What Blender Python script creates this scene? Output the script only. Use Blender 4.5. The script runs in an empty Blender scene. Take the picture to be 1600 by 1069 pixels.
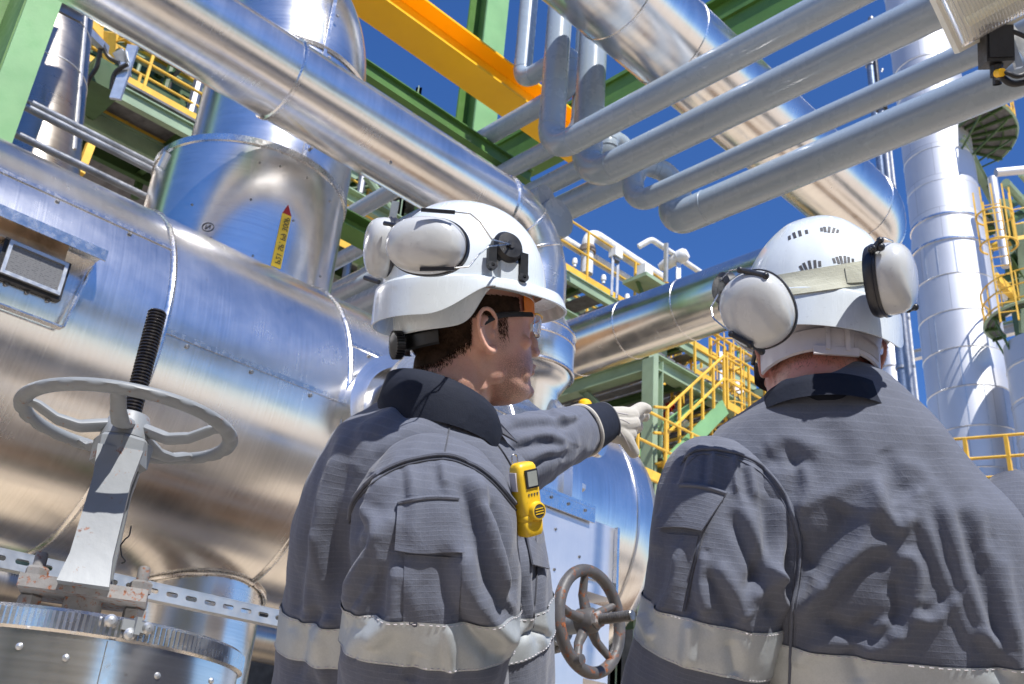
import bpy, math, random
import numpy as np
from math import sin, cos, pi, radians, sqrt, atan2, acos
rng = np.random.default_rng(7); random.seed(7)
SC = bpy.context.scene
COL = SC.collection
V = lambda *a: np.array(a if len(a) > 1 else a[0], float)
def unit(v):
    v = np.asarray(v, float); return v / max(1e-12, np.linalg.norm(v))
# ------------------------------------------------------------------ camera
F_PX = 1600.0; PITCH = radians(26); ROLL = radians(4.75)
C = V(0, 0, 1.0)
FW = V(0, cos(PITCH), sin(PITCH)); _u = V(0, -sin(PITCH), cos(PITCH)); _x = V(1, 0, 0)
RX = _x*cos(ROLL) + _u*sin(ROLL); UP_ = _u*cos(ROLL) - _x*sin(ROLL)
cam = bpy.data.cameras.new("camera"); camo = bpy.data.objects.new("camera", cam); COL.objects.link(camo)
cam.sensor_width = 36; cam.lens = 36; cam.clip_start = .05; cam.clip_end = 2000
cam.dof.use_dof = True; cam.dof.focus_distance = 1.75; cam.dof.aperture_fstop = 13
from mathutils import Matrix, Vector
m = Matrix.Identity(4)
for i in range(3):
    m[i][0] = RX[i]; m[i][1] = UP_[i]; m[i][2] = -FW[i]; m[i][3] = C[i]
camo.matrix_world = m
SC.camera = camo
# ------------------------------------------------------------------ sky and sun
SUN_EL, SUN_AZ = 54, 154
w = bpy.data.worlds.new("World"); SC.world = w; w.use_nodes = True
nt = w.node_tree; bgn = nt.nodes["Background"]
sky = nt.nodes.new("ShaderNodeTexSky"); sky.sky_type = 'NISHITA'; sky.sun_disc = False
sky.sun_elevation = radians(SUN_EL); sky.sun_rotation = radians(SUN_AZ)
sky.altitude = 1200; sky.air_density = 1.0; sky.dust_density = 0.3; sky.ozone_density = 5.0
hs = nt.nodes.new("ShaderNodeHueSaturation"); hs.inputs['Saturation'].default_value = 1.2; hs.inputs['Hue'].default_value = .51; hs.inputs['Value'].default_value = 1.0
nt.links.new(sky.outputs[0], hs.inputs['Color']); nt.links.new(hs.outputs[0], bgn.inputs['Color'])
bgn.inputs['Strength'].default_value = 0.12
sun = bpy.data.lights.new("sun", 'SUN'); sun.energy = 4.6; sun.angle = radians(.53); sun.color = (1, .97, .93)
suno = bpy.data.objects.new("sun", sun); COL.objects.link(suno)
SUNV = V(sin(radians(SUN_AZ))*cos(radians(SUN_EL)), cos(radians(SUN_AZ))*cos(radians(SUN_EL)), sin(radians(SUN_EL)))
suno.rotation_mode = 'QUATERNION'; suno.rotation_quaternion = Vector(-SUNV).to_track_quat('-Z', 'Y'); suno.location = (0, 0, 60)
SC.view_settings.view_transform = 'Standard'; SC.view_settings.look = 'None'
SC.view_settings.exposure = 0.55; SC.view_settings.gamma = 1; SC.view_settings.use_curve_mapping = False
SC.cycles.max_bounces = 8; SC.cycles.glossy_bounces = 5; SC.cycles.transparent_max_bounces = 8
SC.cycles.sample_clamp_indirect = 6
# ------------------------------------------------------------------ geometry of the place
def az(a): return V(sin(radians(a)), cos(radians(a)), 0)
u1 = az(-43); u2 = az(47); up = V(0, 0, 1)
def ray(px, py): return FW + RX*(px-800)/F_PX - UP_*(py-534.5)/F_PX
def at(px, py, d): return C + ray(px, py)*d
def proj(p):
    v = np.asarray(p) - C; z = v @ FW
    return V(800 + F_PX*(v@RX)/z, 534.5 - F_PX*(v@UP_)/z)
def projn(P):
    v = P - C; z = v @ FW
    return np.stack([800 + F_PX*(v@RX)/z, 534.5 - F_PX*(v@UP_)/z], 1)
def cyl(a, b, d, D=None, R=None, lat=None, ref=None):
    """axis point, radius of the cylinder with direction d whose silhouettes pass the two sight lines; lat = wanted coordinate along ref"""
    d = unit(d); n1 = unit(np.cross(d, ray(*a))); n2 = unit(np.cross(d, ray(*b)))
    r1 = unit(np.cross(n1, d)); r2 = unit(np.cross(n2, d))
    if r1 @ ray(*a) < 0: r1 = -r1
    if r2 @ ray(*b) < 0: r2 = -r2
    mm = unit(r1+r2); h = acos(min(1, r1@mm))
    if lat is not None: D = (lat - C@ref)/(mm@ref)
    if D is None: D = R/sin(h)
    return C + mm*D, D*sin(h)
def along(A, d, px, py):
    r = unit(ray(px, py)); d = unit(d); q = C-A; b = d@r
    return A + d*((q@d-(q@r)*b)/(1-b*b))
def onplane(px, py, P0, n):
    r = ray(px, py); return C + r*(((P0-C)@n)/(r@n))
# ------------------------------------------------------------------ mesh builder
class MB:
    def __init__(s): s.v = []; s.f = []; s.uv = []; s.sm = []
    def add(s, verts, faces, uvs=None, smooth=True):
        n = len(s.v); s.v.extend([tuple(map(float, p)) for p in verts])
        for i, fc in enumerate(faces):
            s.f.append([n+k for k in fc]); s.sm.append(smooth)
            s.uv.append(uvs[i] if uvs is not None else [(0, 0)]*len(fc))
        return s
    def box(s, c, ax, ay, az_, hx, hy, hz):
        ax, ay, az_ = unit(ax)*hx, unit(ay)*hy, unit(az_)*hz
        P = [c+i*ax+j*ay+k*az_ for i in (-1, 1) for j in (-1, 1) for k in (-1, 1)]
        Fc = [(0, 1, 3, 2), (4, 6, 7, 5), (0, 4, 5, 1), (2, 3, 7, 6), (0, 2, 6, 4), (1, 5, 7, 3)]
        if np.dot(np.cross(ax, ay), az_) < 0: Fc = [f[::-1] for f in Fc]
        q = [[(0, 0), (1, 0), (1, 1), (0, 1)]]*6
        return s.add(P, Fc, q, False)
    def bar(s, a, b, w, h, upv=up):
        a = V(a); b = V(b); d = unit(b-a); sx = np.cross(d, upv)
        if np.linalg.norm(sx) < 1e-3: sx = V(1, 0, 0) - d*d[0]
        sx = unit(sx); sz = np.cross(sx, d)
        return s.box((a+b)/2, d, sx, sz, np.linalg.norm(b-a)/2, w/2, h/2)
    def ibeam(s, a, b, h, w, t=.02, upv=up):
        a = V(a); b = V(b); d = unit(b-a); sx = unit(np.cross(d, upv)); sz = np.cross(sx, d)
        s.bar(a, b, t, h-2*t-.004, upv)
        s.bar(a+sz*(h/2-t/2), b+sz*(h/2-t/2), w, t, upv); s.bar(a-sz*(h/2-t/2), b-sz*(h/2-t/2), w, t, upv)
        return s
    def sweep(s, pts, r, seg=24, cap=True, closed=False, flat=False, ell=None, refn=None):
        P = np.array(pts, float); n = len(P); r = np.broadcast_to(np.asarray(r, float), (n,))
        T = np.zeros_like(P)
        if closed: T = np.roll(P, -1, 0)-np.roll(P, 1, 0)
        else:
            T[1:-1] = P[2:]-P[:-2]; T[0] = P[1]-P[0]; T[-1] = P[-1]-P[-2]
        T /= np.linalg.norm(T, axis=1)[:, None]+1e-12
        a = V(0, 0, 1) if abs(T[0][2]) < .9 else V(1, 0, 0)
        if refn is not None: a = refn
        N = unit(a - T[0]*(a@T[0])); Ns = [N]
        for i in range(1, n):
            N = Ns[-1] - T[i]*(Ns[-1]@T[i]); Ns.append(unit(N))
        L = np.concatenate([[0], np.cumsum(np.linalg.norm(np.diff(P, axis=0), axis=1))])
        vs = []; ea, eb = ell if ell else (1, 1)
        for i in range(n):
            B = np.cross(T[i], Ns[i])
            for k in range(seg):
                th = 2*pi*k/seg; vs.append(P[i] + r[i]*(ea*cos(th)*Ns[i] + eb*sin(th)*B))
        fs, uv = [], []
        for i in range(n if closed else n-1):
            j = (i+1) % n
            for k in range(seg):
                k2 = (k+1) % seg
                fs.append((i*seg+k, i*seg+k2, j*seg+k2, j*seg+k))
                va, vb = k/seg*2*pi*r[0], (k+1)/seg*2*pi*r[0]; lj = L[j] if j > i else L[i]+.1
                uv.append([(L[i], va), (L[i], vb), (lj, vb), (lj, va)])
        s.add(vs, fs, uv, not flat)
        if cap and not closed:
            s.add(vs[:seg], [tuple(range(seg))[::-1]], None, False); s.add(vs[-seg:], [tuple(range(seg))], None, False)
        return s
    def lathe(s, prof, o, axis, seg=48, cap=False, ref=None, a0=0, a1=2*pi):
        """prof = [(r, h)...] round axis through o"""
        axis = unit(axis); a = V(0, 0, 1) if abs(axis[2]) < .9 else V(1, 0, 0)
        if ref is not None: a = ref
        N = unit(a-axis*(a@axis)); B = np.cross(axis, N)
        full = abs(a1-a0-2*pi) < 1e-6; m_ = seg if full else seg+1
        vs = [o + axis*h + r*(cos(a0+(a1-a0)*k/seg)*N + sin(a0+(a1-a0)*k/seg)*B) for r, h in prof for k in range(m_)]
        fs, uv = [], []; L = 0; R0 = max(p[0] for p in prof)
        for i in range(len(prof)-1):
            dl = sqrt((prof[i+1][0]-prof[i][0])**2+(prof[i+1][1]-prof[i][1])**2)
            for k in range(seg):
                k2 = (k+1) % m_
                fs.append((i*m_+k, i*m_+k2, (i+1)*m_+k2, (i+1)*m_+k))
                va, vb = k/seg*(a1-a0)*R0, (k+1)/seg*(a1-a0)*R0
                uv.append([(L, va), (L, vb), (L+dl, vb), (L+dl, va)])
            L += dl
        s.add(vs, fs, uv, True)
        if cap:
            s.add(vs[:m_], [tuple(range(m_))[::-1]], None, False); s.add(vs[-m_:], [tuple(range(m_))], None, False)
        return s
    def sphere(s, c, r, seg=10, rings=6, sc=(1, 1, 1)):
        vs = []; fs = []
        for i in range(rings+1):
            ph = pi*i/rings
            for k in range(seg):
                th = 2*pi*k/seg; vs.append(c+V(sc[0]*r*sin(ph)*cos(th), sc[1]*r*sin(ph)*sin(th), sc[2]*r*cos(ph)))
        for i in range(rings):
            for k in range(seg):
                k2 = (k+1) % seg; fs.append((i*seg+k, (i+1)*seg+k, (i+1)*seg+k2, i*seg+k2))
        return s.add(vs, fs, None, True)
def bolt(mb, c, n, r, h):
    mb.lathe([(1e-4, h), (r*.8, h), (r, h*.8), (r, 0)][::-1], c, n, 6); return mb
def make_obj(name, mb, material, org=None, sharp=35, verts=None):
    org = V(0, 0, 0) if org is None else org
    me = bpy.data.meshes.new(name)
    vv = np.array(mb.v, float)-org
    me.from_pydata(vv.tolist(), [], mb.f)
    uvl = me.uv_layers.new(name="UVMap")
    flat = np.array([c for u_ in mb.uv for q in u_ for c in q], dtype=np.float32)
    uvl.data.foreach_set("uv", flat)
    me.polygons.foreach_set("use_smooth", mb.sm)
    me.validate(clean_customdata=False)
    if sharp: me.set_sharp_from_angle(angle=radians(sharp))
    me.materials.append(material); me.update()
    return bpy.data.objects.new(name, me)
def tag(o, label=None, cat=None, group=None, kind=None):
    if label: o['label'] = label
    if cat: o['category'] = cat
    if group: o['group'] = group
    if kind: o['kind'] = kind
    return o
def thing(name, label, cat, org=(0, 0, 0), group=None):
    e = bpy.data.objects.new(name, None); COL.objects.link(e); e.location = tuple(org); e.empty_display_size = .1
    e['_org'] = [float(q) for q in org]
    return tag(e, label, cat, group)
def part(name, mb, material, parent, label=None, kind=None, sharp=35):
    org = V(list(parent['_org']))
    o = make_obj(name, mb, material, org, sharp); COL.objects.link(o); o.parent = parent
    o['_org'] = [float(q) for q in org]
    if parent.type == 'MESH': pass
    return tag(o, label=label, kind=kind)
def single(name, mb, material, label, cat, group=None, kind=None, org=(0, 0, 0), sharp=35):
    o = make_obj(name, mb, material, V(org), sharp); COL.objects.link(o); o.location = tuple(org)
    o['_org'] = [float(q) for q in org]
    return tag(o, label, cat, group, kind)
def copy_tree(o, parent=None, loc=None):
    c = o.copy(); COL.objects.link(c)
    if parent is not None: c.parent = parent
    if loc is not None: c.location = tuple(loc)
    for ch in list(o.children): copy_tree(ch, c)
    return c
def fillet(pts, R, n=10):
    """round the corners of a polyline"""
    P = [V(p) for p in pts]; out = [P[0]]
    R = R if hasattr(R, '__len__') else [R]*len(P)
    for i in range(1, len(P)-1):
        a, b, c = P[i-1], P[i], P[i+1]; d1 = unit(a-b); d2 = unit(c-b)
        ang = acos(max(-1, min(1, d1@d2)))
        if ang > pi-.02: out.append(b); continue
        t = min(R[i]/math.tan(ang/2), np.linalg.norm(a-b)*.499, np.linalg.norm(c-b)*.499); rr = t*math.tan(ang/2)
        cen = b + unit(d1+d2)*(rr/sin(ang/2)); s0 = b+d1*t-cen; s1 = b+d2*t-cen
        om = acos(max(-1, min(1, unit(s0)@unit(s1))))
        for k in range(n+1):
            q = k/n; out.append(cen + (sin((1-q)*om)*s0+sin(q*om)*s1)/sin(om))
    out.append(P[-1]); return out
# ------------------------------------------------------------------ materials
def srgb(r, g, b):
    f_ = lambda c: ((c/255+.055)/1.055)**2.4 if c > 10 else c/255/12.92
    return (f_(r), f_(g), f_(b), 1)
def newmat(name):
    mt = bpy.data.materials.new(name); mt.use_nodes = True
    return mt, mt.node_tree, mt.node_tree.nodes["Principled BSDF"]
def noise(nt, scale, detail=4, rough=.55, vec=None, dist=0):
    n = nt.nodes.new("ShaderNodeTexNoise"); n.inputs['Scale'].default_value = scale
    n.inputs['Detail'].default_value = detail; n.inputs['Roughness'].default_value = rough; n.inputs['Distortion'].default_value = dist
    if vec is not None: nt.links.new(vec, n.inputs['Vector'])
    return n
def ramp(nt, fac, stops):
    r = nt.nodes.new("ShaderNodeValToRGB"); e = r.color_ramp.elements
    while len(e) < len(stops): e.new(.5)
    for i, (p, c) in enumerate(stops):
        e[i].position = p; e[i].color = c if hasattr(c, '__len__') else (c, c, c, 1)
    nt.links.new(fac, r.inputs[0]); return r
def mapping(nt, sc=(1, 1, 1), kind='Object', rot=(0, 0, 0)):
    t = nt.nodes.new("ShaderNodeTexCoord"); mp = nt.nodes.new("ShaderNodeMapping")
    mp.inputs['Scale'].default_value = sc; mp.inputs['Rotation'].default_value = rot
    nt.links.new(t.outputs[kind], mp.inputs[0]); return mp.outputs[0]
def mixc(nt, fac, a, b, blend='MIX'):
    n = nt.nodes.new("ShaderNodeMix"); n.data_type = 'RGBA'; n.blend_type = blend
    for idx, val in ((0, fac), (6, a), (7, b)):
        if hasattr(val, 'is_linked') or isinstance(val, bpy.types.NodeSocket): nt.links.new(val, n.inputs[idx])
        else: n.inputs[idx].default_value = val
    return n.outputs[2]
def bump(nt, h, dist, strength=1, prev=None):
    b = nt.nodes.new("ShaderNodeBump"); b.inputs['Distance'].default_value = dist; b.inputs['Strength'].default_value = strength
    nt.links.new(h, b.inputs['Height'])
    if prev is not None: nt.links.new(prev, b.inputs['Normal'])
    return b.outputs[0]
def paint(name, col, rough=.4, var=.12, sc=3, rust=0, bmp=.0006, metal=0, coat=0, spec=.5):
    mt, nt, p = newmat(name); vec = mapping(nt)
    n = noise(nt, sc, 6, .6, vec); dk = tuple(c*(1-var*2) for c in col[:3])+(1,); lt = tuple(min(1, c*(1+var)) for c in col[:3])+(1,)
    r = ramp(nt, n.outputs[0], [(.3, dk), (.62, lt)]); out = r.outputs[0]
    if rust:
        n2 = noise(nt, sc*5, 8, .7, vec); m2 = ramp(nt, n2.outputs[0], [(.66-rust*.14, 0), (.72-rust*.1, 1)])
        n3 = noise(nt, sc*14, 4, .6, vec); rc = ramp(nt, n3.outputs[0], [(.3, srgb(70, 38, 20)), (.7, srgb(165, 92, 40))])
        out = mixc(nt, m2.outputs[0], out, rc.outputs[0])
        rr = ramp(nt, m2.outputs[0], [(0, rough), (1, .85)]); nt.links.new(rr.outputs[0], p.inputs['Roughness'])
    else:
        nr = noise(nt, sc*6, 3, .5, vec); rr = ramp(nt, nr.outputs[0], [(.3, rough*.8), (.7, min(1, rough*1.25))]); nt.links.new(rr.outputs[0], p.inputs['Roughness'])
    nt.links.new(out, p.inputs['Base Color'])
    if bmp:
        nb = noise(nt, 60, 4, .6, vec); nt.links.new(bump(nt, nb.outputs[0], bmp), p.inputs['Normal'])
    p.inputs['Metallic'].default_value = metal; p.inputs['Coat Weight'].default_value = coat; p.inputs['Specular IOR Level'].default_value = spec
    return mt
def alu(name, base=(.83, .815, .795), rough=.2, streak=1.0, dent=.0016, warm=0):
    """rolled aluminium jacketing: uv = metres along / around the pipe"""
    mt, nt, p = newmat(name); uv = mapping(nt, (1, 1, 1), 'UV'); ob = mapping(nt)
    s1 = noise(nt, 1, 5, .6, mapping(nt, (140, 2.2, 1), 'UV')); s2 = noise(nt, 1, 6, .6, mapping(nt, (3, 60, 1), 'UV'))
    bl = noise(nt, 3.2, 6, .6, ob); sp = noise(nt, 38, 3, .5, ob)
    b0 = tuple(c*.88 for c in base)+(1,); b1 = tuple(base)+(1,)
    c1 = ramp(nt, bl.outputs[0], [(.32, b0), (.6, b1)])
    c2 = ramp(nt, s1.outputs[0], [(.3, .76), (.62, 1)])
    c = mixc(nt, .55*streak, c1.outputs[0], c2.outputs[0], 'MULTIPLY')
    spots = ramp(nt, sp.outputs[0], [(.20, (.6, .55, .5, 1)), (.25, (1, 1, 1, 1))]); c = mixc(nt, .6, c, spots.outputs[0], 'MULTIPLY')
    nt.links.new(c, p.inputs['Base Color']); p.inputs['Metallic'].default_value = .97
    a = nt.nodes.new("ShaderNodeMath"); a.operation = 'MULTIPLY_ADD'; nt.links.new(bl.outputs[0], a.inputs[0]); a.inputs[1].default_value = rough*1.3; a.inputs[2].default_value = rough*.32
    a2 = nt.nodes.new("ShaderNodeMath"); a2.operation = 'MULTIPLY_ADD'; nt.links.new(s1.outputs[0], a2.inputs[0]); a2.inputs[1].default_value = .07*streak; nt.links.new(a.outputs[0], a2.inputs[2])
    nt.links.new(a2.outputs[0], p.inputs['Roughness'])
    d1 = noise(nt, 1, 2, .4, mapping(nt, (.9, 3.2, 1), 'UV')); d2 = noise(nt, 9, 2, .5, ob)
    nb = bump(nt, d1.outputs[0], dent*2.2); nb = bump(nt, d2.outputs[0], dent*.07, 1, nb); nb = bump(nt, s1.outputs[0], .00008*streak, .5, nb)
    nt.links.new(nb, p.inputs['Normal']); return mt
M = {}
def towermat():
    mt, nt, p = newmat('tower_aluminium'); uv = mapping(nt, (1, 1, 1), 'UV'); br = nt.nodes.new("ShaderNodeTexBrick"); mp = mapping(nt, (1, 1, 1), 'UV', (0, 0, pi/2)); nt.links.new(mp, br.inputs[0])
    br.inputs['Scale'].default_value = 1; br.inputs['Brick Width'].default_value = 1.9; br.inputs['Row Height'].default_value = 1.45; br.inputs['Mortar Size'].default_value = .012
    br.inputs['Color1'].default_value = (.56, .57, .60, 1); br.inputs['Color2'].default_value = (.70, .70, .71, 1); br.inputs['Mortar'].default_value = (.45, .45, .46, 1)
    n1 = noise(nt, .8, 4, .5, mapping(nt)); c = mixc(nt, .4, br.outputs[0], ramp(nt, n1.outputs[0], [(.3, .82), (.7, 1)]).outputs[0], 'MULTIPLY'); nt.links.new(c, p.inputs['Base Color'])
    p.inputs['Metallic'].default_value = .8; p.inputs['Roughness'].default_value = .54; return mt
M['alu'] = alu('aluminium_jacket'); M['alu_dull'] = alu('dull_shaded_aluminium', (.46, .42, .37), .26, 1.2)  # dull copy has its base darkened for the shade on the vertical pipe
M['alu_far'] = towermat(); M['alu_box'] = alu('aluminium_sheet', (.74, .74, .76), .36, .3, .002); M['alu_box'].node_tree.nodes['Principled BSDF'].inputs['Metallic'].default_value = .72
M['band'] = paint('steel_band', (.74, .73, .72), .25, .05, 8, metal=1, bmp=.00008)
M['screw'] = paint('screw_steel', (.28, .27, .26), .4, .2, 30, metal=1)
M['pipe_paint'] = paint('pale_grey_pipe_paint', srgb(152, 165, 177), .26, .02, 1.2, coat=.35, bmp=.0002)
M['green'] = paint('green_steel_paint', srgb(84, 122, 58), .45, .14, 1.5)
M['mint'] = paint('pale_sunlit_green_paint', srgb(128, 172, 118), .45, .07, 1.5)  # paler green also carries the sun on the column flanges
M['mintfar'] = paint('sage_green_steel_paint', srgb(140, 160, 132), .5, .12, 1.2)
M['greendk'] = paint('dark_shaded_green_steel', srgb(58, 84, 44), .5, .12, 1.2)  # darker green also stands for shade on the upper left steel
M['yellow'] = paint('yellow_rail_paint', srgb(226, 180, 66), .45, .12, 3, rust=.1)
M['orange'] = paint('amber_beam_paint', srgb(255, 190, 10), .42, .05, 1.2)
M['galv'] = paint('galvanised_steel', (.58, .60, .62), .38, .08, 9, metal=.8, bmp=.00015)
M['galvdk'] = paint('dull_conduit_steel', (.30, .31, .33), .4, .12, 7, metal=.8)
M['grating'] = paint('grey_grating', (.14, .14, .15), .7, .2, 5)
M['dark'] = paint('dark_steel_painted_shade', (.04, .04, .038), .7, .3, 2)  # near-black colour puts the shade into the backdrop walls
M['rustwall'] = paint('rust_streaked_plate', srgb(168, 128, 86), .8, .25, 1.2, rust=.35)
M['white'] = paint('white_painted_steel', (.74, .74, .72), .4, .1, 6, rust=.12)
M['black'] = paint('black_plastic', (.018, .018, .02), .4, .2, 20)
M['blackpipe'] = paint('black_drain_pipe', (.03, .032, .04), .35, .2, 5)
M['bluepipe'] = paint('blue_grey_pipe', (.2, .25, .33), .3, .1, 3, metal=.6)
M['cream'] = paint('cream_wall_panel', srgb(214, 196, 160), .8, .08, 2)
M['red'] = paint('red_paint', srgb(165, 30, 28), .4, .1, 3)
# ================================================================== ground
mb = MB(); mb.add([(-600, -600, 0), (600, -600, 0), (600, 900, 0), (-600, 900, 0)], [(0, 1, 2, 3)], [[(0, 0), (1, 0), (1, 1), (0, 1)]], False)
mt, nt, p = newmat('concrete_ground'); vec = mapping(nt)
n1 = noise(nt, .35, 8, .65, vec); r = ramp(nt, n1.outputs[0], [(.3, srgb(184, 166, 142)), (.7, srgb(218, 202, 180))]); nt.links.new(r.outputs[0], p.inputs['Base Color']); p.inputs['Roughness'].default_value = .85
single('ground', mb, mt, None, None, kind='structure')
# ================================================================== big insulated vessel
LATV = 4.0; LAT1 = 4.38; LAT2 = 3.58
VA, VR = cyl((0, 215), (0, 865), u2, lat=LATV, ref=u1)
def cylhit(px, py, A, d, R):
    r = ray(px, py); o = C-A; r_ = r-d*(r@d); o_ = o-d*(o@d)
    a = r_@r_; b = 2*r_@o_; c = o_@o_-R*R; q = b*b-4*a*c
    q = max(q, 0)
    return C + r*((-b-sqrt(q))/(2*a))
def tpos(px, py, A=VA, d=u2, R=VR):
    h = cylhit(px, py, A, d, R)
    if h is None: h = along(A, d, px, py)
    return (h-A)@d
tL = tpos(5, 500)-2.2; tS1 = tpos(270, 440); tS2 = tpos(548, 570); tE = tpos(1005, 880)
vessel = thing('insulated_vessel', 'large horizontal aluminium-clad vessel filling the left behind the pointing worker', 'insulated vessel', VA+u2*tS1)
mb = MB(); mb.lathe([(VR, tL), (VR, tL+.8), (VR, tS1), (VR, (tS1+tS2)/2), (VR, tS2), (VR, (tS2+tE)/2), (VR, tE)], VA, u2, 160)
part('jacket', mb, M['alu'], vessel)
mb = MB(); mb.lathe([(VR+.001, tE-.09), (VR+.012, tE-.085), (VR+.012, tE+.02), (VR*.995, tE+.05), (VR*.96, tE+.12), (VR*.84, tE+.22), (VR*.55, tE+.34), (VR*.25, tE+.38), (.001, tE+.39)], VA, u2, 128)
part('dished_end', mb, M['alu'], vessel)
for t_ in (tS1, tS2, (tS2+tE)/2, tL+.25):
    mb = MB(); mb.lathe([(VR+.001, t_-.014), (VR+.006, t_-.010), (VR+.010, t_), (VR+.006, t_+.010), (VR+.001, t_+.014)], VA, u2, 140)
    part('seam_band', mb, M['band'], vessel)
def strip(A, R, d, px, py, t0, t1, w=.010, name='lap_seam', par=None, scr=.27, mat_='band'):
    h = cylhit(px, py, A, d, R); n = unit((h-A)-d*((h-A)@d)); s_ = np.cross(d, n)
    mb = MB(); mb.box(A+d*(t0+t1)/2+n*(R+.001), d, s_, n, (t1-t0)/2-.01, w, .003); part(name, mb, M[mat_], par)
    k = t0+.1
    while k < t1-.05:
        q = unit(n+s_*.028/R)
        mb = MB(); bolt(mb, A+d*k+q*(R+.001), q, .0085, .006); part('screw', mb, M['screw'], par); k += scr
strip(VA, VR, u2, 150, 335, tL, tS1, par=vessel); strip(VA, VR, u2, 400, 573, tS1, tS2, par=vessel); strip(VA, VR, u2, 600, 560, tS2, (tS2+tE)/2, par=vessel)
# drain line marks / hatch frame with nameplate
hA = cylhit(75, 425, VA, u2, VR); nn = unit((hA-VA)-u2*((hA-VA)@u2)); sA = np.cross(u2, nn)   # sA: round the vessel
if sA[2] < 0: sA = -sA
def vs(px, py):   # coordinates on the vessel skin: along u2, along sA (arc)
    h = cylhit(px, py, VA, u2, VR); n_ = unit((h-VA)-u2*((h-VA)@u2)); return (h-VA)@u2, atan2(n_@sA, n_@nn)
def vpt(t, a, off=0): return VA + u2*t + (nn*cos(a)+sA*sin(a))*(VR+off)
plate = thing('nameplate_bracket', 'stainless nameplate bracket with overhanging lid on the left of the vessel', 'nameplate', hA)
t0, a0 = vs(5, 440); t1, a1 = vs(98, 440); tc, ac = vs(48, 424)
mb = MB(); N_ = nn*cos(ac)+sA*sin(ac); S_ = sA*cos(ac)-nn*sin(ac)
Pc = vpt(tc, ac, .030); hw = abs(t1-t0)/2*1.12
hh = hw*.62
mb.box(Pc-N_*.018, u2, S_, N_, hw+.012, hh+.010, .012); part('backing_box', mb, M['black'], plate)
mb = MB(); mb.box(Pc, u2, S_, N_, hw, hh, .004)
mt, nt, p = newmat('engraved_plate'); br = nt.nodes.new("ShaderNodeTexBrick"); vec = mapping(nt, (1, 1, 1), 'UV'); nt.links.new(vec, br.inputs[0])
br.inputs['Scale'].default_value = 1; br.inputs['Brick Width'].default_value = .22; br.inputs['Row Height'].default_value = .055; br.inputs['Mortar Size'].default_value = .018
br.inputs['Color1'].default_value = (.06, .06, .06, 1); br.inputs['Color2'].default_value = (.12, .12, .12, 1); br.inputs['Mortar'].default_value = (.17, .17, .17, 1); br.offset = .37
nz = noise(nt, 1, 3, .6, mapping(nt, (30, 16, 1), 'UV')); c_ = mixc(nt, ramp(nt, nz.outputs[0], [(.45, 0), (.55, 1)]).outputs[0], br.outputs[0], (.17, .17, .17, 1))
nt.links.new(c_, p.inputs['Base Color']); p.inputs['Roughness'].default_value = .4; p.inputs['Metallic'].default_value = .2
part('nameplate', mb, mt, plate)
mb = MB()
for s_ in (-1, 1):
    mb.box(Pc+N_*.006+S_*s_*(hh-.006), u2, S_, N_, hw, .006, .005); mb.box(Pc+N_*.006+u2*s_*(hw-.006), u2, S_, N_, .006, hh-.012, .005)
part('plate_frame', mb, M['galv'], plate)
mb = MB()
# overhanging lid above, sheet frame round it
tl, al = vs(150, 408); lidc = vpt((tc+tl)/2-.02, ac, 0)+S_*(hh+.055)
L_ = abs(tl-(tc-hw))+.26
mb.box(vpt(tl-L_/2, ac, .0)+S_*(hh+.075)+N_*.035, u2, S_*.9+N_*.1, N_, L_/2, .006, .045)
part('lid', mb, M['band'], plate)
mb = MB(); mb.box(vpt(tl-L_/2, ac, .0)+S_*(hh+.060)+N_*.080, u2, S_, N_, L_/2, .020, .003); part('lid_lip', mb, M['band'], plate)
mb = MB(); mb.box(vpt(tl-L_/2-.05, ac, 0)+S_*(hh+.038)+N_*.012, u2, S_, N_, L_/2-.06, .034, .012); part('lid_support', mb, paint('tan_shading_sheet', (.62, .46, .32), .35, .2, 12, metal=.9), plate)  # tan colour stands in for the shading beneath the lid
mb = MB()
tr = tc+hw+.075
mb.bar(vpt(tr, ac, .03)+S_*(hh+.02), vpt(tr-.035, ac, .03)-S_*(hh+.10), .006, .03, N_)
mb.bar(vpt(tr-.035, ac, .022)-S_*(hh+.10), vpt(tL+1.2, ac, .022)-S_*(hh+.10), .006, .03, N_)
part('flashing', mb, M['band'], plate)
for k, (dx, dy) in enumerate([(-.9, 1.35), (-.2, 1.35), (.5, 1.35), (1.05, .2), (.8, -1.25), (.1, -1.25), (-.6, -1.25)]):
    mb = MB(); bolt(mb, vpt(tc+hw*dx, ac+dy*hh/VR, .002), N_, .008, .007); part('screw', mb, M['screw'], plate)
# nozzle on the vessel with white flange (behind the left worker's neck)
hN = cylhit(628, 668, VA, u2, VR)
nz_ = thing('side_nozzle', 'short round nozzle sticking out of the vessel behind the left worker\'s collar', 'nozzle', hN)
d_ = unit(-u1+up*.12); mb = MB(); mb.lathe([(.31, -.12), (.31, .05), (.25, .06)], hN, d_, 64); part('reinforcing_collar', mb, M['alu'], nz_)
mb = MB(); mb.lathe([(.2, 0), (.2, .2), (.255, .2), (.255, .24), (.001, .24)], hN, d_, 64); part('flange', mb, M['alu'], nz_)
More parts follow.
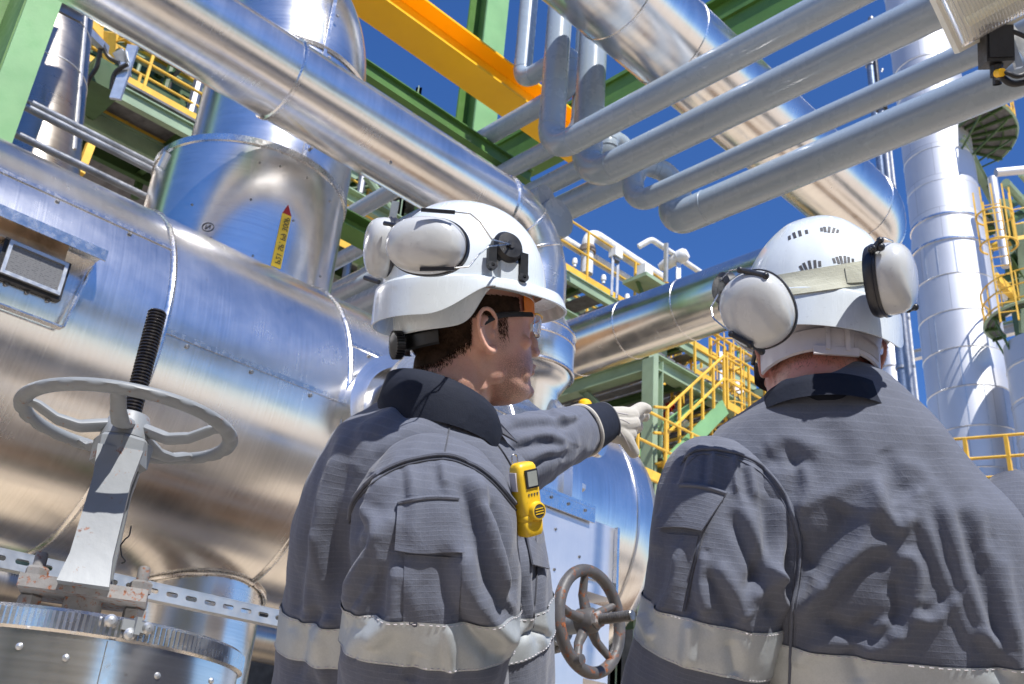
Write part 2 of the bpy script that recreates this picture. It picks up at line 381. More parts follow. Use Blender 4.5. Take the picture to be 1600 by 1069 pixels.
# bottom nozzle
B0, BR = cyl((200, 930), (411, 930), up, lat=LATV, ref=u1)
bn = thing('bottom_nozzle', 'vertical aluminium-clad pipe leaving the underside of the vessel behind the slotted rail', 'insulated pipe', V(B0[0], B0[1], 0))
mb = MB(); B0z = V(B0[0], B0[1], 0)
mb.lathe([(BR, 0), (BR, .9), (BR, VA[2]-VR*.3)], B0z, up, 72); part('jacket', mb, M['alu'], bn)
sad = []
for k in range(64):
    th = 2*pi*k/64; q = (u1*cos(th)+u2*sin(th))*(BR+.012); lat_ = q@u1; zz = VA[2]-sqrt(max(0, VR**2-lat_**2))
    sad.append(V(B0z[0]+q[0], B0z[1]+q[1], zz-.008))
mb = MB(); mb.sweep(sad, .0075, 8, closed=True); part('saddle_ring', mb, M['band'], bn)
mb = MB()
for k in range(0, 64, 4): mb.sphere(sad[k]-up*.007, .005, 6, 4)
part('ring_screws', mb, M['screw'], bn, kind='stuff')
mb = MB(); mb.lathe([(BR+.001, 1.32), (BR+.007, 1.33), (BR+.001, 1.34)], B0z, up, 72); part('seam_band', mb, M['band'], bn)
# ================================================================== riser 1 with its jacket collar
R0, RR = cyl((233, 290), (544, 300), up, lat=LAT1, ref=u1); R0[2] = 0
def zhit(px, py, A, R): return cylhit(px, py, A, up, R)[2]
zt = zhit(378, 214, R0, RR)
ris = thing('flared_riser', 'tall vertical clad riser with a wide collar carrying a yellow sticker, standing on the vessel', 'insulated riser', R0+up*VA[2])
mb = MB(); mb.lathe([(RR, VA[2]), (RR, VA[2]+VR*.7), (RR, zt-.3), (RR, zt)], R0, up, 128); part('collar', mb, M['alu'], ris)
mb = MB(); mb.lathe([(RR-.004, zt-.03), (RR+.008, zt-.03), (RR+.010, zt+.004), (RR-.03, zt+.012), (RR*.7, zt+.02)], R0, up, 128); part('collar_rim', mb, M['band'], ris)
U0_, UR = cyl((309, 165), (569, 170), up, lat=LAT1, ref=u1); U0_[2] = 0
top = onplane(440, 40, U0_, u1)
pts = fillet([U0_+up*(VA[2]), U0_+up*top[2], U0_+up*(top[2]+1.6)+u1*1.4-u2*.3], 1.1, 14)
mb = MB(); mb.sweep(pts, UR*.985, 96, cap=False); part('pipe_jacket', mb, M['alu'], ris)
for zz in (zhit(480, 62, U0_, UR),):
    mb = MB(); mb.lathe([(UR+.0, zz-.014), (UR+.012, zz), (UR+.0, zz+.014)], U0_, up, 96); part('seam_band', mb, M['band'], ris)
hq = cylhit(512, 60, U0_, up, UR); nq = unit((hq-U0_)*V(1, 1, 0))
mb = MB(); mb.box(U0_+nq*(UR+.001)+up*(zt+.75), up, np.cross(up, nq), nq, .9, .010, .003); part('lap_seam', mb, M['band'], ris)
for k in range(5):
    mb = MB(); bolt(mb, U0_+nq*(UR+.001)+np.cross(up, nq)*.03+up*(zt+.12+.3*k), nq, .010, .007); part('screw', mb, M['screw'], ris)
for (px_, py_) in ((406, 254), (480, 278), (458, 345), (515, 315), (392, 312), (395, 400), (500, 432), (300, 320), (330, 372), (438, 260)):
    hq = cylhit(px_, py_, R0, up, RR); nq = unit((hq-R0)*V(1, 1, 0)); mb = MB(); bolt(mb, hq, nq, .006, .004); part('screw', mb, M['screw'], ris)
mb = MB(); mb.sweep([cylhit(262, 240, R0, up, RR)+V(0, 0, 0), cylhit(252, 262, R0, up, RR)], .022, 8); part('lock', mb, M['galv'], ris)
# sticker on the collar, wraps the skin
st = thing('pipe_label_sticker', 'long yellow sticker with a red arrow tip on the riser collar', 'label', cylhit(440, 370, R0, up, RR))
def cq(px, py, off=.003):
    h = cylhit(px, py, R0, up, RR); n_ = unit((h-R0)*V(1, 1, 0)); return h+n_*off
mb = MB(); a_, b_, c_, d2 = cq(423, 415), cq(438, 421), cq(455, 339), cq(441, 333)
mb.add([a_, b_, c_, d2], [(0, 1, 2, 3)], None, False); part('sticker_body', mb, paint('yellow_sticker', srgb(244, 206, 62), .45, .05, 9), st)
mb = MB(); mb.add([cq(441, 333), cq(455, 339), cq(450, 320)], [(0, 1, 2)], None, False); part('arrow_tip', mb, M['red'], st)
def text_obj(name, body, size, o, xdir, ydir, mat_, parent=None, ext=.0004, align='CENTER'):
    cu = bpy.data.curves.new(name, 'FONT'); cu.body = body; cu.size = size; cu.extrude = ext; cu.align_x = align; cu.align_y = 'CENTER'
    ob = bpy.data.objects.new(name, cu); COL.objects.link(ob)
    zdir = np.cross(unit(xdir), unit(ydir)); mm = Matrix.Identity(4); org = V(list(parent['_org'])) if parent else V(0, 0, 0)
    for i in range(3): mm[i][0] = float(xdir[i]); mm[i][1] = float(ydir[i]); mm[i][2] = float(zdir[i]); mm[i][3] = float(o[i]-org[i])
    dg = bpy.context.evaluated_depsgraph_get(); dg.update(); me = bpy.data.meshes.new_from_object(ob.evaluated_get(dg)); bpy.data.objects.remove(ob)
    me.materials.clear(); me.materials.append(mat_); ob = bpy.data.objects.new(name, me); COL.objects.link(ob)
    ob.parent = parent; ob.matrix_local = mm; ob['kind'] = 'stuff'; return ob
ydir = unit((cq(438, 421)-cq(423, 415))); xd = unit(cq(448, 336)-cq(430, 418)); ydir = unit(ydir-xd*(ydir@xd))
wS = np.linalg.norm(a_-b_)
text_obj('lettering', 'P21 SP. P9 300P', wS*.78, cq(439, 377, .012), xd, ydir, M['black'], st)
# circled mark drawn on the collar
mk = thing('circled_mark', 'small circled letter drawn in black on the riser collar', 'marking', cq(325, 355))
hc = cq(325, 355, .002); nq = unit((hc-R0)*V(1, 1, 0)); tx = np.cross(up, nq)
mb = MB(); mb.sweep([hc+tx*.027*cos(t_)+up*.023*sin(t_) for t_ in np.linspace(0, 2*pi, 25)[:-1]], .0016, 5, closed=True); part('ring', mb, M['black'], mk)
mb = MB()
for a_, b_ in (((-.010, -.012), (-.010, .010)), ((-.010, -.012), (.010, .012)), ((.010, -.010), (.010, .012))):
    mb.sweep([hc+tx*a_[0]+up*a_[1], hc+tx*b_[0]+up*b_[1]], .0016, 5)
part('letter', mb, M['black'], mk)
# ================================================================== diagonal insulated pipe 1 (upper left -> centre, elbow down to riser 2)
A1, R1 = cyl((400, 17), (400, 179), u2, lat=LAT2, ref=u1)
Q = onplane(824, 500, u1*LAT2, u1)
corner = A1 + u2*((Q-A1)@u2)
start = along(A1, u2, -60, -60)
start = A1 + u2*((start-A1)@u2 - .6)
pipe1 = thing('insulated_pipe', 'long polished insulated pipe crossing diagonally above the left worker\'s helmet', 'insulated pipe', start)
zc2 = onplane(824, 505, u1*LAT2, u1)[2]
pts = fillet([start, corner, V(corner[0], corner[1], zc2-.05)], R1*2.3, 22)
seg1 = [start + (along(A1, u2, 440, 130)-start)*k/4 for k in range(5)] + pts[1:]
mb = MB(); mb.sweep(seg1, R1, 96, cap=False); part('jacket', mb, M['alu'], pipe1)
def ring(A, d, R, mat_='band', par=None, w=.016, pr=.010, name='seam_band'):
    mb = MB(); mb.lathe([(R, -w), (R+pr, -w*.5), (R+pr, w*.5), (R, w)], A, d, 96); part(name, mb, M[mat_], par)
ring(along(A1, u2, 437, 128), u2, R1, par=pipe1, w=.012)
bend0 = pts[1]; ring(bend0, u2, R1, par=pipe1, w=.02)
for k in (9, 16): ring(pts[k], unit(pts[k+1]-pts[k-1]), R1, par=pipe1, w=.008, pr=.006)
hs_ = []; 
n_ = None
for px_, py_ in ((610, 262), (410, 190)):
    h = cylhit(px_, py_-8, A1, u2, R1)
    if h is not None: mb = MB(); mb.sphere(h, .010, 8, 5); part('screw', mb, M['screw'], pipe1)
# riser 2 collar on the vessel
r2 = thing('stepped_riser', 'stepped aluminium riser between the pointing worker\'s face and the vessel', 'insulated riser', V(corner[0], corner[1], VA[2]))
c2 = V(corner[0], corner[1], 0); z1 = onplane(824, 500, c2, u1)[2]; z2 = onplane(822, 545, c2, u1)[2]; z3 = onplane(820, 585, c2, u1)[2]
mb = MB(); mb.lathe([(R1, z1+.02), (R1*1.02, z1), (R1*1.3, z1-.10), (R1*1.32, z1-.12), (R1*1.32, z3), (R1*1.18, z3-.05), (R1*.95, z3-.12), (R1*.95, VA[2])], c2, up, 96); part('jacket', mb, M['alu'], r2)
for zz in (z1-.11, z2, z3-.01): ring(c2+up*zz, up, R1*1.32, par=r2, w=.010, pr=.006)
hcap = along(c2+up*(z3-.3), -u1, 875, 625)
mb = MB(); mb.lathe([(.14, -.3), (.14, .26), (.10, .30), (.001, .31)], c2+up*(z3-.32)+u2*.22, unit(-u1+u2*.3), 48); part('capped_branch', mb, M['alu'], r2)
# ================================================================== insulated pipe 2 + 3 (upper right, turns back to the left)
Z2 = 6.75
A2, _ = cyl((1353, 251), (1225, 307), u2, R=1.0); A2, R2 = cyl((1353, 251), (1225, 307), u2, D=np.linalg.norm(A2-C)*(Z2-1)/(A2[2]-1))
A3, _ = cyl((1150, 400), (1150, 515), u1, R=1.0); A3, R3 = cyl((1150, 400), (1150, 515), u1, D=np.linalg.norm(A3-C)*(Z2-1)/(A3[2]-1))
RP = (R2+R3)/2
cor = u1*(A2@u1)+u2*(A3@u2)+up*Z2
s2 = along(A2, u2, 840, -160); e3 = along(A3, u1, 700, 560)
pipe2 = thing('insulated_pipe', 'thick tan-reflecting insulated pipe behind the grey pipes, turning back above the right worker\'s helmet', 'insulated pipe', cor)
pts = fillet([s2-u2*1.5, cor, e3], RP*2.0, 20)
mb = MB(); mb.sweep([pts[0], (pts[0]+pts[1])/2]+pts[1:-1]+[(pts[-2]*2+pts[-1])/3, pts[-1]], RP, 96, cap=False); part('jacket', mb, M['alu'], pipe2)
for px_, py_ in ((1050, 60), (1010, -60)): ring(along(A2, u2, px_, py_), u2, RP, par=pipe2, w=.012, pr=.006)
for k in (1, 8, 15, 21): ring(pts[k], unit(pts[k+1]-pts[k-1]), RP, par=pipe2, w=.010, pr=.006)
for px_, py_ in ((1075, 480), (905, 545), (985, 510)): ring(along(A3, u1, px_, py_), u1, RP, par=pipe2, w=.012, pr=.006)
# ================================================================== four painted grey pipes + their continuations
ZG = 5.6
def gp(a, b):
    A, R = cyl(a, b, u1, R=1.0); return cyl(a, b, u1, D=np.linalg.norm(A-C)*(ZG-1)/(A[2]-1))
GA, ra = gp((1000, 138), (1000, 190)); GB, rb = gp((1100, 161), (1100, 221)); GC, rc = gp((1300, 160), (1300, 203)); GD, rd = gp((1400, 165), (1400, 233))
def gend(A, px, py): return A + u1*((along(A, u1, px, py)-A)@u1)
far = 9.0
def bandring(pt, d, R, par):
    mb = MB(); mb.lathe([(R, -.006), (R+.003, -.003), (R+.003, .003), (R, .006)], pt, d, 40); part('weld_bead', mb, M['pipe_paint'], par)
GL = 'pale grey painted pipes overhead'
def gpipe(pts, r, label, org, bendf=1.8, welds=True):
    t_ = thing('process_pipe', label, 'pipe', org, GL); q = fillet(pts, r*bendf*1.25, 14)
    mb = MB(); mb.sweep(q, r, 48); part('pipe_run', mb, M['pipe_paint'], t_)
    if welds:
        Rb = r*bendf*1.25
        for i in range(1, len(pts)-1):
            d1 = unit(V(pts[i-1])-V(pts[i])); d2_ = unit(V(pts[i+1])-V(pts[i])); ang = acos(max(-1, min(1, d1@d2_))); tt = Rb/math.tan(ang/2)
            for d__ in (d1, d2_): bandring(V(pts[i])+d__*tt, d__, r, t_)
    return t_
eA = gend(GA, 853, 226); eB = gend(GB, 906, 262); eC = gend(GC, 984, 311); eD = gend(GD, 1052, 336)
gpipe([GA-u1*(far), eA, eA+up*5], ra, 'topmost grey pipe, elbowed straight up into a sunlit riser', eA)
gpipe([GB-u1*(far), eB, eB+up*5], rb, 'second grey pipe from the top, with its riser in shade behind the first riser', eB)
hC = .44
gpipe([GC-u1*(far), eC, eC+up*hC, V(eD[0], eD[1], eC[2]+hC), eD+up*.12], rc, 'third grey pipe, ending in a small sunlit hook bend', eC, 1.7)
gpipe([GD-u1*(far), eD, eD+up*.22], rd, 'lowest and thickest grey pipe, ending in a rounded elbow over blue sky', eD)
def lp(a, b, dz=.25):
    A, R = cyl(a, b, u1, R=1.0); return cyl(a, b, u1, D=np.linalg.norm(A-C)*(ZG+dz-1)/(A[2]-1))
LA, la = lp((760, 197), (760, 231), 1.25); LB, lb = lp((800, 247), (800, 279), .9); LC, lc = lp((850, 274), (850, 309), .7); LD, ld = lp((880, 302), (880, 350), .55)
fl = 9.0
e = gend(LA, 886, 132); gpipe([LA+u1*fl, e, e+up*.42, e+up*.42+u1*.62, e+u1*.62+up*2.0], la, 'thin grey pipe crossing the amber beam, looping up behind the sunlit riser', e, 1.3)
e = gend(LB, 905, 206); gpipe([LB+u1*fl, e, e+up*1.6], lb, 'grey pipe running left from behind the first elbow, above the sky gap', e, 1.3)
e = gend(LC, 948, 240); gpipe([LC+u1*fl, e, e+up*.20, e+up*.20+u2*.3, e+u2*.3-up*.1], lc, 'grey pipe with a sunlit patch and a small white hook above the second elbow', e, 1.2)
e = gend(LD, 990, 272); gpipe([LD+u1*fl, e, e+up*.2], ld, 'thickest of the grey pipes running left beside the hooked elbow', e, 1.2)
# ================================================================== steel beams
def zpl(px, py, z): r = ray(px, py); return C + r*((z-C[2])/r[2])
def pxbeam(name, label, cat, d, z0, lo, near, topp, p0, p1, kind, mat_, group=None):
    """beam with underside at z0: lo = far lower edge, near = near lower edge, topp = top of the near side (all pixels); p0, p1 = pixels of the ends"""
    Pf = zpl(*lo, z0); Pn = zpl(*near, z0); s_ = np.cross(d, up); 
    if (Pn-Pf)@s_ < 0: s_ = -s_
    w_ = (Pn-Pf)@s_; T_ = onplane(*topp, Pn, s_); h_ = T_[2]-z0
    base = Pn - s_*w_/2; base = base-d*(base@d)
    e0 = base + d*((along(base, d, *p0))@d); e1 = base + d*((along(base, d, *p1))@d)
    mb = MB()
    t_ = thing(name, label, cat, (e0+e1)/2, group)
    c0 = e0+up*h_/2; c1 = e1+up*h_/2
    tt = h_*.07
    mb.bar(c0, c1, tt*.8 if kind == 'I' else w_*.55, h_-2*tt-.004); part('web', mb, M[mat_], t_)
    for s2_ in (-1, 1):
        mb = MB(); mb.bar(c0+up*s2_*(h_/2-tt/2), c1+up*s2_*(h_/2-tt/2), w_, tt); part('flange', mb, M[mat_], t_)
    return t_, e0, e1, h_, w_
pxbeam('crane_beam', 'bright amber steel beam crossing the blue sky at the top', 'steel beam', u2, 7.4, (700, 124), (700, 70), (700, 24), (430, -90), (985, 245), 'I', 'orange')
pxbeam('steel_beam', 'dark green beam below the amber beam, right of the silver riser', 'steel beam', u2, 6.6, (640, 172), (640, 160), (640, 136), (440, 30), (840, 270), 'I', 'green')
pxbeam('steel_beam', 'long green beam running up to the right behind the grey pipes', 'steel beam', u1, 8.2, (1200, 86), (1200, 72), (1120, 28), (640, 360), (1500, -100), 'I', 'green')
pxbeam('steel_beam', 'dark green beam under the leftward grey pipes', 'steel beam', u1, 8.0, (860, 262), (860, 246), (860, 214), (560, 420), (960, 200), 'I', 'green')
pxbeam('steel_beam', 'green beam behind the left worker\'s earmuffs', 'steel beam', u2, 4.9, (560, 388), (560, 360), (560, 335), (380, 300), (760, 480), 'I', 'green')
pxbeam('steel_beam', 'dark green beam at the top edge right of the insulated pipe', 'steel beam', u1, 10.0, (1200, 40), (1240, -10), (1180, -40), (1060, 90), (1500, -120), 'I', 'green')
# vertical H column behind the amber beam
cc = at(772, 60, 12.5); co = V(cc[0], cc[1], 0)
colm = thing('steel_column', 'green H-section column rising behind the amber beam', 'steel column', co)
hgt = 16
mb = MB(); mb.box(co+up*hgt/2, u2, u1, up, .17, .012, hgt/2); part('flange', mb, M['mint'], colm)  # front flange coloured paler for its sunlit face
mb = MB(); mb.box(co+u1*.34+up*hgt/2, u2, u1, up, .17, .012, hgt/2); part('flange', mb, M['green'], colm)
mb = MB(); mb.box(co+u1*.17+up*hgt/2, u2, u1, up, .010, .155, hgt/2); part('web', mb, M['green'], colm)  # web and rear flange coloured darker for their shaded side
# near box column, top left corner
cc = at(24, 48, 5.3); co = V(cc[0], cc[1], 0)
colm = thing('steel_column', 'near green column cut by the top left corner of the picture', 'steel column', co)
mb = MB(); mb.box(co+u2*.08+up*4, u2, u1, up, .08, .01, 4); part('flange', mb, M['mint'], colm)  # sun on this face is put into the paler green
mb = MB(); mb.box(co+u1*.211+u2*.002+up*4, u2, u1, up, .01, .20, 4); part('web', mb, M['green'], colm)  # shaded side given the darker green
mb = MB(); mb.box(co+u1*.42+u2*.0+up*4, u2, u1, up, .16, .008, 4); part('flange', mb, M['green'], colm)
# slotted dark plate at the top left
a_ = at(50, -12, 5.6); b_ = at(128, 28, 5.75)
mb = MB(); mb.bar(a_, b_, .02, .07); mb.bar(a_+up*.03-u1*.03, b_+up*.03-u1*.03, .06, .01)
single('angle_bracket', mb, M['galvdk'], 'short dark steel angle bar in the top left corner beside the insulated pipe', 'bracket', org=a_)
# vertical clad pipe behind top left column
p0_ = at(86, -30, 8.2); p1_ = at(52, 250, 7.0)
vp = thing('insulated_pipe', 'dull clad vertical pipe between the near green column and the yellow walkway', 'insulated pipe', p1_)
mb = MB(); mb.sweep([p0_, (p0_+p1_)/2, p1_, p1_+(p1_-p0_)*.3], .30, 64, cap=False); part('jacket', mb, M['alu_dull'], vp)
dd = unit(p1_-p0_)
for f_ in (.22, .36, .62): ring(p0_+(p1_-p0_)*f_, dd, .30, 'galv', vp, .006, .005)
q_ = unit(np.cross(dd, FW)); mb = MB(); mb.sweep([p0_+q_*.30-FW*.02, p1_+q_*.30-FW*.02], .012, 6); part('lap_seam', mb, M['galv'], vp)
# two conduits + one
def rod(name, label, cat, pts, r, mat_, group=None, seg=16):
    mb = MB(); mb.sweep(pts, r, seg); return single(name, mb, M[mat_], label, cat, group, org=pts[0])
for (a_, b_, d0, lab) in (((10, 142), (262, 268), 5.5, 'upper of the two paired conduits running behind the vessel top'), ((10, 152), (262, 282), 5.45, 'lower of the two paired conduits running behind the vessel top'), ((-20, 188), (262, 325), 5.3, 'single thin conduit just above the vessel top')):
    P0 = at(*a_, d0); P0 = P0; L0 = along(P0, u2, *b_); P1 = P0+u2*((L0-P0)@u2)
    rod('conduit', lab, 'conduit', [P0-u2*.6, P1+u2*.8], .022, 'galvdk', 'conduits above the vessel')
# ================================================================== helpers for far steelwork
def vcol(px0, px1, py, D):   # vertical cylinder from left and right edges at distance D
    A, R = cyl((px0, py), (px1, py), up, D=D); A = A.copy(); A[2] = 0; return A, R
def railing(name, label, pts, h=1.1, step=1.3, r=.024, group=None, toe=True, mat_='yellow', cat='railing'):
    t_ = thing(name, label, cat, V(pts[0]), group); P = [V(p) for p in pts]
    for hh, nm in ((h, 'top_rail'), (h*.52, 'mid_rail')):
        mb = MB(); mb.sweep([p+up*hh for p in P], r, 8, flat=False); part(nm, mb, M[mat_], t_)
    if toe:
        mb = MB()
        for a, b in zip(P[:-1], P[1:]): mb.bar(a+up*.08, b+up*.08, .012, .15)
        part('toe_board', mb, M[mat_], t_)
    for a, b in zip(P[:-1], P[1:]):
        n_ = max(1, int(round(np.linalg.norm(b-a)/step)))
        for k in range(n_+1):
            q = a+(b-a)*k/n_; mb = MB(); mb.bar(q, q+up*h, .04, .04, u1); part('post', mb, M[mat_], t_)
    return t_
def member(par, name, a, b, w, h, mat_='mintfar', I=True, upv=up):
    mb = MB(); (mb.ibeam(a, b, h, w, max(.012, h*.09), upv) if I else mb.bar(a, b, w, h, upv)); return part(name, mb, M[mat_], par)
def cage(name, label, A, z0, z1, out, rr=.38, n=7, mat_='yellow', hoop=.9, hr_=.03):
    t_ = thing(name, label, 'caged ladder', V(A[0], A[1], z0)); out = unit(out); sd = np.cross(up, out)
    for s_ in (-1, 1):
        mb = MB(); mb.bar(A+sd*s_*.23+up*z0, A+sd*s_*.23+up*z1, .05, .05, out); part('ladder_rail', mb, M[mat_], t_)
    k = z0+.3
    while k < z1:
        mb = MB(); mb.bar(A-sd*.23+up*k, A+sd*.23+up*k, .025, .025); part('rung', mb, M[mat_], t_); k += .3
    zc = z0+2.2 if z1-z0 > 4 else z0+.3; k = zc
    cen = A+out*rr*.9
    while k <= z1+.01:
        mb = MB(); mb.sweep([cen+up*k+(out*cos(t)+sd*sin(t))*rr for t in np.linspace(-2.5, 2.5, 15)], hr_, 6); part('hoop', mb, M[mat_], t_); k += hoop
    for t in np.linspace(-1.9, 1.9, n):
        q = cen+(out*cos(t)+sd*sin(t))*rr; mb = MB(); mb.bar(q+up*zc, q+up*z1, hr_*1.5, .012, out); part('cage_strap', mb, M[mat_], t_)
    return t_
# ================================================================== right-hand tower
TA, TR = vcol(1434, 1566, 500, 36); toc = unit((C-TA)*V(1, 1, 0))
def tz(px, py): return cylhit(px, py, TA, up, TR)[2]
zs1, zs0 = tz(1480, 330), tz(1480, 372)
tw = thing('distillation_tower', 'tall banded aluminium-clad tower behind the right worker, with a sloping shoulder', 'tower', TA)
mb = MB(); mb.lathe([(TR, 0), (TR, zs0*.5), (TR, zs0), (TR*.93, zs1), (TR*.92, zs1+6), (TR*.92, zs1+26)], TA, up, 96, cap=True); part('shell', mb, M['alu_far'], tw)
for zz, rr in ((zs0, TR), (zs1, TR*.925)):
    mb = MB(); mb.lathe([(rr-.01, -.06), (rr+.05, -.04), (rr+.05, .04), (rr-.01, .06)], TA+up*zz, up, 96); part('shoulder_ring', mb, M['band'], tw)
k = zs0-1.45; n_ = 0
while k > 1: mb = MB(); mb.lathe([(TR, -.03), (TR+.02, 0), (TR, .03)], TA+up*k, up, 96); part('seam_band', mb, M['galv'], tw); k -= 1.45
k = zs1+1.5
while k < zs1+24: mb = MB(); mb.lathe([(TR*.92, -.03), (TR*.92+.02, 0), (TR*.92, .03)], TA+up*k, up, 96); part('seam_band', mb, M['galv'], tw); k += 1.5
ro_ = random.Random(3); k = zs0-1.45
for i in range(14):   # vertical sheet laps
    for j in range(3):
        a = ro_.uniform(-1.3, 1.3); nq = toc*cos(a)+np.cross(up, toc)*sin(a)
        mb = MB(); mb.box(TA+nq*(TR+.003)+up*(zs0-1.45*(i+.5)), up, np.cross(up, nq), nq, .70, .02, .006); part('sheet_lap', mb, M['galv'], tw)
# pipes up the left of the tower
for lab, nm, (x0, x1, y), D_, mt_, seg_ in (
    ('black vertical drain pipe tight against the left of the tower', 'vertical_pipe', (1412, 1421, 560), 33, 'blackpipe', 12),
    ('blue-grey vertical pipe next to the black one left of the tower', 'vertical_pipe', (1399, 1414, 560), 34, 'bluepipe', 16),
    ('thin white vertical pipe between the tower and the black pipe', 'vertical_pipe', (1425, 1429, 560), 35, 'white', 10)):
    A_, R_ = vcol(x0, x1, y, D_); t_ = thing(nm, lab, 'pipe', A_)
    zt_ = cylhit((x0+x1)/2, y, A_, up, R_)[2]; ztop = zt_+ (14 if mt_ != 'white' else 11)
    mb = MB(); mb.sweep([A_, A_+up*ztop], R_, seg_); part('pipe_run', mb, M[mt_], t_)
    for k in range(12):
        mb = MB(); mb.lathe([(R_, -.05), (R_*1.3, -.05), (R_*1.3, .05), (R_, .05)], A_+up*(zt_-6+k*1.9), up, seg_); part('clamp', mb, M['galvdk'], t_)
A_, R_ = vcol(1367, 1383, 150, 30); zt_ = cylhit(1376, 130, A_, up, R_)[2]
t_ = thing('vertical_pipe', 'dark pipe with bolted clamps left of the narrow top of the tower', 'pipe', A_)
mb = MB(); mb.sweep([A_, A_+up*zt_], R_*.7, 14); part('pipe_run', mb, M['galvdk'], t_)
for zz in (0, -.8, -1.9):
    mb = MB(); mb.lathe([(R_*.7, -.12), (R_*1.25, -.12), (R_*1.25, .12), (R_*.7, .12)], A_+up*(zt_-.1+zz), up, 14); part('flange', mb, M['dark'], t_)
# small clad columns left of the tower, behind the ear of the right worker
for x0, x1, y, D_, lab in ((1378, 1412, 600, 60, 'squat clad column glimpsed between the right worker\'s ear and the blue-grey pipe'),):
    A_, R_ = vcol(x0, x1, y, D_); zt_ = cylhit((x0+x1)/2, 535, A_, up, R_)[2]
    t_ = thing('process_column', lab, 'column', A_); mb = MB(); mb.lathe([(R_, 0), (R_, zt_-1), (R_*.8, zt_), (.01, zt_+.6)], A_, up, 40); part('shell', mb, M['alu_far'], t_)
    for k in range(8): mb = MB(); mb.lathe([(R_, -.06), (R_+.05, 0), (R_, .06)], A_+up*(zt_-1.5-1.6*k), up, 40); part('seam_band', mb, M['galvdk'], t_)
A_, R_ = vcol(1371, 1377, 600, 52); t_ = single('steel_column', MB().sweep([A_, A_+up*(cylhit(1374, 560, A_, up, R_)[2]+2)], R_, 8), M['mintfar'], 'slim pale green post beside the right worker\'s right ear', 'steel column', org=A_)
# second tower, right edge, with platform and caged ladder
T2, R2_ = vcol(1575, 1720, 600, 34); z2t = cylhit(1600, 548, T2, up, R2_)[2]; o2 = unit((C-T2)*V(1, 1, 0)); s2v = np.cross(up, o2)
tw2 = thing('distillation_tower', 'second clad tower cut by the right edge, under the green platform and its ladder', 'tower', T2)
mb = MB(); mb.lathe([(R2_, 0), (R2_, z2t-5), (R2_, z2t+.6)], T2, up, 80, cap=True); part('shell', mb, M['alu_far'], tw2)
for k in range(-6, 2): mb = MB(); mb.lathe([(R2_, -.03), (R2_+.02, 0), (R2_, .03)], T2+up*(z2t+1.2*k-1.5), up, 80); part('seam_band', mb, M['galv'], tw2)
def ringplat(A, Rin, Rout, z, a0, a1, lab, o, railm=True, under='grating', hr=1.1):
    sv = np.cross(up, o); t_ = thing('ring_platform', lab, 'platform', A+up*z)
    N = 20; an = np.linspace(a0, a1, N)
    P = lambda r, a, zz: A + (o*cos(a)+sv*sin(a))*r + up*zz
    mb = MB()
    for i in range(N-1):
        mb.add([P(Rin, an[i], z), P(Rin, an[i+1], z), P(Rout, an[i+1], z), P(Rout, an[i], z), P(Rin, an[i], z-.04), P(Rin, an[i+1], z-.04), P(Rout, an[i+1], z-.04), P(Rout, an[i], z-.04)],
               [(0, 1, 2, 3), (7, 6, 5, 4), (3, 2, 6, 7), (1, 0, 4, 5)], None, False)
    part('deck', mb, M[under], t_)
    mb = MB(); mb.sweep([P(Rout, a, z-.05) for a in an], .06, 4, flat=True); part('edge_channel', mb, M['mintfar'], t_)
    for i in range(0, N, 3):
        mb = MB(); mb.bar(P(Rin, an[i], z-.12), P(Rout, an[i], z-.12), .06, .12); part('bracket', mb, M['greendk'], t_)
    for i in (0, 6, 12, 18):
        mb = MB(); mb.bar(P(Rin, an[i], z-1.2), P(Rout*.93, an[i], z-.2), .06, .06); part('knee_brace', mb, M['greendk'], t_)
    for f_ in (.35, .7):
        mb = MB(); mb.sweep([P(Rin+(Rout-Rin)*f_, a, z-.1) for a in an], .03, 4); part('bearer', mb, M['greendk'], t_)
    if railm:
        for hh in (hr, hr*.55, .12):
            mb = MB(); mb.sweep([P(Rout, a, z+hh) for a in an], .03, 6); part('rail', mb, M['yellow'], t_)
        for i in range(0, N, 2): mb = MB(); mb.bar(P(Rout, an[i], z), P(Rout, an[i], z+hr), .045, .045, o); part('post', mb, M['yellow'], t_)
    return t_
zp1 = cylhit(1540, 215, TA, up, TR*1.0)
h_ = along(TA+0*up, up, 1545, 205)[2]
ringplat(TA, TR*.9, TR*2.1, h_, .75, 2.3, 'half-round grating platform with yellow railing high on the right side of the tower', toc)
h2 = along(T2, up, 1600, 505)[2]
ringplat(T2, R2_*.98, R2_+.45, h2, -2.0, 1.2, 'dark green platform at the foot of the caged ladder at the right edge', o2, railm=True)
h3 = along(T2, up, 1640, 300)[2]
fw2 = thing('framework', 'shaded green steelwork at the right edge behind the caged ladder', 'steel frame', at(1600, 420, 38))
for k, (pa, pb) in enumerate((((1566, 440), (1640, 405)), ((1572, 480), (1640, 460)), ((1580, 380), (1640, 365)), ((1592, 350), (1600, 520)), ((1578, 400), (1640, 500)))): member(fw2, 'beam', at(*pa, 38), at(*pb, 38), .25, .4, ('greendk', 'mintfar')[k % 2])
railing('railing', 'yellow railing on the shaded steelwork at the right edge', [at(1586, 376, 37), at(1660, 362, 37)], h=1.3, step=1.2)
La = at(1573, 470, 29); La = V(La[0], La[1], 0)
zl0 = along(La, up, 1590, 500)[2]; zl1 = along(La, up, 1560, 312)[2]
cage('caged_ladder', 'yellow caged ladder right of the tower shoulder', La, zl0, zl1, toc, rr=.5, hoop=1.0)
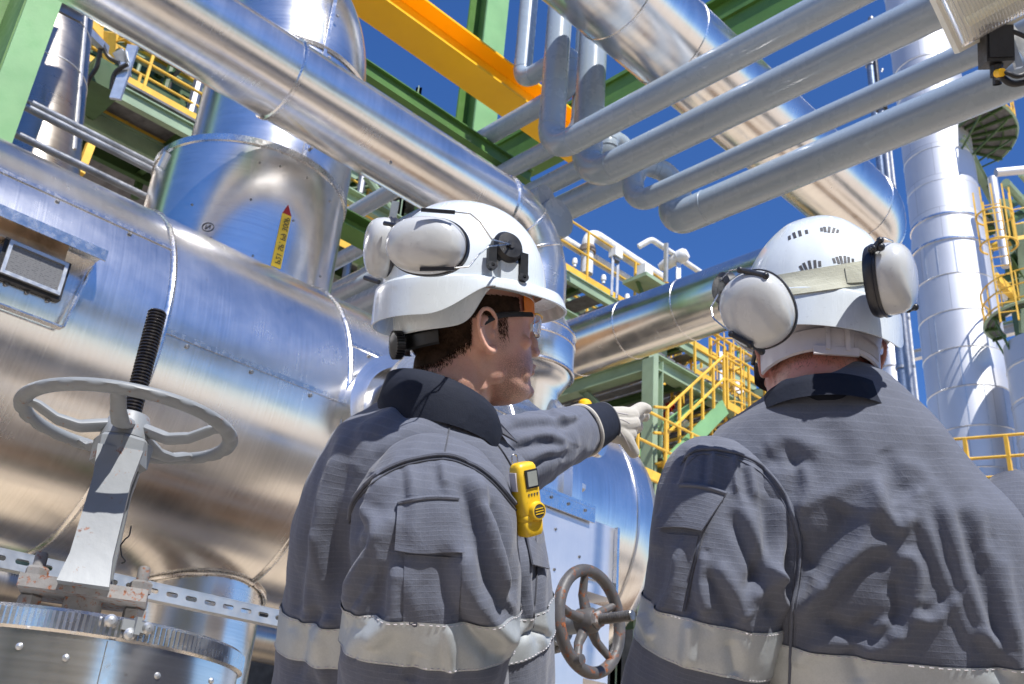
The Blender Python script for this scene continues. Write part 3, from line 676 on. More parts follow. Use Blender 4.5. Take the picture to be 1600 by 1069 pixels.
# grey hood/pipe bits by the upper platform
a_, b_ = at(1556, 270, 33), at(1640, 262, 33); rod('process_pipe', 'short shiny horizontal pipe under the high half-round platform', 'pipe', [a_, b_], .14, 'alu_far')
A_, R_ = vcol(1546, 1562, 300, 34.5); rod('vertical_pipe', 'short pale vertical pipe just above the ladder cage', 'pipe', [A_+up*along(A_, up, 1552, 420)[2], A_+up*along(A_, up, 1551, 278)[2]], R_, 'alu_far')
# low walkway railing at the right edge
wa, wb = at(1440, 790, 14), at(1720, 752, 13.2); wb[2] = wa[2]
wk = thing('walkway', 'green-edged walkway with amber kick plate at the right edge below the tower', 'walkway', wa)
member(wk, 'edge_beam', wa-up*.15, wb-up*.15, .15, .24, 'mintfar'); mb = MB(); mb.bar(wa+u1*.6-up*.03, wb+u1*.6-up*.03, 1.3, .04); part('deck', mb, M['grating'], wk)
for k in range(8): member(wk, 'joist', wa+(wb-wa)*k/7-up*.10, wa+(wb-wa)*k/7+u1*1.2-up*.10, .08, .12, 'greendk')
P_ = [wa+(wb-wa)*f_ for f_ in (.0, .25, .5, .75, 1)]
t_ = thing('railing', 'yellow handrail of the walkway low at the right edge', 'railing', wa)
for nm, hh in (('top_rail', .92), ('mid_rail', .62), ('lower_rail', .34)): mb = MB(); mb.sweep([wa+up*hh, wb+up*hh], .022, 8); part(nm, mb, M['yellow'], t_)
mb = MB(); mb.bar(wa+up*.09, wb+up*.09, .02, .12); part('toe_board', mb, M['orange'], t_)
for k in range(5):
    q = wa+(wb-wa)*(.06+.235*k); mb = MB(); mb.bar(q, q+up*.92, .05, .05, u1); part('post', mb, M['yellow'], t_)
    mb = MB(); mb.bar(q+up*.3, q+unit(wb-wa)*.42+up*.02, .03, .03, u1); part('stay', mb, M['yellow'], t_)
# ================================================================== central steel frame with stairs
CR = at(1019, 640, 17.0); cb = V(CR[0], CR[1], 0)
def fz(px, py, n, P0=cb): return onplane(px, py, P0, n)      # point on a vertical plane through the corner column
zt = fz(1017, 562, u1)[2]
fr = thing('braced_framework', 'pale green steel frame with beams and knee braces beyond the pointing hand', 'steel frame', cb)
member(fr, 'column', cb, cb+up*(zt+.1), .16, .2, 'mintfar', False)
for s_ in (-1, 1): member(fr, 'column_flange', cb+u2*s_*.125, cb+u2*s_*.125+up*zt, .02, .24, 'mintfar', False, u1)
# beams: left one follows u1 (toward upper-left in picture = farther), right one follows u2
bl = cb+u1*4.2; br_ = cb+u2*7.5
member(fr, 'beam', cb+up*(zt-.05), bl+up*(zt-.05), .24, .3); member(fr, 'beam', cb+up*(zt-.05), br_+up*(zt-.05), .24, .3)
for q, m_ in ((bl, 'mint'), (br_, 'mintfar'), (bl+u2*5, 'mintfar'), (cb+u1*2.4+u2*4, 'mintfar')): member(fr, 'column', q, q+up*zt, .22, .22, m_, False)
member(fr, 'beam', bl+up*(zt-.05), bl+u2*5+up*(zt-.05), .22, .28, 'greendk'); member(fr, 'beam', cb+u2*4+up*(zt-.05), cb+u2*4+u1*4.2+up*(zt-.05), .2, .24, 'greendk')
def hl(px, py): return fz(px, py, u2)
member(fr, 'knee_brace', cb+u2*.1+up*(zt-1.25), cb+u2*1.5+up*(zt-.15), .1, .12, 'mint'); member(fr, 'knee_brace', cb+u1*1.6+up*(zt-.15), cb+u1*.15+up*(zt-1.5), .12, .12, 'mintfar')
member(fr, 'diagonal_brace', bl+up*(zt-.2), bl-u1*1.9+up*(zt-2.2), .08, .1, 'mint'); member(fr, 'diagonal_brace', br_-u2*2+up*(zt-.2), br_-u2*.2+up*(zt-2), .1, .12, 'mintfar')
for k in range(6): member(fr, 'joist', cb+u2*(1.1*k+.8)+up*(zt-.16), cb+u2*(1.1*k+.8)+u1*4.2+up*(zt-.16), .08, .14, 'greendk')
# dark roof deck above the frame and a second storey
dk = thing('grating_deck', 'dark grating deck carried by the green frame, striped by its underside ribs', 'deck', cb+up*zt)
for k in range(28):
    mb = MB(); q = cb+u2*(.28*k+.1)+up*(zt+.14); mb.bar(q-u1*.1, q+u1*4.3, .22, .03); part('plank', mb, M['grating'], dk)
P = cb+up*(zt+.16); railing('railing', 'yellow railing on the deck edge above the knee-braced frame', [P+u2*1.2, P+u2*8], group=None, step=1.2)
lo = cb+up*(zt-3.1)
dk2 = thing('landing', 'lower green landing with yellow kick plate behind the glove', 'landing', lo)
member(dk2, 'edge_beam', lo+u1*.1-u2*.2, lo+u1*5-u2*.2, .1, .22, 'greendk'); member(dk2, 'edge_beam', lo+u1*.1+u2*5, lo+u1*5+u2*5, .1, .22, 'greendk'); mb = MB(); mb.bar(lo+u1*2.5-u2*.2+up*.13, lo+u1*2.5+u2*5+up*.13, 4.8, .04); part('deck', mb, M['grating'], dk2)
railing('railing', 'yellow railing of the lower landing between the glove and the green column', [lo+u1*5+up*.15, lo+u1*.2+up*.15], step=1.0)
railing('railing', 'yellow railing deep inside the green frame under its deck', [lo+u1*4.5+u2*5+up*.7, lo+u2*5+up*.7], step=1.0)
# bright wall panel behind
pw = at(935, 640, 22); mb = MB(); mb.bar(pw-u1*.2, pw+u1*5, .2, 4.2); single('wall_panel', mb, M['cream'], 'cream wall panel seen through the frame left of the green column', 'wall panel', org=pw)
q = cb+u1*1.5+u2*8.5; mb = MB(); mb.bar(V(q[0], q[1], 5)-u1*1.2, V(q[0], q[1], 5)+u1*8, .3, 9); single('back_wall', mb, M['dark'], 'dark backdrop wall with shade put into its colour behind the green frame', 'wall', org=q)
# stairs: flight climbing to the right
def stair(label, a, b, wv, n, railh=1.0):
    """a, b bottom and top of the near stringer; wv = width vector"""
    t_ = thing('staircase', label, 'stairs', a)
    for s_ in (0, 1):
        member(t_, 'stringer', a+wv*s_, b+wv*s_, .05, .26, 'mint', False)
        for hh in (railh, railh*.55):
            mb = MB(); mb.sweep([a+wv*s_+up*hh-unit((b-a)*V(1, 1, 0))*.35-up*.1, a+wv*s_+up*hh, b+wv*s_+up*hh, b+wv*s_+up*hh+unit((b-a)*V(1, 1, 0))*.5], .026, 6); part('handrail', mb, M['yellow'], t_)
        for k in range(6):
            q = a+wv*s_+(b-a)*k/5; mb = MB(); mb.bar(q, q+up*railh, .04, .04, u1); part('post', mb, M['yellow'], t_)
    for k in range(n):
        q = a+(b-a)*(k+.5)/n; mb = MB(); mb.bar(q, q+wv, .24, .03); part('tread', mb, M['yellow' if k % 3 == 0 else 'grating'], t_)
    return t_
Sp = cb-u1*.3
sa = onplane(1042, 728, Sp, u1); sb = onplane(1132, 636, Sp, u1)
stair('green and yellow stair flight climbing right beside the green column', sa, sb, u1*.9, 14)
sa2 = onplane(1062, 775, Sp-u1*.5, u1); sb2 = onplane(1165, 655, Sp-u1*.5, u1)
lo2 = onplane(1008, 745, cb-u1*.4, u1)
railing('railing', 'yellow landing rail at the foot of the stairs above the right worker\'s sleeve', [lo2-u2*.2, lo2+u2*2.6, lo2+u2*2.6+u1*1.4], step=.7)
railing('railing', 'lowest yellow rail curving down beside the vessel end', [lo2-up*1.1-u2*.6, lo2-up*1.1+u2*1.7], step=.6)
sa3 = sb+u2*1.0-u1*.1; railing('railing', 'yellow rail on the upper landing at the head of the stairs', [sb+u2*.1, sb+u2*2.2], step=.8)
rv = at(1043, 652, 18.2); mb = MB(); mb.lathe([(.06, -.22), (.10, -.2), (.10, .06), (.05, .1), (.05, .22), (.09, .23), (.09, .26)], rv, unit(up+u2*.3), 14, cap=True); single('valve', mb, M['red'], 'small red valve body in the shade beside the green column', 'valve', org=rv)
rod('drain_pipe', 'short bright pipe slanting beside the stairs', 'pipe', [at(1048, 650, 17.6), at(1072, 663, 17.2)], .07, 'galv')
# caged ladder + pale pipes near the right worker's visor
La = at(1122, 600, 19); La = V(La[0], La[1], 0); z0_ = along(La, up, 1120, 650)[2]; z1_ = along(La, up, 1110, 535)[2]
cage('caged_ladder', 'yellow caged ladder left of the right worker\'s face', La, z0_-.6, z1_, -u1, rr=.27, n=7, hoop=.42, hr_=.016)
for x0, x1, y, D_, m_, lab in ((1139, 1149, 600, 21, 'alu_far', 'shiny vertical pipe between the caged ladder and the right worker\'s visor'), (1152, 1158, 600, 22, 'mint', 'pale green post right of the shiny pipe'), (1164, 1170, 620, 22, 'mint', 'thin green post just left of the right worker\'s cheek')):
    A_, R_ = vcol(x0, x1, y, D_); rod('vertical_pipe', lab, 'pipe', [A_, A_+up*(along(A_, up, (x0+x1)/2, 540)[2])], R_, m_)
mb = MB(); A_ = at(1152, 628, 21.5); mb.lathe([(.001, -.5), (.12, -.45), (.16, -.2), (.16, .2), (.12, .32), (.06, .34), (.06, .45)], A_, up, 16); single('pump_body', mb, M['white'], 'small pale valve body behind the right worker\'s chin', 'valve', org=A_)
member(fr, 'cross_beam', cb+u2*2.6+up*(zt+.9)-u1*.4, cb+u2*4.6+up*(zt+.9)-u1*1.6, .18, .24, 'greendk')
# ================================================================== upper gantry with railing and white process pipes
G0 = at(838, 395, 19); Gd = u2; g1 = G0 + u2*((along(G0, u2, 1010, 500)-G0)@u2)
gan = thing('pipe_gantry', 'green gantry with grating deck running down to the right behind the left worker\'s helmet', 'gantry', G0)
GLn = (g1-G0)@u2
for k, off in enumerate((0, 1.3)): member(gan, 'edge_beam', G0-u2*3+u1*off-up*.12, g1+u2*4+u1*off-up*.12, .1, .22, 'mintfar')
for k in range(int((GLn+6)/.55)):
    q = G0+u2*(-3+.55*k); mb = MB(); mb.bar(q-up*.03+u1*.02, q-up*.03+u1*1.28, .42, .03); part('deck_panel', mb, M['grating'], gan)
for k in range(5): member(gan, 'joist', G0+u2*(1.6*k-2)-up*.22, G0+u2*(1.6*k-2)+u1*1.3-up*.22, .08, .14, 'greendk')
for k in range(3): q = G0+u2*(3.4*k)+u1*.65; member(gan, 'column', V(q[0], q[1], 0), q-up*.3, .2, .2, 'mintfar')
railing('railing', 'yellow railing on the high gantry under the white process pipes', [G0-u2*3, g1+u2*4], step=1.5, h=1.15)
railing('railing', 'far yellow railing on the other side of the high gantry', [G0-u2*3+u1*1.3, g1+u2*4+u1*1.3], step=1.5, h=1.15)
Wp = at(870, 368, 20.5); Wp = Wp-u2*3
rod('white_pipe', 'long white pipe sloping down to the right over the gantry railing', 'pipe', [Wp, Wp+u2*(((along(Wp, u2, 1000, 450)-Wp)@u2)+.3)], .10, 'white')
Hp = at(917, 415, 20.5); Ht = along(Hp, up, 920, 362); He = Ht+u2*((along(Ht, u2, 1040, 432)-Ht)@u2)
mb = MB(); mb.sweep(fillet([Hp-up*.2, Ht, He], .30, 12), .125, 24)
hk = thing('hooked_pipe', 'white pipe rising in a rounded hook against the blue sky', 'pipe', Hp); part('pipe_run', mb, M['white'], hk)
mb = MB(); mb.lathe([(.12, -.06), (.17, -.06), (.17, .02), (.15, .03), (.15, .08), (.12, .08)], Hp+up*.36, up, 24); part('flange', mb, paint('rusty_flange', (.25, .2, .16), .6, .2, 8), hk)
Sp_ = at(992, 388, 21); St = Sp_ + u2*1.3+up*.42
rod('small_pipe', 'thin pale pipe bent over the cable tray right of the hooked pipe', 'pipe', fillet([Sp_-u1*.1, at(1018, 374, 21), at(1018, 374, 21)+u2*3.2], .15, 6), .06, 'white')
mo = at(1060, 403, 21.4); mot = thing('motor', 'round-ended actuator motor silhouetted against the sky', 'motor', mo)
dm = unit(-u1*.9+u2*.15+up*.25); mb = MB(); mb.lathe([(.001, .42), (.10, .41), (.14, .36), (.15, .30), (.15, .20), (.12, .18), (.12, -.1), (.08, -.25), (.001, -.26)], mo-dm*.2, dm, 28); part('housing', mb, M['white'], mot)
mb = MB(); mb.bar(mo-up*.9, mo-up*.1, .09, .09); part('stand', mb, M['galv'], mot)
for px_, py_, s_, lab in ((962, 397, .15, 'small white box lamp on a stalk beside the hooked pipe'), (1008, 424, .17, 'white junction box above the green bracket')):
    q = at(px_, py_, 20.8); t_ = thing('box_lamp', lab, 'lamp', q); mb = MB(); mb.box(q, u2, u1, up, s_*.75, s_*.6, s_*.62); part('housing', mb, M['white'], t_)
    mb = MB(); mb.box(q-up*(s_*.62+.04), u2, u1, up, s_*.5, s_*.4, .04); part('base_plate', mb, M['galvdk'], t_)
    for s2_ in (-1, 1): mb = MB(); mb.bar(q+u2*.08*s2_-up*(s_*.6), q+u2*.08*s2_-up*1.0, .05, .05); part('leg', mb, M['galvdk'], t_)
bk = at(1010, 446, 20.4); t_ = thing('green_bracket', 'dark green bracket platform under the white junction box', 'bracket', bk)
mb = MB(); mb.box(bk, u2, u1, up, .38, .3, .04); part('plate', mb, M['mintfar'], t_)
for s_ in (-.3, .3): mb = MB(); mb.bar(bk+u2*s_, bk-up*.5+u2*.05, .06, .06); part('brace', mb, M['greendk'], t_)
for k, (px_, py_) in enumerate(((938, 472), (863, 388), (903, 420), (944, 440), (975, 460))):
    pass
gl = None
for k, (px_, py_) in enumerate(((860, 382), (898, 412), (943, 438), (980, 468))):
    q = at(px_, py_, 19.4)
    mb = MB(); mb.lathe([(.001, .12), (.035, .11), (.05, .07), (.05, 0), (.03, -.01), (.03, -.07)], q, up, 12)
    single('walkway_light', mb, M['white'], ['leftmost', 'second', 'third', 'rightmost'][k]+' of the small white lamps along the high gantry railing', 'lamp', 'lamps on the gantry railing', org=q)
q0 = along(V(*at(865, 420, 19.6)), up, 868, 430); mb = MB(); mb.bar(at(864, 440, 19.6), at(867, 358, 19.6), .05, .05); single('light_pole', mb, M['galv'], 'thin grey pole standing in front of the gantry railing', 'pole', org=q0)
rod('mast_pole', 'thin tall stalk between the junction boxes on the gantry', 'pole', [at(1040, 440, 21), at(1041, 380, 21)], .05, 'galv')
# ================================================================== walkways glimpsed at upper left
W0 = at(190, 148, 15); Wg = thing('walkway', 'green walkway with yellow railings between the dull vertical pipe and the flared riser', 'walkway', W0)
WE = u2*9; member(Wg, 'edge_beam', W0-u2*3, W0+WE, .12, .24, 'mintfar'); member(Wg, 'edge_beam', W0+u1*1.6-u2*3-up*.0, W0+u1*1.6+WE, .12, .36, 'greendk')
mb = MB(); mb.bar(W0-u2*3+u1*.8+up*.2, W0+WE+u1*.8+up*.2, 1.7, .04); part('deck', mb, M['grating'], Wg)
for k in range(9): member(Wg, 'joist', W0+u2*(1.2*k-2.5), W0+u2*(1.2*k-2.5)+u1*1.6, .1, .2, 'greendk')
railing('railing', 'yellow railing on the green walkway above the vessel at upper left', [W0+up*.2-u2*3, W0+up*.2+WE], step=1.05, h=1.05)
W1 = at(150, 190, 15.5)
Wg2 = thing('walkway', 'lower green walkway in shade under the upper one at upper left', 'walkway', W1)
member(Wg2, 'edge_beam', W1-u2*3, W1+u2*9, .12, .34, 'mintfar'); mb = MB(); mb.bar(W1-u2*3+u1*1.0+up*.2, W1+u2*9+u1*1.0+up*.2, 2.0, .04); part('deck', mb, M['grating'], Wg2)
railing('railing', 'lower yellow railing in shade at upper left', [W1+up*.2-u2*3, W1+up*.2+u2*9], step=1.6, h=1.0)
W2 = at(230, 88, 18); mb = MB(); q = W2+up*3.2+u1*2; mb.bar(q-u2*7, q+u2*.5, 7, .1); single('shade_sheet', mb, M['dark'], 'dark sheet added to shade the walkways at upper left', 'roof', org=q); Wg3 = thing('framework', 'dark green roof beams over the walkways at upper left', 'steel frame', W2)  # sheet added to throw shade on the walkways below
for k in range(6): member(Wg3, 'beam', W2+u1*1.0*k+up*.5*k-u2*5, W2+u1*1.0*k+up*.5*k+u2*14, .2, .3, 'greendk' if k % 2 else 'mintfar')
q = at(220, 130, 24); mb = MB(); mb.bar(q-u2*12-up*4, q+u2*4-up*4, .3, 12); single('back_wall', mb, M['dark'], 'dark wall with shade put into its colour behind the upper left walkways', 'wall', org=q)
q = at(150, 235, 10.5); mb = MB(); mb.bar(q-u2*4-up*1.25, q+u2*7-up*1.25, .05, 1.5); single('rusty_plate', mb, M['rustwall'], 'tan plate streaked with rust just above the vessel top', 'plate', org=q)
LV = at(170, 90, 14); t_ = thing('flood_light', 'grey floodlight bracket with loose black cables between the dull pipe and the walkway', 'lamp bracket', LV)
mb = MB(); mb.bar(at(208, 72, 13.5), at(180, 155, 13.2), .14, .05, FW); part('arm', mb, M['galv'], t_)
mb = MB(); mb.bar(at(184, 80, 13.4), at(200, 108, 13.4), .14, .05, FW); mb.bar(at(195, 80, 13.4), at(202, 120, 13.4), .05, .05, FW); part('bracket', mb, M['galv'], t_)
for pts_ in ([(158, 70), (152, 105), (138, 125), (128, 150), (118, 185)], [(160, 68), (168, 90), (186, 98)], [(200, 100), (178, 112), (174, 140)]):
    mb = MB(); mb.sweep(fillet([at(x, y, 13.3) for x, y in pts_], .25, 5), .03, 6); part('cable', mb, M['black'], t_)
mb = MB(); mb.box(at(150, 138, 13.9), u2, u1, up, .22, .4, .2); part('tray', mb, M['greendk'], t_)
mb = MB(); mb.bar(at(135, 48, 13), at(165, 78, 13.4), .1, .1); part('conduit', mb, M['galv'], t_)
for k, (pa, pb) in enumerate((((135, 30), (178, 80)), ((172, 50), (168, 130)))):
    a_, b_ = at(*pa, 14), at(*pb, 14.2); mb = MB(); mb.bar(a_, b_, .12, .12, u1)
    single('steel_post', mb, M['yellow'], ['slanting yellow bar just right of the dull vertical pipe', 'upright yellow post beside the floodlight bracket'][k], 'post', org=a_)
La = at(193, 70, 16); La = V(La[0], La[1], 0); cage('caged_ladder', 'yellow caged ladder top behind the floodlight bracket at upper left', La, along(La, up, 190, 110)[2], along(La, up, 198, 20)[2], toc, rr=.35, n=6)
for k, (pa, pb) in enumerate((((118, 178), (104, 262)), ((142, 225), (124, 272)))):
    a_, b_ = at(*pa, 9.5), at(*pb, 9.2); mb = MB(); mb.bar(a_, b_, .07, .07, u1)
    single('steel_post', mb, M['yellow'], ['thicker yellow post behind the paired conduits', 'thin yellow post right of the thicker one behind the conduits'][k], 'post', org=a_)
# ---- dark steelwork between the riser and the helmets (behind the muffs)
Wm = at(560, 300, 15); Wg4 = thing('framework', 'shaded steelwork and rails seen left of the left helmet', 'steel frame', Wm)
for k in range(5):
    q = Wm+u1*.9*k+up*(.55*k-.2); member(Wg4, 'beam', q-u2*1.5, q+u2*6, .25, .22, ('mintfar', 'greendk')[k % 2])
member(Wg4, 'post', at(618, 315, 14), at(612, 350, 14), .1, .1, 'white', False)
railing('railing', 'yellow rail in the shaded steelwork beside the left helmet', [Wm-u2*1.5-up*1.0, Wm+u2*5-up*1.0], step=1.8, h=.7)
for k, (pa, pb, r_) in enumerate((((520, 470), (640, 395), .10), ((530, 500), (660, 430), .16))):
    a_ = at(*pa, 9.8); L_ = along(a_, u1, *pb); rod('process_pipe', ['shaded grey pipe low behind the left worker\'s earmuff', 'thicker shaded grey pipe just over the vessel behind the earmuff'][k], 'pipe', [a_+u1*3, L_-u1*1.6], r_, 'pipe_paint')
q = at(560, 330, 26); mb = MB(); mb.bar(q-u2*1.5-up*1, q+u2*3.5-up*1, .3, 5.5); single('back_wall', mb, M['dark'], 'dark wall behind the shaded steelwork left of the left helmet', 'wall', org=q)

# low plant under the vessel, wall coloured dark for its shade
q = at(300, 980, 11); mb = MB(); mb.bar(V(q[0], q[1], 1.6)-u2*9, V(q[0], q[1], 1.6)+u2*4.2, .3, 3.2); single('low_wall', mb, M['dark'], 'low dark wall with shade in its colour glimpsed under the vessel left of the pointing worker', 'wall', org=V(q[0], q[1], 0))
q = at(400, 1000, 8); rod('process_pipe', 'tan-reflecting clad pipe low behind the slotted rail', 'pipe', [q-u2*5, q+u2*5], .16, 'alu_dull')
for k, (px_, py_) in enumerate(((30, 885), (62, 900))):
    q = at(px_, py_, 7.5); mb = MB(); mb.bar(V(q[0], q[1], 0), V(q[0], q[1], 2.6), .14, .14, u1); single('support_post', mb, M[('mintfar', 'greendk')[k]], ('pale green post under the vessel at the left edge', 'dark green post under the vessel right of the pale one')[k], 'post', org=V(q[0], q[1], 0))

# denser steel and piping behind the walkways, upper left and behind the hand
rq = random.Random(11)
def clutter(label, px0, px1, py0, py1, D_, n, cols):
    o_ = at((px0+px1)/2, (py0+py1)/2, D_); t_ = thing('framework', label, 'steel frame', o_)
    for k in range(n):
        q = at(rq.uniform(px0, px1), rq.uniform(py0, py1), D_*rq.uniform(.97, 1.12)); d = (u2, u1, up, unit(u2+up*.7), unit(u2-up*.6))[rq.choice((0, 0, 1, 2, 2, 3, 4))]; L_ = D_*rq.uniform(.04, .13)
        m_ = rq.choice(cols); w_ = D_*rq.uniform(.003, .009)
        if rq.random() < .45: mb = MB(); mb.sweep([q-d*L_, q+d*L_], w_*.6, 8); part('pipe', mb, M[m_], t_)
        else: member(t_, 'brace', q-d*L_, q+d*L_, w_, w_*1.4, m_, I=rq.random() < .5)
    return t_
clutter('jumble of shaded braces and pipes behind the upper left walkway', 140, 320, 60, 230, 17.5, 34, ('greendk', 'dark', 'greendk', 'galvdk', 'mintfar', 'yellow'))
clutter('shaded braces and small pipes between the left helmet and the riser', 530, 640, 290, 350, 17, 16, ('greendk', 'dark', 'mintfar', 'galvdk'))
clutter('dense braces and rails inside the green frame beyond the hand', 920, 1140, 590, 720, 21, 46, ('mintfar', 'yellow', 'yellow', 'greendk', 'galv', 'mintfar'))
clutter('steelwork and pipe ends between the tower and the right edge', 1568, 1640, 290, 520, 40, 24, ('greendk', 'mintfar', 'galv', 'yellow'))
stair('farther stair flight climbing right behind the green column', onplane(1010, 700, cb+u1*2.2, u1), onplane(1096, 612, cb+u1*2.2, u1), u1*.9, 12)
railing('railing', 'yellow railing of the far landing above the second stair flight', [onplane(1020, 668, cb+u1*3, u1), onplane(1020, 668, cb+u1*3, u1)+u2*3.5], step=.8)
# ================================================================== gate valve, left foreground
RST = paint('grey_casting', (.22, .235, .245), .48, .07, 7, rust=.36, bmp=.0004)
RUSTY = paint('rusty_casting', (.22, .21, .2), .75, .2, 14, rust=.9, bmp=.0015)
hub = at(200, 668, 1.95); zW = hub[2]; S0 = V(hub[0], hub[1], 0)
def sz(px, py): return along(S0, up, px, py)[2]
gv = thing('gate_valve', 'grey rising-stem gate valve with a rust-spotted handwheel at lower left', 'valve', S0+up*sz(125, 950))
zt_ = sz(245, 487); zb = zW-.02
pr = []; z = zb-.02; sr = .0185
while z < zt_-.008: pr += [(sr, z), (sr, z+.0022), (sr-.0032, z+.0036), (sr-.0032, z+.0052)]; z += .0068
pr += [(sr, z), (sr*.85, z+.004), (.0005, z+.005)]
mb = MB(); mb.lathe(pr, S0, up, 32); part('threaded_stem', mb, paint('greased_thread', (.035, .03, .028), .32, .3, 40, metal=.4), gv, sharp=20)
# handwheel
RW = 166/1600*1.98
wh = MB(); n_ = 120; seg = 16; vs_ = []; fs_ = []
for i in range(n_):
    th = 2*pi*i/n_; rad = u2*cos(th)+u1*sin(th)
    nt_ = 1 if (i % 5) < 3 else 0
    for k in range(seg):
        a = 2*pi*k/seg; rr = .0155*cos(a); hh = .0115*sin(a)
        if sin(a) < -.35 and cos(a) > .0 and nt_ == 0: rr *= .80; hh *= .72
        vs_.append(S0+up*(zW+.006)+rad*(RW-.0155+rr)+up*hh)
for i in range(n_):
    j = (i+1) % n_
    for k in range(seg): fs_.append((i*seg+k, i*seg+(k+1) % seg, j*seg+(k+1) % seg, j*seg+k))
wh.add([v for v in vs_], [f[::-1] for f in fs_], None, True); part('handwheel_rim', wh, RST, gv, sharp=50)
mb = MB(); mb.lathe([(.021, .03), (.034, .028), (.044, .004), (.046, -.022), (.038, -.03), (.02, -.03)], S0+up*(zW-.004), up, 32); part('hub', mb, RST, gv)
for k in range(5):
    th = radians(22+72*k); rd = u2*cos(th)+u1*sin(th); pth = [S0+up*(zW-.004)+rd*.036, S0+up*(zW-.020)+rd*.085, S0+up*(zW-.016)+rd*.125, S0+up*(zW+.002)+rd*.165, S0+up*(zW+.006)+rd*(RW-.012)]
    q = fillet(pth, .03, 5); L_ = len(q); mb = MB(); mb.sweep(q, [.0165-.006*(i/(L_-1)) for i in range(L_)], 12, ell=(.72, 1.15)); part('spoke', mb, RST, gv)
# yoke: sleeve head and two tapered legs
fdir = unit((C-S0)*V(1, 1, 0)); sdir = np.cross(up, fdir)     # leg plane
yd = unit(u2*.92+u1*-.25)
zY0 = sz(206, 690); zY1 = sz(190, 735); zF = sz(140, 930)
def loftbox(mb, rings):
    """rings of 4 corner points"""
    P = [p for r in rings for p in r]; fs = []
    for i in range(len(rings)-1):
        for k in range(4): fs.append((i*4+k, i*4+(k+1) % 4, (i+1)*4+(k+1) % 4, (i+1)*4+k))
    fs.append((3, 2, 1, 0)); o = (len(rings)-1)*4; fs.append((o, o+1, o+2, o+3)); return mb.add(P, fs, None, False)
def quad(c, a, ha, b, hb): return [c-a*ha-b*hb, c+a*ha-b*hb, c+a*ha+b*hb, c-a*ha+b*hb]
lb = unit(V(.30, -1, 0)); la = np.cross(lb, up)      # la: toward the camera side
mb = MB(); mb.lathe([(.022, zW-.028), (.050, zW-.028), (.054, zY0-.008), (.052, zY0-.05), (.03, zY0-.055)], S0, up, 8, ref=la); part('yoke_head', mb, RST, gv, sharp=30)
for sg in (1, -1):
    mb = MB(); rings = []
    for f_, off, ha, hb in ((0, .030, .020, .040), (.25, .040, .017, .033), (.8, .062, .018, .035), (1, .075, .026, .042)):
        zz = zY0-.03+(zF-zY0+.03)*f_; rings.append(quad(S0+up*zz+lb*sg*off, lb, ha, la, hb))
    loftbox(mb, rings); part('yoke_leg', mb, RST, gv, sharp=30)
mb = MB(); mb.box(S0+up*(zF+.0), la, lb, up, .105, .068, .011); part('yoke_flange', mb, RUSTY, gv)
for sg in (1, -1):
    q = S0+up*(zF+.004)+la*sg*.088-lb*.01
    mb = MB(); mb.lathe([(.011, -.12), (.011, .055), (.009, .06), (.0005, .06)], q, up, 16); part('stud', mb, RUSTY, gv)
    mb = MB(); bolt(mb, q+up*.012, up, .021, .022); part('nut', mb, RUSTY, gv); mb = MB(); bolt(mb, q-up*.035, up, .021, .020); part('nut', mb, RUSTY, gv)
mb = MB(); mb.lathe([(.016, zF-.10), (.016, zY1+.02)], S0, up, 20, cap=True); part('lower_stem', mb, RUSTY, gv)
mb = MB(); mb.lathe([(.03, zF-.11), (.045, zF-.09), (.05, zF-.05), (.034, zF-.04), (.03, zF+.02), (.018, zF+.02)], S0, up, 28); part('gland', mb, RUSTY, gv)
mb = MB(); mb.bar(S0+up*(zF-.07)-lb*.13, S0+up*(zF-.07)+lb*.13, .05, .03); part('gland_bar', mb, RUSTY, gv)
wire = [at(205, 822, 1.85), at(202, 838, 1.84), at(196, 842, 1.84), at(188, 852, 1.84), at(190, 868, 1.84), at(197, 878, 1.84), at(190, 880, 1.84)]
mb = MB(); mb.sweep(fillet(wire, .01, 5), .0014, 6); part('tie_wire', mb, M['black'], gv)
# clad bonnet drum with corrugated band
JR = .285; zJ = sz(105, 1000); J0 = S0+V(0, 0, 0)
dr = thing('insulation_drum', 'aluminium-clad drum with a corrugated closing band under the handwheel valve', 'insulation cover', J0+up*(zJ-.4))
hz = cylhit(200, 985, J0, up, JR)[2]; zJ = hz
mb = MB(); mb.lathe([(.03, zJ+.020), (JR-.06, zJ+.020), (JR-.012, zJ+.012), (JR-.004, zJ+.004), (JR, zJ), (JR, zJ-.20), (JR, zJ-.6), (JR*.6, zJ-.75), (JR*.6, .25)], J0, up, 140); part('jacket', mb, M['alu'], dr)
vs_ = []; fs_ = []; N = 420
for i in range(N):
    th = 2*pi*i/N; rr = JR+.004+(.0022 if i % 2 == 0 else 0)
    for r_, z_ in ((rr-.006, zJ+.018), (rr+.002, zJ+.012), (rr+.002, zJ-.014), (rr-.004, zJ-.018)): vs_.append(J0+V(cos(th)*r_, sin(th)*r_, z_))
for i in range(N):
    j = (i+1) % N
    for k in range(3): fs_.append((i*4+k, i*4+k+1, j*4+k+1, j*4+k))
mb = MB(); mb.add(vs_, fs_, None, False); part('corrugated_band', mb, M['band'], dr)
def jq(px, py, off=0):
    h = cylhit(px, py, J0, up, JR); n_ = unit((h-J0)*V(1, 1, 0)); return h+n_*off, n_
for px_, py_ in ((171, 971), (226, 983), (199, 992)):
    q, n_ = jq(px_, py_, .008); mb = MB(); mb.lathe([(.0008, .009), (.006, .008), (.0095, .004), (.0095, -.008)][::-1], q, n_, 16); part('clamp_screw', mb, M['galv'], dr)
q, n_ = jq(209, 980, .012); mb = MB(); mb.box(q, up, np.cross(up, n_), n_, .013, .004, .008); mb.box(q-n_*.003, np.cross(up, n_), up, n_, .022, .008, .003); part('clamp', mb, RST, dr)
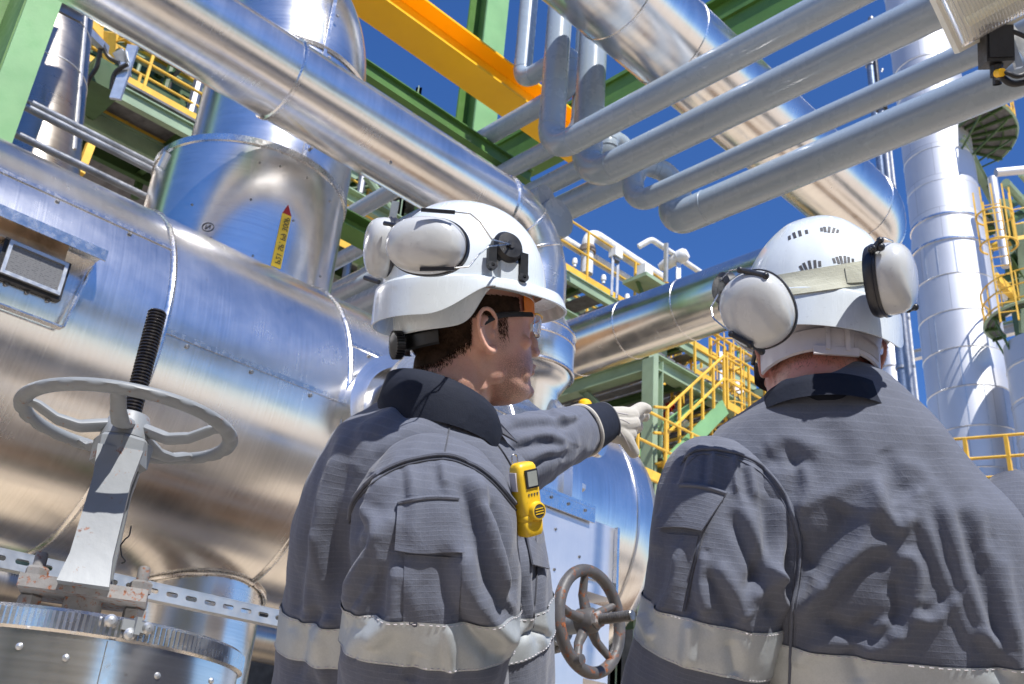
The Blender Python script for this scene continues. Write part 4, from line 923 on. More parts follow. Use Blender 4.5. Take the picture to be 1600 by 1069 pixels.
q, n_ = jq(163, 1050, .002); q[2] = zJ-.22; mb = MB(); mb.box(q, up, np.cross(up, n_), n_, .20, .006, .0016); part('lap_seam', mb, M['band'], dr)
for px_, py_ in ((103, 1028), (246, 1056), (330, 1064), (30, 1010)):
    q, n_ = jq(px_, py_, .0); mb = MB(); mb.lathe([(.0005, .004), (.004, .003), (.0055, 0)][::-1], q, n_, 12); part('rivet', mb, M['galv'], dr)
# slotted strut rail
a_ = at(-60, 858, 2.35); L_ = along(a_, u2, 460, 975); e_ = a_+u2*((L_-a_)@u2)
b_ = at(520, 984, 3.0); dS = unit(b_-a_); LS = np.linalg.norm(b_-a_)+.3
ss = unit(np.cross(dS, up)); 
if ss@FW > 0: ss = -ss                      # toward the camera
us = unit(np.cross(dS, ss)); 
if us[2] < 0: us = -us
ra_ = thing('slotted_rail', 'galvanised slotted strut rail running behind the valve yoke to the left worker', 'strut rail', a_)
mb = MB(); H = .021; pitch = .056; sl = .034; sw = .0062; k = 0
def P3(x, y, off=0): return a_+dS*x+us*y+ss*off
x = 0
th_ = .0025
while x < LS:
    x1_ = x+pitch; s0 = x+(pitch-sl)/2; s1 = s0+sl
    # outer ring of the cell and rounded slot
    slot = [(s0+sw+ -sw*cos(t), sw*sin(t)) for t in np.linspace(-pi/2, pi/2, 7)][::1]
    slot = [(s0+sw-sw*cos(t), sw*sin(t)) for t in np.linspace(-pi/2, pi/2, 7)] + [(s1-sw+sw*cos(t), sw*sin(t)) for t in np.linspace(pi/2, -pi/2, 7)]
    outer = [(x, -H+2*H*i/6) for i in range(7)] + [(x1_, H-2*H*i/6) for i in range(7)]
    Pn = [P3(*p) for p in slot]+[P3(*p) for p in outer]+[P3(*p, -th_) for p in slot]
    fs = [(i, (i+1) % 14, 14+(i+1) % 14, 14+i) for i in range(14)] + [(i, 28+i, 28+(i+1) % 14, (i+1) % 14) for i in range(14)]
    mb.add(Pn, fs, None, False); x = x1_
part('slotted_web', mb, M['galv'], ra_)
mb = MB(); mb.bar(P3(0, H, -.02), P3(x, H, -.02), .041, .0026, us); mb.bar(P3(0, -H, -.02), P3(x, -H, -.02), .041, .0026, us); mb.bar(P3(0, H*.75, -.04), P3(x, H*.75, -.04), .0026, H*.5, us); mb.bar(P3(0, -H*.75, -.04), P3(x, -H*.75, -.04), .0026, H*.5, us)
part('channel_flanges', mb, M['galv'], ra_)
# supports of the rail off to the ground, left out of frame
mb = MB(); q = P3(.05, 0, -.06); mb.bar(V(q[0], q[1], 0), q, .04, .04, u1); single('rail_post', mb, M['galvdk'], 'slim post carrying the slotted rail at the left edge', 'post', org=V(q[0], q[1], 0))
# ================================================================== second valve with rusty wheel (between the workers)
h2 = at(922, 970, 2.75); ax = unit(V(.70, -.66, .03)); ax = unit(ax)
RU2 = paint('dark_rusty_wheel', (.085, .08, .078), .5, .2, 9, rust=.75, bmp=.0015)
v2 = thing('globe_valve', 'small valve with a dark rust-edged handwheel between the two workers', 'valve', h2)
W2R = .134; mb = MB(); e1 = unit(up-ax*(up@ax)); e2 = np.cross(ax, e1)
wc = h2+ax*.0
mb.sweep([wc+(e1*cos(t)+e2*sin(t))*W2R for t in np.linspace(0, 2*pi, 73)[:-1]], .0165, 16, closed=True); part('handwheel_rim', mb, RU2, v2)
mb = MB(); mb.lathe([(.012, -.03), (.036, -.03), (.034, .01), (.026, .022), (.012, .024)], wc, ax, 28); part('hub', mb, RU2, v2)
mb = MB(); bolt(mb, wc+ax*.02, ax, .024, .016); part('nut', mb, RUSTY, v2)
for k in range(5):
    t = radians(12+72*k); rd = e1*cos(t)+e2*sin(t); mb = MB(); mb.sweep([wc-ax*.01+rd*.026, wc-ax*.016+rd*.07, wc+rd*(W2R-.008)], [.016, .0125, .0105], 12); part('spoke', mb, RU2, v2)
mb = MB(); t = 2.6; mb.lathe([(.014, 0), (.014, .03), (.0005, .032)], wc+(e1*cos(t)+e2*sin(t))*W2R, ax, 14); part('knob', mb, RU2, v2)
pr = []; z = .02
while z < .135: pr += [(.0145, z), (.0145, z+.0018), (.0115, z+.003), (.0115, z+.004)]; z += .0056
pr += [(.0145, z), (.0125, z+.002), (.0004, z+.002)]
mb = MB(); mb.lathe(pr, wc, ax, 24); part('threaded_stem', mb, paint('steel_thread', (.22, .21, .2), .35, .2, 30, metal=.8), v2, sharp=20)
mb = MB(); mb.lathe([(.03, -.03), (.03, -.10), (.055, -.10), (.055, -.125), (.075, -.13), (.075, -.16), (.05, -.16), (.05, -.26), (.09, -.26), (.09, -.29), (.05, -.29)], wc, ax, 28, cap=True); part('bonnet', mb, RST, v2)
for k in range(6):
    t = 2*pi*k/6+.3; mb = MB(); bolt(mb, wc-ax*.127+(e1*cos(t)+e2*sin(t))*.064, ax, .010, .012); part('bolt', mb, RUSTY, v2)
q = wc-ax*.31; mb = MB(); mb.sweep([q, V(q[0], q[1], q[2]), q-up*.01, V(q[0], q[1], 0)], .05, 20); part('pipe_run', mb, M['pipe_paint'], v2)
# ================================================================== insulated boxes in front of the vessel end
fb = at(880, 900, 3.35); nb_ = -u1
def bx(px, py, P0=fb): return onplane(px, py, P0, u1)
tl_, tr_ = bx(700, 716), bx(922, 797)
L_ = (tr_-tl_)@u2; zt_ = tr_[2]
ib = thing('insulation_box', 'flat aluminium insulation box with a lidded top edge behind the left worker\'s chest', 'insulation box', V(tr_[0], tr_[1], zt_-1))
c_ = V(*(tr_-u2*L_/2)); c_[2] = zt_-.55
mb = MB(); mb.box(c_+u1*.16, u2, u1, up, L_/2, .16, .55); part('casing', mb, M['alu_box'], ib)
mb = MB(); mb.box(V(c_[0], c_[1], zt_+.008)+u1*.16, u2, u1, up, L_/2+.012, .175, .006); mb.box(V(c_[0], c_[1], zt_-.022)-u1*.010, u2, u1, up, L_/2+.012, .004, .024); part('lid', mb, M['band'], ib)
for k in range(9):
    q = tr_-u2*(.04+.085*k)-u1*.015; q[2] = zt_-.014; mb = MB(); bolt(mb, q, nb_, .0055, .004); part('screw', mb, M['screw'], ib)
for px_, py_ in ((868, 827), (866, 890), (905, 870), (890, 960)):
    q = bx(px_, py_)-u1*.001; mb = MB(); bolt(mb, q, nb_, .005, .003); part('screw', mb, M['screw'], ib)
fb2 = fb+u1*.12
p_a, p_b = onplane(922, 812, fb2, u1), onplane(966, 828, fb2, u1)
ib2 = thing('insulation_box', 'smaller aluminium box with an edge strip right of the lidded one', 'insulation box', p_b-up*.3)
wd = (p_b-p_a)@u2+.25; c_ = p_b-u2*wd/2
mb = MB(); mb.box(V(c_[0], c_[1], p_b[2]-.13)+u1*.1, u2, u1, up, wd/2, .1, .13); part('casing', mb, M['alu_box'], ib2)
mb = MB(); mb.box(V(p_b[0], p_b[1], p_b[2]-.13)-u2*.02-u1*.012, u2, u1, up, .006, .008, .13); mb.box(V(p_b[0], p_b[1], p_b[2]-.21)-u2*wd/2-u1*.005, u2, u1, up, wd/2, .004, .006); part('edge_strip', mb, M['band'], ib2)
mb = MB(); mb.box(V(c_[0], c_[1], p_b[2]-.42)+u1*.12-u2*.01, u2, u1, up, wd/2, .1, .13); part('lower_casing', mb, M['alu_box'], ib2)
# bolted flange ring before the vessel end
fl_ = tpos(893, 730); mb = MB(); mb.lathe([(VR+.0, fl_-.06), (VR+.05, fl_-.05), (VR+.05, fl_+.02), (VR+.0, fl_+.03)], VA, u2, 96); part('girth_flange', mb, M['alu'], vessel)
for k in range(20):
    t = 2*pi*k/20; q = VA+u2*(fl_+.03)+(nn*cos(t)+sA*sin(t))*(VR+.022); mb = MB(); bolt(mb, q, u2, .022, .03); part('flange_bolt', mb, M['galv'], vessel)
# small items by the arm: amber cap
q = at(914, 630, 15); mb = MB(); mb.lathe([(.10, -.3), (.10, .0), (.07, .04), (.001, .05)], q, up, 20); single('amber_cap', mb, M['orange'], 'small amber cap peeking over the pointing sleeve', 'cap', org=q)
# ================================================================== work light, top right corner
lw = at(1570, -22, 2.6); ld1 = unit(at(1658, -70, 2.58)-lw); ln = unit(ray(1560, -10)*-1-up*.1)   # lens outward
ln = unit(ln-ld1*(ln@ld1)); ls = np.cross(ln, ld1)
wl = thing('bulkhead_light', 'ribbed clear bulkhead work light hanging into the top right corner', 'light', lw)
def sl_(u_, v_, w_): return lw+ld1*u_+ls*v_+ln*w_
if (proj(sl_(0, .05, 0))-proj(lw))[1] < 0: ls = -ls
# lens body: rounded box with vertical flutes (lathe-like grid)
NU, NV = 150, 40; Lh, Wh = .155, .088; vs_ = []; fs_ = []
for i in range(NU):
    a = -1+2*i/(NU-1)
    for j in range(NV):
        b = -1+2*j/(NV-1); e = (1-abs(a)**6)**.5*(1-abs(b)**5)**.5 if abs(a) < 1 and abs(b) < 1 else 0
        rib = .0016*(1 if (i % 4) < 2 else -1)*min(1, e*3)
        vs_.append(sl_(a*Lh*(1), b*Wh, .055*e**.6+rib))
for i in range(NU-1):
    for j in range(NV-1): fs_.append((i*NV+j, (i+1)*NV+j, (i+1)*NV+j+1, i*NV+j+1))
mb = MB(); mb.add(vs_, fs_, None, True)
mt, nt, p = newmat('ribbed_polycarbonate'); p.inputs['Base Color'].default_value = (.93, .93, .9, 1); p.inputs['Roughness'].default_value = .12; p.inputs['Transmission Weight'].default_value = .75; p.inputs['IOR'].default_value = 1.35
part('lens', mb, mt, wl, sharp=50)
mb = MB(); mb.box(sl_(0, 0, -.02), ld1, ls, ln, Lh+.01, Wh+.008, .018); part('housing', mb, paint('ivory_reflector', (.78, .74, .62), .35, .04, 5), wl)
for s_ in (-1, 1):
    mb = MB(); mb.sweep([sl_(-Lh*.85, s_*.035, .022), sl_(Lh*.85, s_*.035, .022)], .013, 16); part('tube_lamp', mb, paint('lamp_tube', (.95, .88, .62), .4, .02, 3), wl)
jb = at(1556, 74, 2.62); bxn = unit(-FW+up*.2); bxu = unit(at(1560, 50, 2.6)-at(1562, 105, 2.6)); bxs = np.cross(bxn, bxu)
pb = thing('junction_box', 'black junction box with looped cable under the corner work light', 'junction box', jb)
mb = MB(); mb.box(jb, bxs, bxu, bxn, .036, .046, .024); part('housing', mb, M['black'], pb)
mb = MB(); mb.box(jb+bxn*.026, bxs, bxu, bxn, .030, .038, .003); part('cover', mb, M['black'], pb)
mb = MB(); mb.lathe([(.016, 0), (.016, .03), (.011, .032), (.011, .05)], jb-bxu*.046, -bxu, 10); part('cable_gland', mb, M['black'], pb)
cp = fillet([jb-bxu*.08, at(1563, 118, 2.58), at(1580, 133, 2.58), at(1605, 128, 2.58), at(1650, 105, 2.6)], .05, 8)
mb = MB(); mb.sweep(cp, .0085, 12); part('cable', mb, M['black'], pb)
cp = fillet([jb-bxu*.07+bxs*.012, at(1572, 112, 2.56), at(1590, 122, 2.56), at(1640, 92, 2.58)], .04, 8); mb = MB(); mb.sweep(cp, .006, 10); part('cable', mb, M['black'], pb)
mb = MB(); mb.lathe([(.0105, -.012), (.0105, .012)], at(1562, 114, 2.575), unit(cp[1]-cp[0]), 12, cap=True); part('cable_marker', mb, M['orange'], pb)
cp = fillet([at(1572, 46, 2.6), at(1590, 52, 2.6), at(1612, 62, 2.6)], .05, 6); mb = MB(); mb.sweep(cp, .006, 8); part('cable', mb, M['black'], pb)
mb = MB(); mb.bar(at(1570, 40, 2.66), at(1592, 106, 2.64), .018, .014, FW); mb.bar(at(1576, 44, 2.68), at(1612, 92, 2.66), .03, .004, FW); single('light_bracket', mb, M['galv'], 'grey steel bracket bars holding the junction box at the right edge', 'bracket', org=jb)
# carrier arm of the light, above frame, from the pipe rack
mb = MB(); mb.bar(sl_(0, 0, -.04), sl_(.1, 0, -.04)+up*3.2, .03, .03); single('light_hanger', mb, M['galv'], 'steel hanger rod above the corner work light', 'rod', org=lw)
# ================================================================== ground strips and low pipes added out of view to streak the cladding's reflections
def strip_(name, lab, l0, l1, z, col, cat=None, rough=.85):
    mt, nt, p = newmat(name); vec = mapping(nt); n1 = noise(nt, .9, 8, .65, vec); dk = tuple(c*.72 for c in col[:3])+(1,)
    nt.links.new(ramp(nt, n1.outputs[0], [(.3, dk), (.7, col)]).outputs[0], p.inputs['Base Color']); p.inputs['Roughness'].default_value = rough
    mb = MB(); a = u1*l0-u2*30; b = u1*l0+u2*34; c = u1*l1+u2*34; d = u1*l1-u2*30; mb.add([q+up*z for q in (a, b, c, d)], [(0, 3, 2, 1)], [[(0, 0), (1, 0), (1, 1), (0, 1)]], False)
    if mb.v and np.cross(V(mb.v[3])-V(mb.v[0]), V(mb.v[1])-V(mb.v[0]))[2] < 0: mb.f = [f[::-1] for f in mb.f]
    return single(name, mb, mt, lab, cat, kind='structure')
strip_('dark_reflection_strip', None, -8.6, -3.6, .004, (.055, .053, .05, 1)); strip_('brown_reflection_strip', None, 1.9, 3.1, .004, srgb(120, 92, 66)); strip_('black_reflection_strip', None, 3.1, 3.45, .008, (.02, .02, .02, 1)); strip_('pale_reflection_strip', None, -3.6, -2.9, .012, srgb(214, 206, 190)); strip_('tan_reflection_strip', None, -.9, -.2, .004, srgb(128, 108, 84))  # invented ground bands, each coloured to show as a reflected streak
for k, (l_, z_, r_) in enumerate(((2.3, .30, .11), (2.65, .28, .08), (5.6, .35, .16), (6.2, .33, .12))): rod('process_pipe', ['nearest', 'second', 'third', 'farthest'][k]+' of the low pipes added under the vessel to streak its reflections', 'pipe', [u1*l_-u2*26+up*z_, u1*l_+u2*(3.6 if l_ < 3 else 12)+up*z_], r_, ('alu_dull', 'galvdk', 'alu_dull', 'pipe_paint')[k], 'low pipes on sleepers')  # low pipes added unseen to draw long streaks in the cladding
pt_ = thing('pipe_track', 'row of low steel sleepers carrying the low pipes added for reflections', 'pipe support', u1*2.45)
for k in range(9): q = u1*2.45-u2*(2.6*k-2); mb = MB(); mb.bar(q-u1*.5+up*.09, q+u1*.5+up*.09, .16, .17); part('sleeper', mb, M['greendk'], pt_)
# ================================================================== plant behind the photographer (reflected in the cladding)
Bk = V(0, -7.0, 0)
rk = thing('pipe_rack', 'green pipe rack standing behind the photographer', 'pipe rack', Bk)
for k in range(4):
    for s_ in (0, 3.5): member(rk, 'column', Bk+u2*(6*k-11)-u1*s_, Bk+u2*(6*k-11)-u1*s_+up*7.2, .3, .3, 'greendk')
for zz in (3.4, 5.4, 7.2):
    for s_ in (0, 3.5): member(rk, 'beam', Bk-u2*12-u1*s_+up*zz, Bk+u2*12-u1*s_+up*zz, .25, .35, 'green')
mb = MB(); mb.bar(Bk-u2*12-u1*-.3+up*4.4, Bk+u2*12+u1*.3+up*4.4, .06, .16); part('kick_plate', mb, M['yellow'], rk)
mb = MB(); mb.bar(Bk-u2*12-u1*1.8+up*3.6, Bk+u2*12-u1*1.8+up*3.6, 3.2, .05); part('deck', mb, M['grating'], rk)
for k in range(4): mb = MB(); mb.sweep([Bk-u2*12-u1*(.6+.8*k)+up*5.9, Bk+u2*12-u1*(.6+.8*k)+up*5.9], .2, 16); part('pipe_run', mb, M['alu_dull'], rk)
mb = MB(); mb.box(V(-8, -26, 4), V(1, 0, 0), V(0, 1, 0), up, 26, 4, 4); single('plant_building', mb, M['cream'], 'long pale plant building far behind the photographer', 'building', org=(-8, -26, 0))
# ================================================================== people: tools
from mathutils.bvhtree import BVHTree
def remesh(mb, voxel, it=4, fac=.5):
    me = bpy.data.meshes.new('tmp'); me.from_pydata([tuple(v) for v in mb.v], [], mb.f); me.update()
    ob = bpy.data.objects.new('tmp', me); COL.objects.link(ob)
    md = ob.modifiers.new('r', 'REMESH'); md.mode = 'VOXEL'; md.voxel_size = voxel
    if it:
        ms = ob.modifiers.new('s', 'SMOOTH'); ms.factor = fac; ms.iterations = it
    dg = bpy.context.evaluated_depsgraph_get(); dg.update(); ev = ob.evaluated_get(dg); m2 = bpy.data.meshes.new_from_object(ev)
    n = len(m2.vertices); co = np.empty(n*3, dtype=np.float32); m2.vertices.foreach_get('co', co); co = co.reshape(-1, 3).astype(float)
    fs = [tuple(p.vertices) for p in m2.polygons]
    bpy.data.objects.remove(ob); bpy.data.meshes.remove(me); bpy.data.meshes.remove(m2)
    r = MB(); r.v = [tuple(c) for c in co]; r.f = [list(f) for f in fs]; r.sm = [True]*len(fs); r.uv = [[(0, 0)]*len(f) for f in fs]; return r
def catmull(K, t):
    """K (n,k) control rows, t in [0, n-1]"""
    K = np.asarray(K, float); n = len(K); i = np.clip(np.floor(t).astype(int), 0, n-2); f = (t-i)[:, None]
    p1, p2 = K[i], K[i+1]; p0 = K[np.maximum(i-1, 0)]; p3 = K[np.minimum(i+2, n-1)]
    return .5*((2*p1)+(-p0+p2)*f+(2*p0-5*p1+4*p2-p3)*f*f+(-p0+3*p1-3*p2+p3)*f**3)
class Loft:
    """closed tube through rings (left px, right px, depth left, depth right, half thickness, exponent) or 3-D rings"""
    def __init__(s, rings, nu=200, nv=200, flip=1):
        K = []
        for r in rings:
            if len(r) == 6 and len(r[0]) == 2:
                L, R = at(*r[0], r[2]), at(*r[1], r[3])
            else: L, R = V(r[0]), V(r[1])
            K.append(list((L+R)/2)+list((R-L)/2)+[r[4], r[5]])
        K = np.array(K); t = np.linspace(0, len(K)-1, nv); Q = catmull(K, t)
        c = Q[:, :3]; a = Q[:, 3:6]; tb = Q[:, 6]; ex = Q[:, 7]
        ax_ = np.gradient(c, axis=0)
        kk = 9; pad = np.pad(ax_, ((kk, kk), (0, 0)), mode='edge'); ax_ = np.stack([np.convolve(pad[:, i], np.ones(2*kk+1)/(2*kk+1), 'valid') for i in range(3)], 1)
        ax_ /= np.linalg.norm(ax_, axis=1)[:, None]+1e-9
        b = np.cross(a, ax_); b /= np.linalg.norm(b, axis=1)[:, None]+1e-9
        s.nu, s.nv = nu, nv; th = np.linspace(0, 2*pi, nu, endpoint=False)
        cs = np.sign(np.cos(th))*np.abs(np.cos(th))[None, :]**(2/ex[:, None]); sn = np.sign(np.sin(th))*np.abs(np.sin(th))[None, :]**(2/ex[:, None])
        s.P = c[:, None, :]+a[:, None, :]*cs[:, :, None]+b[:, None, :]*(tb[:, None]*sn)[:, :, None]
        s.c = c; s.wid = np.linalg.norm(a, axis=1)
        s.L = np.concatenate([[0], np.cumsum(np.linalg.norm(np.diff(c, axis=0), axis=1))])
        s.th = th; s.circ = 2*pi*(s.wid.max()+tb.max())/2
    def normals(s):
        du = np.roll(s.P, -1, 1)-np.roll(s.P, 1, 1); dv = np.gradient(s.P, axis=0)
        n = np.cross(du, dv); n /= np.linalg.norm(n, axis=2)[:, :, None]+1e-12
        out = s.P-s.c[:, None, :]; sg = np.sign(np.sum(n*out)); return n*sg
    def folds(s, strokes, rnd=.0, sc=18, seed=1, ws=.9):
        N = s.normals(); P = s.P.reshape(-1, 3); px = projn(P); n = N.reshape(-1, 3); vw = P-C; vw /= np.linalg.norm(vw, axis=1)[:, None]
        face = np.clip(-np.sum(n*vw, 1)*4+.4, 0, 1); D = np.zeros(len(P))
        for st in strokes:
            pl, wd, am = st[0], st[1]*ws, st[2]; kind = st[3] if len(st) > 3 else 'r'
            pl = np.array(pl, float)
            if len(pl) > 2:
                tt = np.linspace(0, len(pl)-1, 4*(len(pl)-1)+1); pl = catmull(pl, tt)
            best = np.full(len(P), 1e9); sd = np.zeros(len(P)); tp = np.zeros(len(P)); nS = len(pl)-1
            for i in range(nS):
                a, b = pl[i], pl[i+1]; d = b-a; l2 = d@d+1e-9; t = np.clip(((px-a)@d)/l2, 0, 1); q = px-a-t[:, None]*d; r = np.hypot(q[:, 0], q[:, 1])
                m_ = r < best; best[m_] = r[m_]; sgn = np.sign(d[0]*q[:, 1]-d[1]*q[:, 0]); sd[m_] = (sgn*r)[m_]; tp[m_] = ((i+t)/nS)[m_]
            tap = np.clip(np.minimum(tp, 1-tp)*5+.25, 0, 1)
            if kind == 'r': f = np.exp(-(best/wd)**2)
            elif kind == 'f': f = np.exp(-((sd-.0)/wd)**2)-.8*np.exp(-((sd-1.5*wd)/(wd*.9))**2)
            elif kind == 's': f = (.5+.5*np.tanh(sd/wd*1.5))*np.exp(-(best/(wd*3.2))**2)      # step: crisp pleat edge
            D += am*f*tap
        s.P = (P+n*(D*face)[:, None]).reshape(s.P.shape)
        if rnd:
            from mathutils import noise as mn
            Pq = s.P.reshape(-1, 3); v_ = np.array([mn.turbulence_vector(Vector((p[0]*sc, p[1]*sc, p[2]*sc*.55))+Vector((seed, 0, 0)), 3, False)[:1] for p in Pq])[:, 0] if False else np.array([mn.noise(Vector((p[0]*sc+seed, p[1]*sc, p[2]*sc*.6)))+.5*mn.noise(Vector((p[0]*sc*2.3+seed, p[1]*sc*2.3, p[2]*sc*1.5))) for p in Pq])
            s.P = s.P + s.normals()*(rnd*v_).reshape(s.P.shape[:2])[:, :, None]
        return s
    def mb(s, r0=0, r1=None, off=0, cap0=False, cap1=False, cols=None, thick=0):
        r1 = s.nv if r1 is None else r1; nr = r1-r0; P = s.P
        N = s.normals() if off or thick else None
        Q = P+N*off if off else P; Q = Q[r0:r1]
        j = np.arange(s.nu) if cols is None else np.arange(cols[0], cols[1]) % s.nu
        closed = cols is None; m_ = MB(); nc = len(j); Q = Q[:, j]
        fs = []; uv = []; u_ = s.circ/s.nu
        cc = nc if closed else nc-1
        for i in range(nr-1):
            for k in range(cc):
                k2 = (k+1) % nc; fs.append((i*nc+k, i*nc+k2, (i+1)*nc+k2, (i+1)*nc+k))
                va, vb = s.L[r0+i], s.L[r0+i+1]; ua, ub = (j[0]+k)*u_, (j[0]+k+1)*u_
                uv.append([(ua, va), (ub, va), (ub, vb), (ua, vb)])
        V_ = Q.reshape(-1, 3)
        # outward orientation
        a, b, c_, d_ = [V_[q] for q in fs[len(fs)//2]]; nn_ = np.cross(b-a, d_-a); out = a-s.c[r0+(nr//2)]
        if nn_@out < 0: fs = [f[::-1] for f in fs]; uv = [q[::-1] for q in uv]
        m_.add(V_, fs, uv, True)
        if cap0: m_.add(Q[0], [tuple(range(nc))], None, False)
        if cap1: m_.add(Q[-1], [tuple(range(nc))[::-1]], None, False)
        return m_
def bvh(*mbs):
    vs, fs = [], []
    for m_ in mbs:
        n = len(vs); vs += [tuple(v) for v in m_.v]; fs += [[n+k for k in f] for f in m_.f]
    return BVHTree.FromPolygons(vs, fs)
def hit(tree, px, py, off=0):
    r = unit(ray(px, py)); h = tree.ray_cast(Vector(C), Vector(r))
    if h[0] is None: return None, None
    n = V(h[1]); n = n if n@r < 0 else -n
    return V(h[0])+n*off, n
def drape_line(tree, pl, off=.001, n=60, r=.0018, seg=6, k=1):
    pl = catmull(np.array(pl, float), np.linspace(0, len(pl)-1, n)); P = []
    for x, y in pl:
        h, _ = hit(tree, x, y, off)
        if h is not None: P.append(h)
    P = np.array(P)
    for _ in range(2): P[1:-1] = (P[:-2]+2*P[1:-1]+P[2:])/4
    return P
def patch(tree, tl, tr, br, bl, nu=24, nv=20, off=.003, thick=.002, bulge=0, edge=None, wav=0):
    """cloth patch projected on a surface, corners given in pixels"""
    g = []; 
    for j in range(nv):
        v = j/(nv-1); row = []
        for i in range(nu):
            u_ = i/(nu-1); x = (tl[0]*(1-u_)+tr[0]*u_)*(1-v)+(bl[0]*(1-u_)+br[0]*u_)*v; y = (tl[1]*(1-u_)+tr[1]*u_)*(1-v)+(bl[1]*(1-u_)+br[1]*u_)*v
            if edge: y += edge(u_, v)
            h, n = hit(tree, x, y, 0); row.append((h, n, u_, v))
        g.append(row)
    P = np.array([[q[0] if q[0] is not None else V(np.nan, np.nan, np.nan) for q in r] for r in g])
    nn_ = np.array([[q[1] if q[1] is not None else V(0, 0, 0) for q in r] for r in g]).mean((0, 1)); nn_ = unit(nn_)
    idx = np.isnan(P[:, :, 0])
    if idx.any():
        ok = P[~idx].mean(0); P[idx] = ok
    for _ in range(6):
        P[1:-1] = (P[:-2]+P[2:]+2*P[1:-1])/4; P[:, 1:-1] = (P[:, :-2]+P[:, 2:]+2*P[:, 1:-1])/4
    U_ = np.linspace(0, 1, nu)[None, :]; V_ = np.linspace(0, 1, nv)[:, None]
    lift = off + bulge*V_ + wav*np.sin(U_*9+1)*V_
    top_ = P+nn_*lift[:, :, None]; bot = top_-nn_*thick
    m_ = MB(); idt = lambda i, j: j*nu+i; fs = []; uv = []
    for j in range(nv-1):
        for i in range(nu-1):
            fs.append((idt(i, j), idt(i, j+1), idt(i+1, j+1), idt(i+1, j))); uv.append([(i*.004, j*.004), (i*.004, (j+1)*.004), ((i+1)*.004, (j+1)*.004), ((i+1)*.004, j*.004)])
    a, b, c_, d_ = [top_.reshape(-1, 3)[q] for q in fs[0]]
    fl = np.cross(b-a, d_-a)@nn_ < 0
    o = nu*nv; f2 = [tuple(o+k for k in f[::-1]) for f in fs]; per = [idt(i, 0) for i in range(nu)]+[idt(nu-1, j) for j in range(1, nv)]+[idt(i, nv-1) for i in range(nu-2, -1, -1)]+[idt(0, j) for j in range(nv-2, 0, -1)]
    sd = [(per[k], per[(k+1) % len(per)], o+per[(k+1) % len(per)], o+per[k]) for k in range(len(per))]
    allf = fs+f2+sd
    if fl: allf = [f[::-1] for f in allf]
    m_.add(np.concatenate([top_.reshape(-1, 3), bot.reshape(-1, 3)]), allf, uv+uv+[[(0, 0)]*4]*len(sd), True); return m_, top_
# ------------------------------------------------------------------ materials
def fabric(name, col, lines=1.0, sheen=.18):
    mt, nt, p = newmat(name); uv = mapping(nt, (1, 1, 1), 'UV'); ob = mapping(nt)
    sx = nt.nodes.new("ShaderNodeSeparateXYZ"); nt.links.new(uv, sx.inputs[0])
    def line(sock, period, wdt):
        a = nt.nodes.new("ShaderNodeMath"); a.operation = 'DIVIDE'; nt.links.new(sock, a.inputs[0]); a.inputs[1].default_value = period
        b = nt.nodes.new("ShaderNodeMath"); b.operation = 'PINGPONG'; nt.links.new(a.outputs[0], b.inputs[0]); b.inputs[1].default_value = .5
        c = nt.nodes.new("ShaderNodeMapRange"); nt.links.new(b.outputs[0], c.inputs[0]); c.inputs[1].default_value = 0; c.inputs[2].default_value = wdt; c.inputs[3].default_value = 1; c.inputs[4].default_value = 0; return c.outputs[0]
    lh = line(sx.outputs[1], .0072, .16); lv = line(sx.outputs[0], .0072, .12)
    mx = nt.nodes.new("ShaderNodeMath"); mx.operation = 'MULTIPLY_ADD'; nt.links.new(lv, mx.inputs[0]); mx.inputs[1].default_value = .35; nt.links.new(lh, mx.inputs[2])
    n1 = noise(nt, 5, 5, .6, ob); n2 = noise(nt, 700, 2, .5, ob); wl = noise(nt, 60, 3, .6, ob)
    dk = tuple(c*.88 for c in col)+(1,); r = ramp(nt, n1.outputs[0], [(.35, dk), (.65, tuple(col)+(1,))])
    c2 = mixc(nt, .5, r.outputs[0], ramp(nt, n2.outputs[0], [(.3, .72), (.7, 1.0)]).outputs[0], 'MULTIPLY')
    fm = nt.nodes.new("ShaderNodeMath"); fm.operation = 'MULTIPLY'; nt.links.new(mx.outputs[0], fm.inputs[0]); nt.links.new(ramp(nt, wl.outputs[0], [(.3, .03*lines), (.7, .14*lines)]).outputs[0], fm.inputs[1])
    c3 = mixc(nt, fm.outputs[0], c2, tuple(min(1, c*2.2+.03) for c in col)+(1,)); nt.links.new(c3, p.inputs['Base Color'])
    p.inputs['Roughness'].default_value = .82; p.inputs['Sheen Weight'].default_value = sheen; p.inputs['Sheen Roughness'].default_value = .5; p.inputs['Specular IOR Level'].default_value = .25
    nb = bump(nt, mx.outputs[0], .0003, .5*lines); w2 = noise(nt, 30, 5, .6, ob, .6); w3 = noise(nt, 11, 3, .5, ob, .8)
    nb = bump(nt, w2.outputs[0], .0025, .7, nb); nb = bump(nt, w3.outputs[0], .005, .6, nb); nb = bump(nt, n2.outputs[0], .0005, .5, nb)
    nt.links.new(nb, p.inputs['Normal']); return mt
M['cloth'] = fabric('grey_ripstop_cloth', (.120, .132, .172)); M['navy'] = fabric('dark_navy_cloth', (.014, .018, .032), .1, 0)
M['piping'] = fabric('seam_cloth', (.07, .075, .095), .1); M['stitch'] = paint('stitch_thread', (.12, .12, .15), .8, .2, 60)
mt, nt, p = newmat('reflective_tape'); ob = mapping(nt); n1 = noise(nt, 14, 5, .6, ob); n2 = noise(nt, 500, 2, .5, ob)
nt.links.new(mixc(nt, .3, ramp(nt, n1.outputs[0], [(.3, (.40, .43, .44, 1)), (.7, (.50, .53, .54, 1))]).outputs[0], ramp(nt, n2.outputs[0], [(.3, .7), (.7, 1)]).outputs[0], 'MULTIPLY'), p.inputs['Base Color'])
